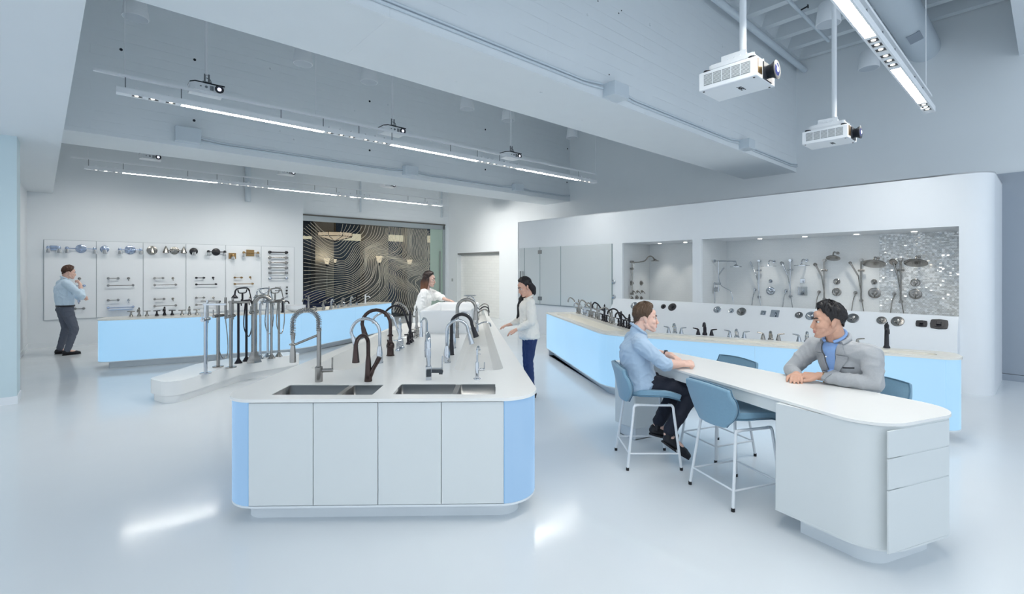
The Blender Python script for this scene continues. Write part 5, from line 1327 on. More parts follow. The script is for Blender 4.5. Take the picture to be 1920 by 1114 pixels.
# --- left row along the left trough
t = pulldown(M_chrome, 0.42, 0.27, 0.0145, -1, 'tall chrome gooseneck pull-down faucet behind the forked bronze one', 0.11, 0.031, tilt=-0.35, mh=M_chrome); t.location = base(712,680.5); t.rotation_euler.z = LEFTDIR
t = pulldown(M_bronze, 0.47, 0.29, 0.018, 1, 'tall bronze gooseneck faucet with ornate base in the left row', 0.1, 0.036, tilt=-0.25); t.location = base(732,667); t.rotation_euler.z = LEFTDIR
obj('ornament', MB().ell((0,0,0.1),(0.042,0.042,0.05)).ell((0,0.04,0.1),0.024).lathe([(0.03,0.2),(0.03,0.21),(0.02,0.22)]), M_bronze, t)
def bridge(m, h=0.36, reach=0.24, label='x', spread=0.1, grp='bridge faucets', kind=0):
    """two cross-handled valves, a column with finial and a swan spout"""
    t = thing('bridge_faucet', label, 'faucet', (0,0,0), 0, grp)
    obj('column', MB().lathe([(0.028,0),(0.03,0.012),(0.017,0.03),(0.02,h*0.3),(0.015,h*0.36),(0.021,h*0.55),(0.016,h*0.6),(0.018,h*0.72),(0.01,h*0.75),(0.016,h*0.8),(0.006,h*0.88),(0.001,h*0.9)]), m, t)
    if kind == 0: P = [Vx(0,0,h*0.58), Vx(reach*0.25,0,h*0.62), Vx(reach*0.5,0,h*0.86), Vx(reach*0.8,0,h*0.98), Vx(reach*0.98,0,h*0.86), Vx(reach,0,h*0.7)]
    else: P = [Vx(0,0,h*0.35), Vx(reach*0.12,0,h*0.6), Vx(reach*0.3,0,h*0.92), Vx(reach*0.62,0,h*1.02), Vx(reach*0.95,0,h*0.88), Vx(reach,0,h*0.72)]
    obj('spout', MB().tube(spline(P,6),0.0125,12), m, t)
    for s in (-1,1):
        o = obj('handle', MB().lathe([(0.027,0),(0.027,0.01),(0.014,0.03),(0.018,0.07),(0.012,0.1),(0.014,0.11)], (0,s*spread,0)), m, t)
        c = MB()
        for a in range(4): c.rc((0,s*spread,0.112),0.007,(0.04*math.cos(a*PI/2+.4),s*spread+0.04*math.sin(a*PI/2+.4),0.114),0.008,8)
        obj('cross_grip', c, m, o)
    obj('bridge_bar', MB().cyl((0,-spread,0.045),(0,spread,0.045),0.011), m, t)
    return t
t = bridge(M_chrome, 0.4, 0.3, 'clear chrome bridge faucet with high spout in the left island row', 0.11, kind=1); t.location = base(750,655); t.rotation_euler.z = LEFTDIR
t = bridge(M_dkblk, 0.44, 0.3, 'black bridge faucet with finial in the left island row', 0.11, kind=1); t.location = base(769,643); t.rotation_euler.z = LEFTDIR
t = bridge(M_nickel, 0.46, 0.3, 'nickel bridge faucet at the far end of the left row, beside the bathtub', 0.1); t.location = base(781,632); t.rotation_euler.z = LEFTDIR
# --- right row along the right trough
t = pulldown(M_chrome, 0.40, 0.2, 0.015, 0, 'chrome pull-down faucet with thick base, nearest in the right island row', 0.1, 0.033, tilt=0.3); t.location = base(838,680); t.rotation_euler.z = RIGHTDIR+0.1
t = pulldown(M_black, 0.42, 0.21, 0.018, 0, 'matte black gooseneck faucet in the right island row', 0.11, 0.026, tilt=0.35); t.location = base(846.5,665.5); t.rotation_euler.z = RIGHTDIR+0.1
t = pulldown(M_chrome, 0.40, 0.2, 0.011, 0, 'slim chrome gooseneck faucet just behind the matte black one', 0.06, 0.02); t.location = base(851.5,653); t.rotation_euler.z = RIGHTDIR
t = pulldown(M_chrome, 0.36, 0.12, 0.012, 0, 'short chrome faucet in front of the bathtub wall', 0.1, 0.024); t.location = base(800,658); t.rotation_euler.z = ang(Vector((-0.3,-0.9)))
t = pulldown(M_nickel, 0.5, 0.24, 0.022, 0, 'large brushed nickel arched faucet beside the bathtub corner', 0.12, 0.024); t.location = base(857.5,633.5); t.rotation_euler.z = RIGHTDIR
t = pulldown(M_chrome, 0.40, 0.16, 0.012, 0, 'chrome faucet with flat round top beyond the bathtub', 0.03, 0.022); t.location = base(873,598); t.rotation_euler.z = RIGHTDIR
obj('flat_top', MB().lathe([(0.1,0.41),(0.12,0.42),(0.1,0.43)], (0.08,0,0)), M_chrome, t)
def basin_tap(m, label, h=0.13, reach=0.14, grp='low basin taps'):
    t = thing('basin_faucet', label, 'faucet', (0,0,0), 0, grp)
    obj('body', MB().lathe([(0.026,0),(0.024,0.01),(0.02,h*0.8),(0.022,h)]), m, t)
    obj('spout', MB().tube(spline([Vx(0,0,h*0.75),Vx(reach*0.5,0,h*1.12),Vx(reach*0.9,0,h*1.02),Vx(reach,0,h*0.6)],6),0.011,10), m, t)
    obj('lever', MB().rc((0,0,h+0.006),0.012,(-0.05,0,h+0.04),0.007), m, t)
    return t
for px, py, m, lab in ((894,606,M_nickel,'low nickel basin tap, nearest of three at the far right trough'),(896,599,M_black,'low black basin tap at the far right trough'),(897,592,M_nickel,'low nickel basin tap, farthest at the right trough')):
    t = basin_tap(m, lab, 0.2, 0.2); t.location = base(px,py); t.rotation_euler.z = RIGHTDIR
t = basin_tap(M_chrome, 'low chrome waterfall tap lying under the big nickel arch', 0.12, 0.2); t.location = base(894,622); t.rotation_euler.z = RIGHTDIR

# ------------------------------------------------------------------ freestanding tub fillers on the low platform
ZQ = ZP+0.0005
def filler(px, py, m, h, label, rz, style, side=1):
    t = thing('tub_filler', label, 'tub filler', W(px,py,ZQ), rz, 'freestanding tub fillers')
    if style != 'goose':
        obj('base_flange', MB().lathe([(0.075,0),(0.075,0.012),(0.03,0.018)]), m, t)
        obj('post', MB().cyl((0,0,0.01),(0,0,h),0.024), m, t)
        obj('spout', MB().box((0.12,0,h-0.015),(0.3,0.04,0.028)) if style == 'square' else MB().cyl((-0.03,0,h-0.02),(0.27,0,h-0.02),0.019), m, t, bevel=0.004 if style == 'square' else 0)
    else:
        obj('base_flange', MB().lathe([(0.12,0),(0.12,0.01),(0.07,0.12),(0.05,0.17)], seg=6), m, t)
        obj('post', MB().cyl((0,0,0.15),(0,0,h-0.16),0.042), m, t)
        obj('spout', MB().tube(spline([Vx(0,0,h-0.18),Vx(0.01,0,h-0.08),Vx(0.08,0,h),Vx(0.18,0,h+0.01),Vx(0.27,0,h-0.05)],6),[0.036]*10+[0.032]*15,14), m, t)
    zc = h*0.77
    obj('valve_body', MB().cyl((0,-0.1,zc),(0,0.1,zc),0.024).cyl((0,side*0.1,zc),(0,side*0.1,zc+0.1),0.009), m, t)
    obj('hand_shower', MB().cyl((-0.03,-side*0.12,zc-0.06),(-0.03,-side*0.12,zc+0.27),0.017).cyl((0,-side*0.09,zc),(-0.03,-side*0.12,zc),0.014), m, t)
    obj('hose', MB().tube(spline([Vx(-0.03,-side*0.12,zc-0.06),Vx(-0.05,-side*0.14,zc*0.5),Vx(-0.06,-side*0.12,0.17),Vx(-0.04,-side*0.05,0.12),Vx(0,-0.02*side,0.25),Vx(0.0,-0.0,0.42)],6),0.007,8), m, t)
    return t
filler(385.5,700.5,M_chrome,0.99,'chrome freestanding tub filler, nearest on the low platform',ang(Vector((1,0.15))),'square',-1)
filler(409,688,M_nickel,1.0,'nickel tub filler behind the chrome one, spout to the left',ang(Vector((-1,0.1))),'square',1)
filler(433,689.5,M_nickel,1.0,'nickel tub filler with spout toward the black pair',ang(Vector((1,0.1))),'round',-1)
filler(476.5,679,M_nickel,1.03,'thick nickel tub filler with flared base and arched spout',ang(Vector((1,0.0))),'goose',-1)
def trad(p1, p2, m, h, label, hose=True):
    a, b = W(p1[0],p1[1],ZQ), W(p2[0],p2[1],ZQ); c = (a+b)/2; d = (b-a); w_ = d.length/2; rz = ang(d.xy)
    t = thing('tub_filler', label, 'tub filler', c, rz, 'freestanding tub fillers')
    for s in (-1,1):
        o = obj('leg', MB().lathe([(0.06,0),(0.055,0.01),(0.024,0.06),(0.018,0.08),(0.018,h)], (s*w_,0,0)), m, t)
        obj('cross_handle', MB().lathe([(0.02,0),(0.026,0.02),(0.012,0.03)], (s*w_,-0.02,h), (0,-1,0)).rc((s*w_-0.045,-0.05,h),0.008,(s*w_+0.045,-0.05,h),0.008,8).rc((s*w_,-0.05,h-0.045),0.008,(s*w_,-0.05,h+0.045),0.008,8), m, o)
    obj('bridge_bar', MB().cyl((-w_-0.02,0,h),(w_+0.02,0,h),0.021), m, t)
    obj('spout', MB().tube(spline([Vx(0,0,h),Vx(0,-0.04,h+0.02),Vx(0.02,-0.13,h+0.02),Vx(0.02,-0.16,h-0.03)],6),0.018,12), m, t)
    obj('cradle', MB().cyl((0,0,h),(0,0,h+0.15),0.014).tube(spline([Vx(-0.1,0,h+0.2),Vx(-0.07,0,h+0.15),Vx(0.07,0,h+0.15),Vx(0.1,0,h+0.2)],5),0.009,8), m, t)
    obj('hand_shower', MB().tube(spline([Vx(-0.17,0,h+0.1),Vx(-0.15,0,h+0.19),Vx(-0.08,0,h+0.22),Vx(0.1,0,h+0.22),Vx(0.16,0,h+0.17)],6),0.012,10).lathe([(0.012,0.03),(0.045,-0.01),(0.048,-0.03),(0.001,-0.03)], (-0.17,0,h+0.1)), m, t)
    if hose: obj('hose', MB().tube(spline([Vx(0.16,0,h+0.17),Vx(w_+0.1,-0.02,h-0.05),Vx(w_+0.08,-0.04,h*0.62),Vx(w_-0.02,-0.06,h*0.42),Vx(w_-0.12,-0.05,h*0.6),Vx(w_*0.4,-0.02,h-0.02)],7),0.008,8), m, t)
    return t
trad((447,681),(462,677),M_dkblk,0.95,'black tub filler on two legs with telephone handset')
trad((488,672.5),(502,669),M_chrome,0.93,'chrome tub filler on two legs with telephone handset')
trad((509,672),(523,668.4),M_nickel,0.93,'nickel tub filler on two legs, farthest along the platform')

# ------------------------------------------------------------------ back left counter: taps and vessel basin
def widespread(m, label, h=0.17, spread=0.12, style='cross', grp='three-piece taps on the back left counter'):
    """spout looks along +x, handles left and right of it"""
    t = thing('widespread_faucet', label, 'faucet', (0,0,0), 0, grp)
    if style == 'cross':
        obj('spout', MB().lathe([(0.035,0),(0.03,0.012),(0.016,0.06),(0.02,h*0.6),(0.013,h*0.75),(0.018,h*0.85),(0.004,h)]).tube(spline([Vx(0,0,h*0.55),Vx(0.05,0,h*0.75),Vx(0.11,0,h*0.72),Vx(0.13,0,h*0.5)],5),0.012,10), m, t)
    else:
        obj('spout', MB().tube(spline([Vx(0,0,0),Vx(0,0,h*0.55),Vx(0.02,0,h*0.95),Vx(0.07,0,h),Vx(0.11,0,h*0.8)],6),[0.032]*3+[0.022]*5+[0.017]*17,14), m, t)
    for s in (-1,1):
        if style == 'cross':
            o = obj('handle', MB().lathe([(0.033,0),(0.03,0.01),(0.014,0.05),(0.013,0.085)], (0,s*spread,0)), m, t)
            obj('cross_grip', MB().rc((0,s*spread-0.05,0.092),0.008,(0,s*spread+0.05,0.092),0.008,8).rc((-0.05,s*spread,0.092),0.008,(0.05,s*spread,0.092),0.008,8), m, o)
        else:
            o = obj('handle', MB().lathe([(0.03,0),(0.028,0.008),(0.013,0.066),(0.01,0.078)], (0,s*spread,0)), m, t)
            obj('lever_grip', MB().tube([Vx(0.0,s*spread,0.074),Vx(0.0,s*(spread+0.03),0.082),Vx(0.0,s*(spread+0.068),0.088)],[0.011,0.009,0.007],10), m, o)
    return t
FD = ang(-n12)     # towards the room from the front stretch of the counter
ZV0 = ZV+0.0005
a_ = widespread(M_nickel, 'nickel three-piece tap with cross handles, leftmost on the back left counter'); a_.location = W(260.7,593,ZV0); a_.rotation_euler.z = FD
a_ = widespread(M_dkblk, 'black three-piece tap with cross handles on the back left counter'); a_.location = W(308.5,591.5,ZV0); a_.rotation_euler.z = FD
a_ = widespread(M_nickel, 'nickel three-piece tap right of the black one on the back left counter', 0.17); a_.location = W(355,590.2,ZV0); a_.rotation_euler.z = FD
def vessel_tap(m, h, reach, label, lever=True):
    t = thing('vessel_faucet', label, 'faucet', (0,0,0), 0, 'tall single-hole taps')
    obj('body', MB().lathe([(0.034,0),(0.032,0.012),(0.023,0.03),(0.02,h*0.75),(0.023,h)]), m, t)
    obj('spout', MB().tube(spline([Vx(0,0,h*0.72),Vx(reach*0.45,0,h*0.86),Vx(reach*0.85,0,h*0.82),Vx(reach,0,h*0.66)],6),0.013,10), m, t)
    if lever: obj('lever', MB().lathe([(0.02,h),(0.012,h+0.02),(0.001,h+0.022)]).rc((0,0,h+0.015),0.008,(reach*0.5,0,h+0.035),0.006), m, t)
    return t
t = vessel_tap(M_dkblk, 0.27, 0.14, 'tall black single tap left of the white vessel basin'); t.location = W(530,586,ZV0); t.rotation_euler.z = ang(Vector((1,-0.1)))
t = vessel_tap(M_nickel, 0.29, 0.13, 'tall nickel tap right of the white vessel basin'); t.location = W(578.5,583,ZV0); t.rotation_euler.z = ang(Vector((-1,0.0)))
vp = W(555,584.5,ZV0); t = thing('vessel_basin', 'round white vessel basin on the back left counter', 'basin', vp)
obj('bowl', MB().lathe([(0.09,0),(0.12,0.012),(0.19,0.06),(0.205,0.12),(0.2,0.135),(0.19,0.12),(0.17,0.06),(0.08,0.02),(0.001,0.018)], seg=32, sx=0.95), M_porc, t)
obj('basin_foot', MB().lathe([(0.085,0.0),(0.085,0.008)]), M_grey, t)
FD2 = ang(-n23)
for px, py, m, lab in ((606,581.2,M_nickel,'nickel arched three-piece tap, first right of the tall nickel tap'),(621,578.5,M_chrome,'chrome arched three-piece tap, second in the row before the glass'),(641,575.5,M_nickel,'nickel arched three-piece tap, third in the row before the glass'),(657.5,572.5,M_chrome,'chrome arched three-piece tap, last in the row before the glass')):
    t = widespread(m, lab, 0.2, 0.17, 'lever'); t.location = W(px,py,ZV0); t.rotation_euler.z = FD2-0.35
t = vessel_tap(M_dkblk, 0.23, 0.15, 'tall black tap near the right end of the back left counter'); t.location = W(669,571,ZV0); t.rotation_euler.z = ang(Vector((1,-0.2)))
t = vessel_tap(M_porc, 0.22, 0.13, 'white tap, last at the right end of the back left counter'); t.location = W(685,569.5,ZV0); t.rotation_euler.z = ang(Vector((1,-0.2)))

# ------------------------------------------------------------------ right counter taps
FR = ang(-nb1)
for px, py, m, h, lab, k in ((1085,588,M_nickel,0.33,'nickel bridge faucet, farthest on the right counter',0),
   (1097,591.5,M_chrome,0.26,'chrome bridge faucet, second from the far end of the right counter',0),
   (1108,595,M_nickel,0.33,'nickel bridge faucet with long spout, third on the right counter',0),
   (1120,598.5,M_nickel,0.30,'nickel bridge faucet just before the first black one on the right counter',0),
   (1133.5,602.5,M_dkblk,0.33,'black bridge faucet, first black one on the right counter',0),
   (1147,607,M_nickel,0.26,'nickel gooseneck bridge faucet between two black ones on the right counter',1),
   (1164.5,612,M_dkblk,0.27,'black gooseneck bridge faucet, second black one on the right counter',1),
   (1180,616.5,M_dkblk,0.25,'black bridge faucet nearest the seated young man\'s shoulder',0)):
    t = bridge(m, h, 0.22, lab, 0.1, 'bridge faucets on the right counter', k); t.location = W(px,py,Z0); t.rotation_euler.z = FR
FR2 = ang(-nb2)
for px, py, m, h, lab in ((1265.5,625,M_chrome,0.15,'shiny chrome three-piece tap just right of the young man\'s face'),
   (1321.5,628.5,M_dkblk,0.19,'black three-piece tap on the right counter'),
   (1381.5,633,M_chrome,0.12,'chrome three-piece tap with splayed levers on the right counter'),
   (1445,637.5,M_nickel,0.12,'nickel three-piece tap with splayed levers, left of the suited man')):
    t = widespread(m, lab, h*0.85, 0.085, 'lever', 'three-piece taps on the right counter'); t.location = W(px,py,Z0); t.rotation_euler.z = FR2
t = widespread(M_chrome, 'chrome three-piece tap just left of the suited man\'s face', 0.12, 0.085, 'lever', 'three-piece taps on the right counter'); t.location = W(1513,641.5,Z0); t.rotation_euler.z = FR2
t = widespread(M_nickel, 'nickel tap hidden behind the suited man\'s shoulder, one lever peeking out', 0.12, 0.1, 'lever', 'three-piece taps on the right counter'); t.location = W(1588,647,Z0); t.rotation_euler.z = FR2
t = vessel_tap(M_black, 0.26, 0.12, 'tall matte black tap standing alone near the right end of the counter'); t.location = W(1662.5,652.5,Z0); t.rotation_euler.z = FR2
# ================================================================== COUNTER STOOLS
M_uph = mat('blue_grey_fabric', (122,158,180), rough=0.85, sheen=0.3, noise=0.06, nscale=60, bump=0.12, bscale=350)
M_leg = mat('stool_white_metal', (230,234,238), rough=0.35, noise=0.01)
M_foot = mat('stool_foot_black', (24,24,28), rough=0.6)
def loft(fn, ns, nt, thick):
    """closed shell of even thickness over a grid surface"""
    P = [[Vector(fn(i/ns, j/nt)) for i in range(ns+1)] for j in range(nt+1)]
    Nn = [[None]*(ns+1) for _ in range(nt+1)]
    for j in range(nt+1):
        for i in range(ns+1):
            a = P[j][min(i+1,ns)]-P[j][max(i-1,0)]; b = P[min(j+1,nt)][i]-P[max(j-1,0)][i]
            Nn[j][i] = a.cross(b).normalized()
    w = ns+1; vs = [p for r in P for p in r]+[P[j][i]-Nn[j][i]*thick for j in range(nt+1) for i in range(ns+1)]; o = w*(nt+1); fs = []
    for j in range(nt):
        for i in range(ns):
            a = j*w+i; fs.append((a,a+1,a+w+1,a+w)); fs.append((o+a,o+a+w,o+a+w+1,o+a+1))
    edge = [(0,i) for i in range(w)]+[(j,ns) for j in range(1,nt+1)]+[(nt,i) for i in range(ns-1,-1,-1)]+[(j,0) for j in range(nt-1,0,-1)]
    E = [j*w+i for j,i in edge]
    for k in range(len(E)):
        a, b = E[k], E[(k+1) % len(E)]; fs.append((b,a,o+a,o+b))
    return MB().add(vs, fs)
def lerp3(L, t):
    n = len(L)-1; x = min(t*n, n-1e-6); i = int(x); f = x-i
    a, b, c, d = L[max(i-1,0)], L[i], L[i+1], L[min(i+2,n)]
    return 0.5*(2*b+(c-a)*f+(2*a-5*b+4*c-d)*f*f+(3*b-a-3*c+d)*f**3)
def back_fn(s, t):
    w_ = lerp3([0.13,0.2,0.24,0.242,0.225], t); y = (s*2-1)*w_
    x = -0.215-0.055*t + 0.24*(s-0.5)**2*(0.35+0.5*math.sin(PI*min(t*1.15,1)))
    z = 0.575+0.315*t - 0.012*(s*2-1)**2*(t > 0.8)
    return (x, y, z)
def seat_fn(s, t):
    w_ = lerp3([0.135,0.215,0.24,0.235,0.205], t); y = (s*2-1)*w_
    x = -0.205+0.44*t; z = 0.612+0.026*math.sin(PI*min(1,t*0.9))-0.035*max(0,t-0.75)*4*0.5+0.02*(s*2-1)**2*(1-t)
    return (x, y, z)
def stool():
    t = thing('counter_stool', 'x', 'stool', (0,0,0), 0, 'counter stools at the table')
    b = obj('backrest', loft(back_fn, 16, 12, 0.035), M_uph, t, bevel=0.010)
    s = obj('seat', loft(lambda s_, t_: seat_fn(1-s_, t_), 14, 14, -0.05), M_uph, t, bevel=0.010)
    def piping(fn, par, off):
        E = [(i/16,0.0) for i in range(17)]+[(1,i/16) for i in range(1,17)]+[(1-i/16,1.0) for i in range(1,17)]+[(0,1-i/16) for i in range(1,17)]
        obj('piping', MB().tube([Vector(fn(a,c))+off for a,c in E], 0.0045, 6), mat('fabric_piping', (88,122,144), rough=0.8), par)
    piping(back_fn, b, Vector((0.002,0,0))); piping(seat_fn, s, Vector((0,0,-0.002)))
    fr = MB()
    for sg in (-1,1): fr.cyl((-0.16,sg*0.17,0.555),(0.17,sg*0.185,0.555),0.0105,seg=10)
    obj('seat_frame', fr, M_leg, t)
    ft = {}
    for (a, sg) in ((-1,-1),(-1,1),(1,-1),(1,1)):
        top_ = Vector((0.175 if a > 0 else -0.165, sg*0.185, 0.555)); bot = Vector((0.235 if a > 0 else -0.235, sg*0.232, 0.012))
        l = obj('leg', MB().tube(spline([top_+Vector((-a*0.04,0,0.004)), top_+Vector((0,0,-0.012)), top_.lerp(bot,0.2), bot],5), 0.0115, 10), M_leg, t)
        obj('foot_cap', MB().cyl(bot-Vector((0,0,0.011)), bot+Vector((0,0,0.014)), 0.0135, seg=10), M_foot, l)
        ft[(a,sg)] = top_.lerp(bot, 0.76)
    for p, q in (((-1,-1),(1,-1)),((-1,1),(1,1)),((-1,-1),(-1,1)),((1,-1),(1,1))):
        obj('footrest', MB().cyl(ft[p], ft[q], 0.0075, seg=8), M_leg, t)
    return t
st = stool()
def stool_at(first, bl_, fl_, lab, cx, cy, dx, dy):
    a = ang(Vector((dx,dy)))
    if first: st.location = (cx,cy,0); st.rotation_euler.z = a; st['label'] = lab
    else: dup(st, (cx,cy,0), a, lab)
stool_at(True, 0, 0, 'blue-grey counter stool with white legs on which the young man sits', 1.244, 4.405, 1, 0.0)
stool_at(False, 0, 0, 'empty blue-grey counter stool pushed up to the near side of the table', 1.75, 3.755, 0.93, 0.31)
stool_at(False, 0, 0, 'empty blue-grey stool on the far side of the table, only its back top showing', 1.985, 4.63, -0.94, -0.35)
stool_at(False, 0, 0, 'blue-grey counter stool behind the suited man', 2.74, 3.79, -0.92, -0.38)
# ================================================================== PEOPLE
from mathutils.bvhtree import BVHTree
from mathutils import noise as mnoise
def remeshed(name, mb, m, parent, voxel=0.006, it=4, label=None, fac=0.5, fold=0.0, fk=14.0):
    me = bpy.data.meshes.new(name+'_raw'); me.from_pydata([tuple(v) for v in mb.v], [], mb.f); me.update()
    o = bpy.data.objects.new(name, me); COL.objects.link(o)
    r = o.modifiers.new('r','REMESH'); r.mode = 'VOXEL'; r.voxel_size = voxel; r.use_smooth_shade = True
    s = o.modifiers.new('s','SMOOTH'); s.factor = fac; s.iterations = it
    bpy.context.view_layer.update()
    new = bpy.data.meshes.new_from_object(o.evaluated_get(bpy.context.evaluated_depsgraph_get()))
    o.modifiers.clear(); o.data = new; bpy.data.meshes.remove(me); new.name = name
    if fold:
        nr = [v.normal.copy() for v in new.vertices]
        for v, n_ in zip(new.vertices, nr):
            q = v.co*fk; w_ = Vector((q.x+0.6*q.z, q.y, q.z*0.75-0.5*q.x)) + mnoise.noise_vector(q*0.4)*1.2
            r_ = 1-abs(mnoise.noise(w_)); v.co += n_*(fold*(r_**3*2-1.0) + fold*0.35*mnoise.noise(w_*2.3))
        new.update()
    new.polygons.foreach_set('use_smooth', [True]*len(new.polygons)); new.materials.clear(); new.materials.append(m)
    if parent is not None: o.parent = parent
    if label: o['label'] = label
    return o
def bvh_of(o):
    return BVHTree.FromPolygons([v.co.copy() for v in o.data.vertices], [tuple(p.vertices) for p in o.data.polygons])
def drape(name, bv, quad, m, parent, off=0.004, th=0.004, n=8, d=(-1,0,0), org=1.0, label=None):
    """patch with corners (y,z) laid on the front of a garment"""
    q = [Vector((a,b)) for a,b in quad]; D = Vector(d).normalized()
    def fn(s, t):
        p = q[0]*(1-s)*(1-t)+q[1]*s*(1-t)+q[2]*s*t+q[3]*(1-s)*t
        o = Vector((0,p.x,p.y))-D*org
        h = bv.ray_cast(o, D)
        pt = h[0] if h[0] is not None else o+D*org*0.9
        return pt-D*off
    return obj(name, loft(fn, n, n, th), m, parent, label=label)
def ellchain(mb, P, R, n=6):
    """trunk as a run of flattened balls: P points, R (depth, width) half sizes"""
    for i in range(len(P)-1):
        a, b = Vector(P[i]), Vector(P[i+1]); k = max(2, int((b-a).length/0.011))
        z = (b-a).normalized(); y = Vector((0,1,0)); x = y.cross(z).normalized(); y = z.cross(x)
        M = Matrix((x,y,z)).transposed()
        for j in range(k+1):
            t = j/k; t2 = t*t*(3-2*t)
            dx = R[i][0]*(1-t2)+R[i+1][0]*t2; dy = R[i][1]*(1-t2)+R[i+1][1]*t2
            mb.ell(a.lerp(b,t), (dx,dy,0.05), M, 22, 8)
def hand(mb, wrist, f, n, ts, curl=(0.35,0.5,0.4), spread=0.12, sc=1.0, thumb=0.6):
    wrist = Vector(wrist); f = Vector(f).normalized(); n = Vector(n); n = (n-f*n.dot(f)).normalized(); s = f.cross(n)*ts   # s points to the thumb side
    K = []
    for i, o in enumerate((0.031,0.0105,-0.0105,-0.031)):
        k = wrist+f*(0.092-0.006*abs(i-1.2))*sc+s*o*sc
        mb.rc(wrist+s*o*0.55*sc+f*0.01*sc, 0.017*sc, k, 0.0115*sc); K.append(k)
    mb.rc(wrist-f*0.02*sc, 0.024*sc, wrist+f*0.045*sc, 0.023*sc)
    L = (0.074,0.083,0.077,0.06)
    for i, k in enumerate(K):
        d = (f+s*spread*(1.5-i)*0.6).normalized(); p = k; a = 0
        ax = d.cross(n).normalized()
        for j, (fr, c) in enumerate(zip((0.46,0.3,0.24), curl)):
            a += c*(1+0.08*i); dd = d*math.cos(a)-n*math.sin(a); q = p+dd*L[i]*fr*sc
            mb.rc(p, (0.0098-0.0009*j)*sc, q, (0.0092-0.0011*j)*sc, 10); p = q
    b = wrist+f*0.02*sc+s*0.026*sc; d1 = (f*0.75+s*0.6-n*0.35*thumb).normalized(); p1 = b+d1*0.044*sc; d2 = (f*0.95+s*0.12-n*0.4*thumb).normalized(); p2 = p1+d2*0.034*sc; p3 = p2+(d2+f*0.2-s*0.1).normalized()*0.026*sc
    mb.rc(b,0.017*sc,p1,0.0135*sc,10); mb.rc(p1,0.0125*sc,p2,0.011*sc,10); mb.rc(p2,0.011*sc,p3,0.0085*sc,10)
def headM(c, yaw, pitch, roll=0.0, sc=1.0):
    return Matrix.Translation(Vector(c)) @ Matrix.Rotation(yaw,4,'Z') @ Matrix.Rotation(pitch,4,'Y') @ Matrix.Rotation(roll,4,'X') @ Matrix.Scale(sc,4)
def head_skin(mb, M, fem=False):
    R3 = M.to_3x3(); sc = R3.col[0].length; Rn = R3.normalized()
    E = lambda c, r, Rl=None: mb.ell(M @ Vector(c), Vector(r)*sc if not isinstance(r,(int,float)) else r*sc, Rn @ (Rl or Matrix.Identity(3)), 20, 14)
    C = lambda a, ra, b, rb: mb.rc(M @ Vector(a), ra*sc, M @ Vector(b), rb*sc, 12)
    jw = 0.88 if fem else 1.0
    E((-0.014,0,0.036),(0.092,0.073,0.082)); E((0.03,0,-0.02),(0.06,0.06*jw,0.08))
    for s in (-1,1):
        C((-0.012,s*0.05*jw,-0.045),0.02,(0.012,s*0.045*jw,-0.078),0.016); C((0.012,s*0.045*jw,-0.078),0.016,(0.068,s*0.014,-0.104),0.017)
        E((0.06,s*0.036*jw,-0.026),(0.026,0.024,0.022)); E((-0.012,s*0.074,-0.006),(0.017,0.008,0.032), Matrix.Rotation(-0.25,3,'Y') @ Matrix.Rotation(s*0.35,3,'Z'))
        E((-0.006,s*0.07,-0.03),(0.009,0.007,0.011))
        C((0.082,s*0.012,0.02),0.010,(0.066,s*0.046,0.022),0.011); E((0.104,s*0.010,-0.041),0.0085)
        C((0.05,s*0.04*jw,-0.06),0.018,(0.07,s*0.02,-0.085),0.018)
    C((0.083,0,0.016),0.0095,(0.107,0,-0.034),0.0105); E((0.109,0,-0.037),(0.011,0.011,0.010)); C((0.1,0,-0.046),0.007,(0.092,0,-0.058),0.009)
    C((0.06,-0.018,-0.06),0.026,(0.06,0.018,-0.06),0.026); E((0.084,0,-0.07),(0.014,0.024,0.014)); E((0.076,0,-0.103),(0.019,0.018,0.016))
    E((0.07,0,0.05),(0.018,0.045,0.03))
def face_bits(M, par, eye_rgb, brow, lipm):
    for s in (-1,1):
        mb = MB().ell(M @ Vector((0.0705,s*0.031,0.001)), 0.0118*M.to_scale().x, None, 14, 10); e = obj('eye', mb, mat('eye_white',(214,208,204),rough=0.15), par)
        mb = MB().ell(M @ Vector((0.0795,s*0.0315,0.0005)), Vector((0.0042,0.0058,0.0058))*M.to_scale().x, M.to_3x3().normalized(), 12, 8); obj('iris', mb, mat('iris_dark',eye_rgb,rough=0.1), e)
        up = MB(); P = [M @ Vector((0.0845-0.06*(abs(y)-0.031)**2*10,s*abs(y),0.0065-12*(abs(y)-0.031)**2)) for y in (0.018,0.025,0.031,0.037,0.044)]
        up.tube(P, 0.0022*M.to_scale().x, 8); obj('eyelid', up, mat('lash_line',(60,44,40),rough=0.6), e)
        P = [M @ Vector(p) for p in ((0.0945,s*0.012,0.022),(0.092,s*0.024,0.028),(0.082,s*0.038,0.029),(0.07,s*0.05,0.023))]
        obj('eyebrow', MB().tube(spline(P,4), [0.004*M.to_scale().x]*9+[0.0032]*2+[0.002]*2, 8), brow, par)
    P = [M @ Vector(p) for p in ((0.083,-0.021,-0.069),(0.0965,-0.007,-0.0665),(0.0965,0.007,-0.0665),(0.083,0.021,-0.069))]
    l = MB().tube(spline(P,4),0.0042*M.to_scale().x,8)
    P = [M @ Vector(p) for p in ((0.083,-0.019,-0.0715),(0.095,-0.006,-0.0765),(0.095,0.006,-0.0765),(0.083,0.019,-0.0715))]
    l.tube(spline(P,4),0.005*M.to_scale().x,8); obj('lips', l, lipm, par)
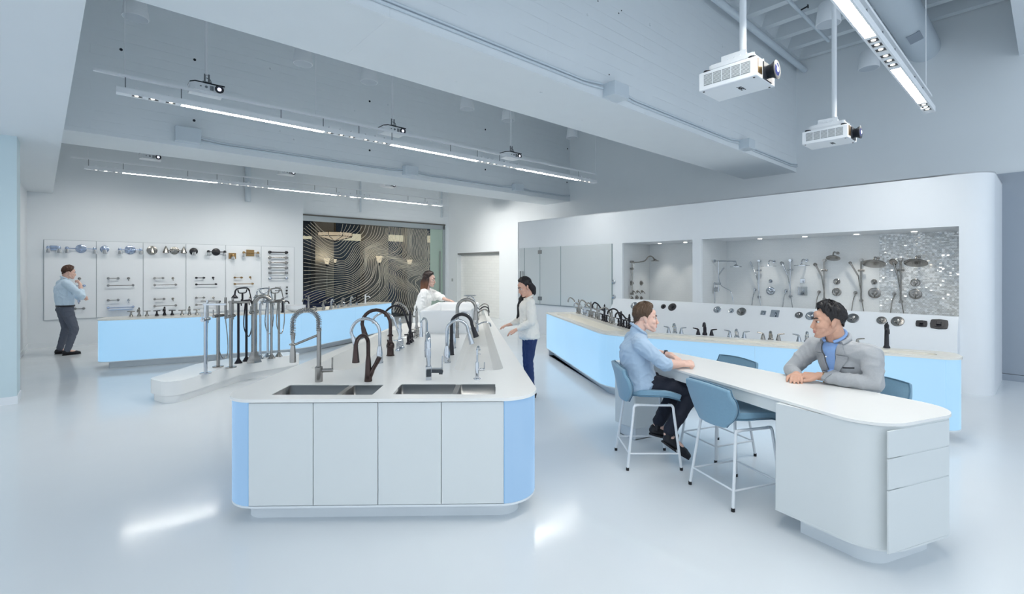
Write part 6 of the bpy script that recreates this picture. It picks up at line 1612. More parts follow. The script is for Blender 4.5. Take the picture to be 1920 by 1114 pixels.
def hair_cap(name, M, par, m, front=36, temple=8, ear=0, back=-42, thick=0.016, top=0.02, fwd=0.0, ns=140, nt=44, seed=0.0, amp=0.008):
    def elmin(a):
        a = abs(a); K = [(0,front),(0.55,front-3),(0.95,temple+10),(1.2,temple-6),(1.45,ear-16),(1.62,ear+6),(1.95,ear-2),(2.3,back+14),(PI,back)]
        for (x0,y0),(x1,y1) in zip(K[:-1],K[1:]):
            if a <= x1: t = (a-x0)/(x1-x0); t = t*t*(3-2*t); return math.radians(y0+(y1-y0)*t)
        return math.radians(back)
    def fn(s, t):
        a = (s*2-1)*PI; e0 = elmin(a); e = e0+(PI/2-e0)*t
        d = Vector((math.cos(e)*math.cos(a), math.cos(e)*math.sin(a), math.sin(e)))
        p = Vector((-0.014,0,0.036))+Vector((0.092*d.x,0.073*d.y,0.082*d.z))
        if e < -0.5:
            q = min(1, (-0.5-e)/0.5); ca, sa = math.cos(a), math.sin(a)
            p = Vector(((-0.014-0.03*q)+(0.081*(1-q)+0.052*q)*ca, (0.064*(1-q)+0.05*q)*sa, -0.003-0.06*q)); d = Vector((ca, sa, 0.0))
        g = min(1, t*5)
        k = thick*g*(0.35+0.65*max(0,min(1,(d.z+0.25)*1.4)))+top*max(0,d.z)**2*(1+fwd*d.x)
        nz = mnoise.noise(Vector((a*9+seed, e*2.2, 0.3)))*amp*g + mnoise.noise(Vector((a*24+seed, e*4, 1.3)))*amp*0.6*g + mnoise.noise(Vector((a*46+seed, e*5, 2.3)))*amp*0.35*g
        return M @ (p+d*(0.003+k+nz))
    return obj(name, loft(fn, ns, nt, 0.006), m, par, auto=70)
SK = dict(rough=0.5, spec=0.35, noise=0.03, nscale=18)
M_skin1 = mat('skin_fair', (224,186,170), **SK); M_skin2 = mat('skin_tan', (206,162,140), **SK); M_skin3 = mat('skin_olive', (214,170,150), **SK)
M_lip1 = mat('lip_rose', (196,122,112), rough=0.4); M_lip2 = mat('lip_deep', (178,84,84), rough=0.4)
def hairmat(name, a, b, z0=None, z1=None):
    m = mat(name, a, rough=0.42, spec=0.4); nt = m.node_tree; bs = nt.nodes['Principled BSDF']
    geo = nt.nodes.new('ShaderNodeTexCoord'); n = nt.nodes.new('ShaderNodeTexNoise'); n.inputs['Scale'].default_value = 60
    mp = nt.nodes.new('ShaderNodeMapping'); mp.inputs['Scale'].default_value = (1,1,0.12); nt.links.new(geo.outputs['Object'], mp.inputs[0]); nt.links.new(mp.outputs[0], n.inputs['Vector'])
    r = nt.nodes.new('ShaderNodeMix'); r.data_type = 'RGBA'; r.inputs['A'].default_value = lin(a); r.inputs['B'].default_value = lin(b)
    if z0 is not None:
        sp = nt.nodes.new('ShaderNodeSeparateXYZ'); nt.links.new(geo.outputs['Object'], sp.inputs[0]); mr = nt.nodes.new('ShaderNodeMapRange')
        mr.inputs['From Min'].default_value = z0; mr.inputs['From Max'].default_value = z1; nt.links.new(sp.outputs['Z'], mr.inputs['Value'])
        ad = nt.nodes.new('ShaderNodeMath'); ad.operation = 'MULTIPLY_ADD'; ad.inputs[1].default_value = 0.5; nt.links.new(n.outputs['Fac'], ad.inputs[0]); 
        sb = nt.nodes.new('ShaderNodeMath'); sb.operation = 'SUBTRACT'; sb.inputs[1].default_value = 0.25; nt.links.new(mr.outputs[0], sb.inputs[0]); nt.links.new(sb.outputs[0], ad.inputs[2]); nt.links.new(ad.outputs[0], r.inputs['Factor'])
    else: nt.links.new(n.outputs['Fac'], r.inputs['Factor'])
    nt.links.new(r.outputs['Result'], bs.inputs['Base Color']); return m
M_shoe = mat('shoe_black', (26,26,32), rough=0.5, noise=0.05)
def shoe(name, par, heel, toe, up=(0,0,1), m=M_shoe, sc=1.0, voxel=0.008, sole=None):
    heel, toe = Vector(heel), Vector(toe); f = (toe-heel).normalized(); L = (toe-heel).length; u = Vector(up); u = (u-f*u.dot(f)).normalized()
    s = f.cross(u)
    mb = MB(); A = lambda t, h, y=0.0: heel+f*L*t+u*h+s*y
    mb.chain([A(0.1,0.045),A(0.3,0.042),A(0.55,0.04),A(0.75,0.036),A(0.92,0.03)],[0.036,0.036,0.04,0.042,0.028])
    mb.rc(A(0.12,0.07),0.034,A(0.3,0.075),0.034); mb.rc(A(0.3,0.07),0.034,A(0.62,0.042),0.034)
    o = remeshed(name, mb, m, par, voxel, 3)
    # flatten onto the sole
    for v in o.data.vertices:
        h = (v.co-heel).dot(u)
        if h < 0.006: v.co += u*(0.006-h)
    so = MB(); n = 20; ring = []
    for k in range(n):
        a = 2*PI*k/n; t = 0.5-0.5*math.cos(a); w_ = (0.036+0.01*math.sin(PI*min(1,t*1.1)))*(1-0.25*(t > 0.85))
        ring.append((A(-0.01+1.03*t,0), s*w_*math.sin(a)*1.05))
    so.add([p+q for p,q in ring]+[p+q+u*0.016 for p,q in ring],[tuple(reversed(range(n))),tuple(range(n,2*n))]+[(k,(k+1)%n,n+(k+1)%n,n+k) for k in range(n)])
    obj('sole', so, sole or mat('shoe_sole',(34,34,38),rough=0.7), o)
    return o
def wrist_band(par, p, d, r, m, name='watch', face=None, fn=None):
    x, y, z = frame(d); o = obj(name, MB().tube([Vector(p)+(x*math.cos(2*PI*k/20)+y*math.sin(2*PI*k/20))*r for k in range(21)],0.0055,8), m, par)
    if face: obj('dial', MB().cyl(Vector(p)+Vector(fn)*r, Vector(p)+Vector(fn)*(r+0.009),0.016), face, o)
    return o

# ------------------------------------------------------------------ seated young man in the blue shirt
R1 = Vector((1.244,4.41,0)); t = thing('person', 'seated person in a light blue shirt and dark trousers, forearms on the table end', 'person', R1, -0.04)
hip = Vector((-0.09,0,0.735)); chest = Vector((-0.12,0,1.0)); nb = Vector((-0.08,0,1.19)); hc = Vector((-0.012,0,1.305))
shR, shL = Vector((-0.095,-0.185,1.09)), Vector((-0.095,0.185,1.09)); elR, elL = Vector((0.10,-0.235,0.925)), Vector((0.06,0.25,0.945)); wrR, wrL = Vector((0.285,-0.135,0.915)), Vector((0.235,0.05,0.955))
kR, kL = Vector((0.385,-0.12,0.675)), Vector((0.34,0.13,0.675)); aR, aL = Vector((0.155,-0.115,0.275)), Vector((0.115,0.1,0.285))
HM = headM(hc, -0.06, 0.02, 0, 1.03)
sk = MB(); head_skin(sk, HM)
sk.rc(HM @ Vector((-0.035,0,-0.05)),0.06,nb+Vector((0.0,0,0.0)),0.062)
ellchain(sk,[hip,chest,nb-Vector((0,0,0.04))],[(0.09,0.14),(0.095,0.15),(0.05,0.08)])
for s_, e_, w_ in ((shR,elR,wrR),(shL,elL,wrL)):
    sk.chain([nb-Vector((0,0,0.10)),s_-Vector((0,0,0.012)),e_],[0.04,0.048,0.044]); sk.chain([e_,e_.lerp(w_,0.35),w_],[0.044,0.045,0.03])
hand(sk, wrR, (0.98,0.1,0.02), (0.0,-0.5,0.85), -1, (1.45,1.5,1.1), 0.0, 1.05, 1.6)
hand(sk, wrL, (0.42,-0.85,-0.2), (0.15,0.1,1), -1, (0.35,0.55,0.4), 0.1, 1.0)
for s, k_, a_ in ((-1,kR,aR),(1,kL,aL)):
    sk.chain([hip+Vector((0.02,s*0.09,-0.02)),k_,a_],[0.07,0.05,0.034])
    f_ = Vector((0.83,0,-0.56)) if s < 0 else Vector((0.95,0,-0.25)); sk.rc(a_,0.034,a_+f_*0.14-Vector((0,0,0.03)),0.03)
body = remeshed('body', sk, M_skin1, t, 0.0045, 3)
M_brown = hairmat('hair_brown',(66,50,38),(98,76,58)); face_bits(HM, body, (60,80,90), M_brown, M_lip1)
hair_cap('hair', HM, body, M_brown, 42, 6, -12, -52, 0.013, 0.016, 0.7)
M_shirt1 = mat('chambray_blue', (168,190,212), rough=0.85, noise=0.04, nscale=40, bump=0.25, bscale=28, sheen=0.2)
sh = MB(); ellchain(sh,[hip+Vector((0.02,0,-0.04)),hip+Vector((-0.0,0,0.1)),chest+Vector((0,0,0.0)),nb-Vector((0.0,0,0.055))],[(0.172,0.212),(0.152,0.192),(0.132,0.187),(0.08,0.115)])
for s_, e_ in ((shR,elR),(shL,elL)):
    sh.chain([nb-Vector((0,0,0.075)),s_,e_.lerp(s_,0.12)],[0.075,0.074,0.06]); d_ = (e_-s_).normalized()
for s_, e_, w_ in ((shR,elR,wrR),(shL,elL,wrL)):
    sh.rc(e_.lerp(s_,0.1),0.056,e_.lerp(w_,0.02),0.058); sh.rc(e_.lerp(s_,0.04),0.061,e_.lerp(w_,0.05),0.061)
sh.rc(nb-Vector((0,0,0.06)),0.085,nb+Vector((-0.008,0,0.005)),0.066)
sho = remeshed('shirt', sh, M_shirt1, t, 0.007, 9, fold=0.0045, fk=13)
ring = [nb+Vector((0.004+0.068*math.cos(2*PI*k/24),0.068*math.sin(2*PI*k/24),0.018-0.05*math.cos(2*PI*k/24)*1.0)) for k in range(25)]
cl = MB(); cl.tube(ring,0.0115,10); obj('collar', cl, M_shirt1, sho)
M_navyt = mat('dark_trousers', (30,34,48), rough=0.8, noise=0.08, nscale=30, bump=0.15, bscale=60)
tr = MB(); ellchain(tr,[hip+Vector((0.0,0,0.06)),hip+Vector((0.0,0,-0.03))],[(0.125,0.165),(0.12,0.175)])
for s, k_, a_ in ((-1,kR,aR),(1,kL,aL)):
    tr.chain([hip+Vector((0.0,s*0.09,-0.01)),k_,k_.lerp(a_,0.5),k_.lerp(a_,0.9)],[0.094,0.073,0.066,0.058])
remeshed('trousers', tr, M_navyt, t, 0.008, 7, fold=0.004, fk=12)
shoe('shoe', t, aR+Vector((-0.055,0,-0.065)), aR+Vector((0.185,0,-0.225)), (0.5,0,0.85)); shoe('shoe', t, aL+Vector((-0.07,0,-0.085)), aL+Vector((0.2,0,-0.13)))
for a_, f_ in ((aR,1),(aL,1)): obj('sock', MB().cyl(a_+Vector((0,0,-0.04)),a_+Vector((0.01,0,0.012)),0.039), M_shoe, t)
wrist_band(t, elL.lerp(wrL,0.8), (wrL-elL), 0.034, M_black, 'wristwatch', M_dark, (0,0,1))

# ------------------------------------------------------------------ suited man on the far side
R2 = Vector((2.71,3.80,0)); t = thing('person', 'seated person in a grey blazer and open blue collar, arms on the far table edge', 'person', R2, ang(Vector((-0.94,-0.34))))
hip = Vector((0.0,0,0.735)); chest = Vector((0.10,0,1.02)); nb = Vector((0.19,0,1.225)); hc = Vector((0.275,0,1.352))
shR, shL = Vector((0.14,-0.215,1.115)), Vector((0.12,0.215,1.115)); elR, elL = Vector((0.27,-0.33,0.915)), Vector((0.17,0.28,0.92)); wrR, wrL = Vector((0.40,-0.17,0.91)), Vector((0.335,-0.03,0.925))
HM = headM(hc, -0.62, 0.06, 0, 1.06)
sk = MB(); head_skin(sk, HM); sk.rc(HM @ Vector((-0.03,0,-0.05)),0.062,nb,0.066)
ellchain(sk,[hip,chest,nb-Vector((0.01,0,0.04))],[(0.1,0.15),(0.11,0.16),(0.06,0.09)])
for s_, e_, w_ in ((shR,elR,wrR),(shL,elL,wrL)):
    sk.chain([nb-Vector((0,0,0.11)),s_-Vector((0,0,0.012)),e_],[0.045,0.05,0.042]); sk.chain([e_,w_],[0.044,0.033])
hand(sk, wrL, (0.62,-0.74,-0.02), (0.1,0.25,0.96), -1, (0.55,0.75,0.5), 0.06, 1.12)
hand(sk, wrR, (0.75,0.6,-0.05), (0.0,0.0,1), 1, (0.3,0.4,0.3), 0.08, 1.08)
kR, kL = Vector((0.42,-0.13,0.66)), Vector((0.42,0.14,0.66)); aR, aL = Vector((0.26,-0.12,0.26)), Vector((0.26,0.12,0.26))
for s, k_, a_ in ((-1,kR,aR),(1,kL,aL)):
    sk.chain([hip+Vector((0.02,s*0.09,-0.02)),k_,a_],[0.07,0.05,0.036]); sk.rc(a_,0.034,a_+Vector((0.13,0,-0.05)),0.03)
body = remeshed('body', sk, M_skin2, t, 0.0045, 3)
M_stub = mat('skin_stubble', (198,155,135), rough=0.6, noise=0.12, nscale=160)
body.data.materials.append(M_stub); HI = HM.inverted()
for p in body.data.polygons:
    q = HI @ p.center
    if q.z < -0.045 and q.z > -0.125 and q.x > -0.005 and not (abs(q.y) < 0.022 and -0.082 < q.z < -0.06) : p.material_index = 1
    elif q.z < -0.02 and q.z > -0.13 and -0.012 < q.x < 0.02: p.material_index = 1
M_blackh = hairmat('hair_black',(20,19,21),(46,44,46)); face_bits(HM, body, (40,30,24), M_blackh, M_lip1)
hair_cap('hair', HM, body, M_blackh, 44, 10, -10, -48, 0.015, 0.018, 0.9, seed=3.0, amp=0.010)
M_blaz = mat('grey_wool_blazer', (168,171,175), rough=0.85, noise=0.09, nscale=90, bump=0.2, bscale=22, sheen=0.2)
jk = MB(); ellchain(jk,[hip+Vector((0.0,0,-0.06)),hip+Vector((0.01,0,0.1)),chest,nb-Vector((0.015,0,0.06))],[(0.165,0.2),(0.15,0.185),(0.145,0.19),(0.095,0.14)])
for s_, e_, w_ in ((shR,elR,wrR),(shL,elL,wrL)):
    jk.chain([nb-Vector((0.0,0,0.09)),s_,e_],[0.08,0.08,0.06]); jk.chain([e_,e_.lerp(w_,0.45),e_.lerp(w_,0.84)],[0.06,0.054,0.046])
jko = remeshed('blazer', jk, M_blaz, t, 0.007, 9, fold=0.005, fk=10)
bv = bvh_of(jko); M_bshirt = mat('blue_dress_shirt', (132,166,216), rough=0.7, noise=0.04, nscale=50)
drape('shirt_front', bv, [(-0.012,0.93),(0.012,0.93),(0.06,1.185),(-0.06,1.185)], M_bshirt, t, 0.006, 0.006, 10)
M_lap = mat('blazer_lapel', (156,159,163), rough=0.85, noise=0.09, nscale=90)
for s in (-1,1):
    drape('lapel', bv, [(s*0.004,0.90),(s*0.03,0.90),(s*0.125,1.09),(s*0.055,1.10)], M_lap, t, 0.014, 0.008, 10)
    drape('lapel', bv, [(s*0.058,1.105),(s*0.118,1.11),(s*0.09,1.175),(s*0.062,1.185)], M_lap, t, 0.014, 0.008, 8)
drape('front_edge', bv, [(-0.006,0.80),(0.004,0.80),(0.008,0.93),(-0.002,0.93)], M_dark, t, 0.003, 0.003, 6)
drape('pocket_square', bv, [(0.085,1.0),(0.145,1.007),(0.145,1.017),(0.085,1.012)], M_black, t, 0.006, 0.006, 6)
cl = MB(); cl.tube([nb+Vector((0.012+0.074*math.cos(2*PI*k/24),0.072*math.sin(2*PI*k/24),0.012-0.045*math.cos(2*PI*k/24))) for k in range(2,23)],0.0115,10); obj('shirt_collar', cl, M_bshirt, t)
cl = MB(); cl.tube([nb+Vector((0.0+0.09*math.cos(2*PI*k/24),0.09*math.sin(2*PI*k/24),-0.012-0.04*math.cos(2*PI*k/24))) for k in range(4,21)],0.016,10); obj('blazer_collar', cl, M_blaz, jko)
obj('shirt_button', MB().ell(Vector((0.2,0,1.08))+Vector((0.098,0,0)),0.006), M_trimw, t)
wrist_band(t, elL.lerp(wrL,0.9), (wrL-elL), 0.039, M_gold, 'wristwatch', M_steel, (0,0.2,1))
tr = MB(); ellchain(tr,[hip+Vector((0,0,0.03)),hip+Vector((0,0,-0.03))],[(0.13,0.17),(0.13,0.18)])
for s, k_, a_ in ((-1,kR,aR),(1,kL,aL)): tr.chain([hip+Vector((0.0,s*0.09,-0.01)),k_,k_.lerp(a_,0.9)],[0.095,0.075,0.06])
remeshed('trousers', tr, M_navyt, t, 0.01, 7, fold=0.004, fk=12)
for a_ in (aR,aL): shoe('shoe', t, a_+Vector((-0.07,0,-0.085)), a_+Vector((0.2,0,-0.13)))

# ------------------------------------------------------------------ standing woman in the cream blouse
R3 = Vector((0.225,6.64,0)); t = thing('person', 'standing person in a cream blouse and jeans, hands at the right edge of the island', 'person', R3, ang(Vector((-0.985,-0.17))))
hip = Vector((-0.015,0,0.90)); waist = Vector((0.0,0,1.05)); chest = Vector((0.0,0,1.24)); nb = Vector((-0.012,0,1.375)); hc = Vector((0.045,0,1.515))
shR, shL = Vector((0.0,-0.165,1.315)), Vector((0.0,0.165,1.315)); elR, elL = Vector((0.03,-0.215,1.06)), Vector((0.0,0.215,1.05)); wrR, wrL = Vector((0.225,-0.13,0.985)), Vector((0.175,0.12,0.945))
kR, kL = Vector((0.0,-0.09,0.5)), Vector((0.01,0.09,0.5)); aR, aL = Vector((-0.03,-0.09,0.085)), Vector((-0.03,0.09,0.085))
HM = headM(hc, 0.12, 0.42, 0, 1.0)
sk = MB(); head_skin(sk, HM, True); sk.rc(HM @ Vector((-0.035,0,-0.05)),0.05,nb,0.052)
ellchain(sk,[hip,waist,chest,nb-Vector((0,0,0.04))],[(0.09,0.14),(0.08,0.115),(0.09,0.135),(0.055,0.09)])
for s_, e_, w_ in ((shR,elR,wrR),(shL,elL,wrL)):
    sk.chain([nb-Vector((0,0,0.06)),s_,e_],[0.04,0.043,0.036]); sk.chain([e_,w_],[0.036,0.024])
hand(sk, wrL, (0.88,-0.1,-0.32), (0.3,0.1,1), -1, (0.2,0.35,0.25), 0.2, 0.98)
hand(sk, wrR, (0.95,0.1,-0.2), (0.2,0,1), 1, (0.2,0.3,0.2), 0.2, 0.98)
for s, k_, a_ in ((-1,kR,aR),(1,kL,aL)):
    sk.chain([hip+Vector((0,s*0.085,-0.03)),k_,a_],[0.075,0.05,0.032]); sk.rc(a_,0.03,a_+Vector((0.13,0,-0.045)),0.026)
body = remeshed('body', sk, M_skin3, t, 0.005, 3); face_bits(HM, body, (40,28,22), M_blackh, M_lip2)
M_hb = hairmat('hair_long_black',(16,14,17),(38,34,38))
hair_cap('hair', HM, body, M_hb, 46, 20, -20, -60, 0.016, 0.012, 0.0, seed=7.0, amp=0.003)
hb = MB(); A = lambda *p: HM @ Vector(p)
hb.chain([A(0.01,-0.075,0.02),A(0.0,-0.08,-0.06),A(-0.005,-0.07,-0.13)],[0.022,0.03,0.03]); hb.chain([A(-0.06,0.045,0.02),A(-0.085,0.03,-0.06),A(-0.075,0.0,-0.12)],[0.045,0.05,0.045])
hb.chain([A(-0.08,-0.02,-0.05),A(-0.05,-0.06,-0.12),Vector((0.075,-0.075,1.35)),Vector((0.115,-0.06,1.25)),Vector((0.12,-0.05,1.14)),Vector((0.15,-0.05,1.08))],[0.05,0.045,0.036,0.034,0.03,0.012])
hb.chain([A(0.05,-0.06,0.03),A(0.03,-0.075,-0.08),Vector((0.1,-0.08,1.34))],[0.012,0.02,0.025])
remeshed('hair_length', hb, M_hb, body, 0.008, 3)
obj('earring', MB().ell(HM @ Vector((-0.004,0.08,-0.045)),0.006), M_chrome, body)
M_blou = mat('cream_blouse', (238,234,226), rough=0.75, noise=0.02, nscale=30, bump=0.25, bscale=22, sheen=0.2)
sh = MB(); ellchain(sh,[hip+Vector((0,0,-0.075)),hip+Vector((0,0,0.06)),waist+Vector((0,0,0.03)),chest+Vector((0.01,0,0)),nb-Vector((0,0,0.045))],[(0.15,0.196),(0.134,0.172),(0.118,0.148),(0.12,0.15),(0.062,0.1)])
for s in (-1,1): sh.ell(chest+Vector((0.07,s*0.06,-0.02)),(0.06,0.065,0.06))
for s_, e_, w_ in ((shR,elR,wrR),(shL,elL,wrL)):
    sh.chain([nb-Vector((0,0,0.065)),s_,e_,e_.lerp(w_,0.5),e_.lerp(w_,0.88)],[0.052,0.06,0.056,0.05,0.037])
sho = remeshed('blouse', sh, M_blou, t, 0.007, 8, fold=0.004, fk=13)
obj('collar', MB().tube([nb+Vector((0.006+0.06*math.cos(2*PI*k/24),0.06*math.sin(2*PI*k/24),0.0-0.03*math.cos(2*PI*k/24))) for k in range(25)],0.013,10), M_blou, sho)
M_jean = mat('indigo_jeans', (36,54,98), rough=0.8, noise=0.12, nscale=22, bump=0.1, bscale=80)
tr = MB(); ellchain(tr,[hip+Vector((0,0,0.03)),hip+Vector((-0.01,0,-0.05))],[(0.11,0.155),(0.115,0.165)])
for s, k_, a_ in ((-1,kR,aR),(1,kL,aL)): tr.chain([hip+Vector((-0.01,s*0.085,-0.04)),k_,k_.lerp(a_,0.4),k_.lerp(a_,0.93)],[0.095,0.062,0.056,0.045])
remeshed('jeans', tr, M_jean, t, 0.008, 7, fold=0.004, fk=12)
for a_ in (aR,aL): shoe('shoe', t, a_+Vector((-0.06,0,-0.085)), a_+Vector((0.18,0,-0.085)))

# ------------------------------------------------------------------ woman in the loose white top beyond the bathtub
R4 = Vector((-1.60,8.80,0)); t = thing('person', 'person in a loose white top with ombre hair, leaning over the far bathtub rim', 'person', R4, ang(Vector((0.97,0.0))))
hip = Vector((-0.06,0,0.92)); waist = Vector((-0.05,0,1.07)); chest = Vector((0.0,0,1.26)); nb = Vector((0.03,0,1.41)); hc = Vector((0.075,0,1.575))
shR, shL = Vector((0.01,-0.17,1.345)), Vector((0.06,0.15,1.345)); elR, elL = Vector((-0.03,-0.2,1.06)), Vector((0.28,0.02,1.25)); wrR, wrL = Vector((0.03,-0.21,0.84)), Vector((0.44,-0.25,1.215))
kR, kL = Vector((0.0,-0.09,0.5)), Vector((0.0,0.09,0.5)); aR, aL = Vector((-0.03,-0.09,0.085)), Vector((-0.03,0.09,0.085))
HM = headM(hc, -0.05, 0.15, 0, 1.08)
sk = MB(); head_skin(sk, HM, True); sk.rc(HM @ Vector((-0.035,0,-0.05)),0.05,nb,0.052)
ellchain(sk,[hip,waist,chest,nb-Vector((0,0,0.04))],[(0.09,0.14),(0.08,0.115),(0.09,0.135),(0.055,0.09)])
for s_, e_, w_ in ((shR,elR,wrR),(shL,elL,wrL)): sk.chain([nb-Vector((0,0,0.06)),s_,e_],[0.04,0.043,0.037]); sk.chain([e_,w_],[0.037,0.026])
hand(sk, wrL, (0.85,-0.45,-0.12), (0,0.1,1), -1, (0.25,0.35,0.3), 0.15, 1.0); hand(sk, wrR, (0.2,0,-1), (0,-1,0), 1, (0.2,0.3,0.3), 0.1, 1.0)
for s, k_, a_ in ((-1,kR,aR),(1,kL,aL)): sk.chain([hip+Vector((0,s*0.085,-0.03)),k_,a_],[0.075,0.05,0.032]); sk.rc(a_,0.03,a_+Vector((0.13,0,-0.045)),0.026)
body = remeshed('body', sk, M_skin1, t, 0.006, 3); 
M_omb = hairmat('hair_ombre',(118,78,54),(44,34,32),1.40,1.6); face_bits(HM, body, (50,36,28), M_omb, M_lip2)
hair_cap('hair', HM, body, M_omb, 44, 18, -25, -60, 0.018, 0.014, 0.0, seed=11.0, amp=0.004)
hb = MB(); A = lambda *p: HM @ Vector(p)
for y in (-0.055,0.0,0.055): hb.chain([A(-0.06,y,0.03),A(-0.085,y*1.1,-0.06),Vector((-0.03,y*1.4,1.42)),Vector((-0.045,y*1.6,1.335))],[0.045,0.05,0.045,0.025])
hb.chain([A(0.0,-0.075,0.02),A(-0.01,-0.09,-0.07),Vector((0.03,-0.1,1.42)),Vector((0.04,-0.1,1.33))],[0.022,0.034,0.034,0.015])
remeshed('hair_length', hb, M_omb, body, 0.009, 3)
M_wtop = mat('white_linen', (244,244,242), rough=0.8, noise=0.015, bump=0.3, bscale=16)
sh = MB(); ellchain(sh,[hip+Vector((0,0,-0.12)),hip+Vector((0,0,0.08)),chest,nb-Vector((0,0,0.05))],[(0.16,0.21),(0.15,0.19),(0.13,0.17),(0.07,0.11)])
sh.chain([nb-Vector((0,0,0.065)),shR,elR,elR.lerp(wrR,0.25)],[0.055,0.07,0.075,0.07]); sh.chain([nb-Vector((0,0,0.065)),shL,elL,elL.lerp(wrL,0.35)],[0.055,0.068,0.068,0.058]); sh.rc(chest,0.1,elL.lerp(shL,0.6)-Vector((0,0,0.06)),0.07)
remeshed('white_top', sh, M_wtop, t, 0.008, 8, fold=0.006, fk=10)
tr = MB(); ellchain(tr,[hip,hip-Vector((0,0,0.06))],[(0.11,0.15),(0.115,0.16)])
for s, k_, a_ in ((-1,kR,aR),(1,kL,aL)): tr.chain([hip+Vector((-0.01,s*0.085,-0.04)),k_,k_.lerp(a_,0.93)],[0.09,0.06,0.045])
remeshed('trousers', tr, mat('white_trousers',(232,232,232),rough=0.8), t, 0.01, 7, fold=0.004, fk=12)
for a_ in (aR,aL): shoe('shoe', t, a_+Vector((-0.06,0,-0.085)), a_+Vector((0.18,0,-0.085)))

# ------------------------------------------------------------------ man studying the board
R5 = Vector((-9.30,9.95,0)); t = thing('person', 'standing person in a pale blue shirt and grey trousers, hand at chin before the board', 'person', R5, ang(Vector((0.55,0.83))))
hip = Vector((0.0,0,0.97)); waist = Vector((-0.01,0,1.14)); chest = Vector((-0.03,0,1.36)); nb = Vector((-0.005,0,1.565)); hc = Vector((0.05,-0.02,1.695))
shR, shL = Vector((-0.02,-0.215,1.465)), Vector((-0.02,0.21,1.465)); elR, elL = Vector((0.2,-0.27,1.2)), Vector((0.24,0.14,1.17)); wrR, wrL = Vector((0.21,-0.10,1.45)), Vector((0.29,-0.12,1.16))
kR, kL = Vector((0.10,-0.17,0.53)), Vector((0.05,0.14,0.53)); aR, aL = Vector((-0.02,-0.20,0.09)), Vector((-0.06,0.14,0.09))
HM = headM(hc, 0.02, 0.12, 0, 1.06)
sk = MB(); head_skin(sk, HM); sk.rc(HM @ Vector((-0.03,0,-0.05)),0.062,nb,0.064)
ellchain(sk,[hip,waist,chest,nb-Vector((0,0,0.05))],[(0.11,0.16),(0.11,0.15),(0.12,0.17),(0.055,0.085)])
for s_, e_, w_ in ((shR,elR,wrR),(shL,elL,wrL)): sk.chain([nb-Vector((0,0,0.12)),s_-Vector((0,0,0.012)),e_],[0.045,0.05,0.044]); sk.chain([e_,w_],[0.044,0.03])
hand(sk, wrR, (-0.25,0.35,0.85), (0.9,-0.1,0.3), 1, (1.2,1.3,0.9), 0.0, 1.05); hand(sk, wrL, (0.1,-1,0), (0.9,0,0.3), 1, (0.7,0.8,0.5), 0.05, 1.05)
for s, k_, a_ in ((-1,kR,aR),(1,kL,aL)): sk.chain([hip+Vector((0,s*0.095,-0.04)),k_,a_],[0.085,0.055,0.036]); sk.rc(a_,0.034,a_+Vector((0.14,0,-0.045)),0.03)
body = remeshed('body', sk, M_skin1, t, 0.006, 3); M_aub = hairmat('hair_auburn',(58,40,34),(92,62,48)); face_bits(HM, body, (60,60,60), M_aub, M_lip1)
hair_cap('hair', HM, body, M_aub, 42, 8, -12, -50, 0.014, 0.018, 0.4, seed=5.0)
M_ps = mat('pale_blue_shirt', (208,227,243), rough=0.8, noise=0.02, bump=0.2, bscale=18)
sh = MB(); ellchain(sh,[hip+Vector((0,0,0.04)),waist,chest,nb-Vector((0,0,0.06))],[(0.145,0.185),(0.155,0.19),(0.15,0.205),(0.09,0.14)])
for s_, e_, w_, q in ((shR,elR,wrR,0.45),(shL,elL,wrL,0.55)): sh.chain([nb-Vector((0,0,0.085)),s_,e_,e_.lerp(w_,q)],[0.075,0.08,0.063,0.055])
sh.rc(nb-Vector((0,0,0.06)),0.088,nb+Vector((-0.008,0,0.005)),0.066)
sho = remeshed('shirt', sh, M_ps, t, 0.008, 8, fold=0.005, fk=11)
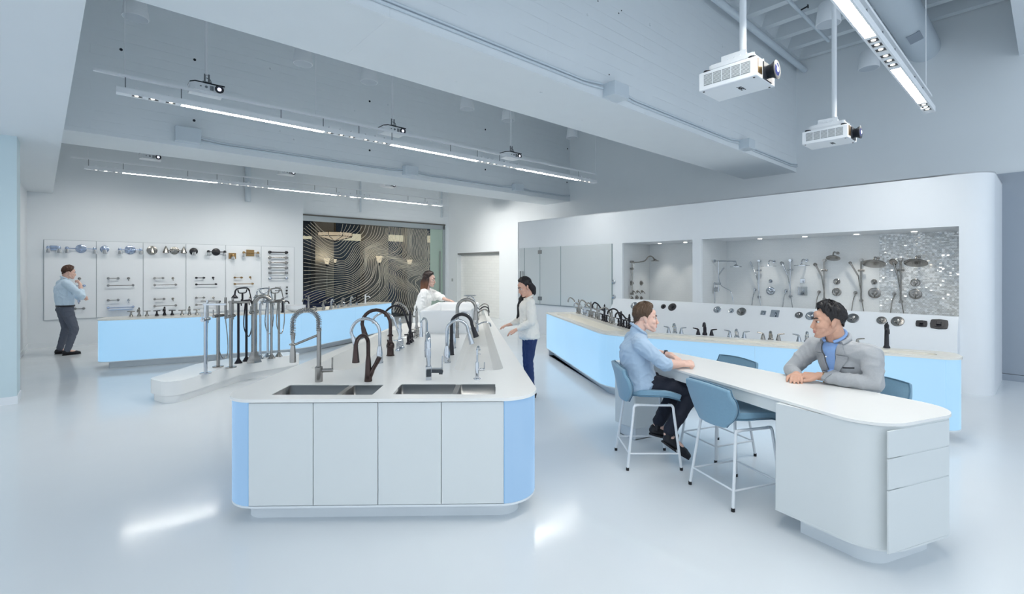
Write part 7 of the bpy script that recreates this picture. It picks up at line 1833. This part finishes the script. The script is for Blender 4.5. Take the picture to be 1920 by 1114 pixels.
obj('collar', MB().tube([nb+Vector((0.0+0.066*math.cos(2*PI*k/24),0.066*math.sin(2*PI*k/24),0.012-0.04*math.cos(2*PI*k/24))) for k in range(25)],0.014,10), M_ps, sho)
tr = MB(); ellchain(tr,[hip+Vector((0,0,0.035)),hip+Vector((-0.01,0,-0.06))],[(0.14,0.182),(0.145,0.19)])
for s, k_, a_ in ((-1,kR,aR),(1,kL,aL)): tr.chain([hip+Vector((-0.01,s*0.095,-0.05)),k_,k_.lerp(a_,0.35),k_.lerp(a_,0.95)],[0.115,0.078,0.07,0.056])
remeshed('trousers', tr, mat('grey_trousers',(92,98,112),rough=0.8,noise=0.05,nscale=40), t, 0.009, 7, fold=0.004, fk=12)
b_ = MB(); n = 28; b_.lathe([(0.146,0),(0.15,0.004),(0.15,0.03),(0.146,0.034)], hip+Vector((0,0,0.02)), (0,0,1), n, 1.0, 1.28); obj('belt', b_, M_black, t)
for a_ in (aR,aL): shoe('shoe', t, a_+Vector((-0.075,0,-0.089)), a_+Vector((0.215,0,-0.089)))
# ================================================================== LIGHT, CAMERA
wd = bpy.data.worlds.new('daylight'); SC.world = wd; wd.use_nodes = True
bg = wd.node_tree.nodes['Background']; bg.inputs[0].default_value = (0.80,0.90,1.0,1); bg.inputs[1].default_value = 1.25
cam_d = bpy.data.cameras.new('camera'); cam = bpy.data.objects.new('camera', cam_d); COL.objects.link(cam)
cam.location = (0,0,HC); cam.rotation_euler = (PI/2,0,0)
cam_d.sensor_width = 36.0; cam_d.sensor_fit = 'HORIZONTAL'; cam_d.lens = 36.0*FL/1920.0
cam_d.shift_y = (HY-557.0)/1920.0; cam_d.clip_start = 0.05; cam_d.clip_end = 200
SC.camera = cam
SC.view_settings.view_transform = 'Standard'; SC.view_settings.look = 'None'; SC.view_settings.gamma = 1.0; SC.view_settings.exposure = 0.10
SC.view_settings.use_curve_mapping = False
SC.cycles.use_denoising = True
SC.cycles.max_bounces = 8; SC.cycles.diffuse_bounces = 5; SC.cycles.glossy_bounces = 4; SC.cycles.transparent_max_bounces = 12
SC.cycles.sample_clamp_indirect = 6.0
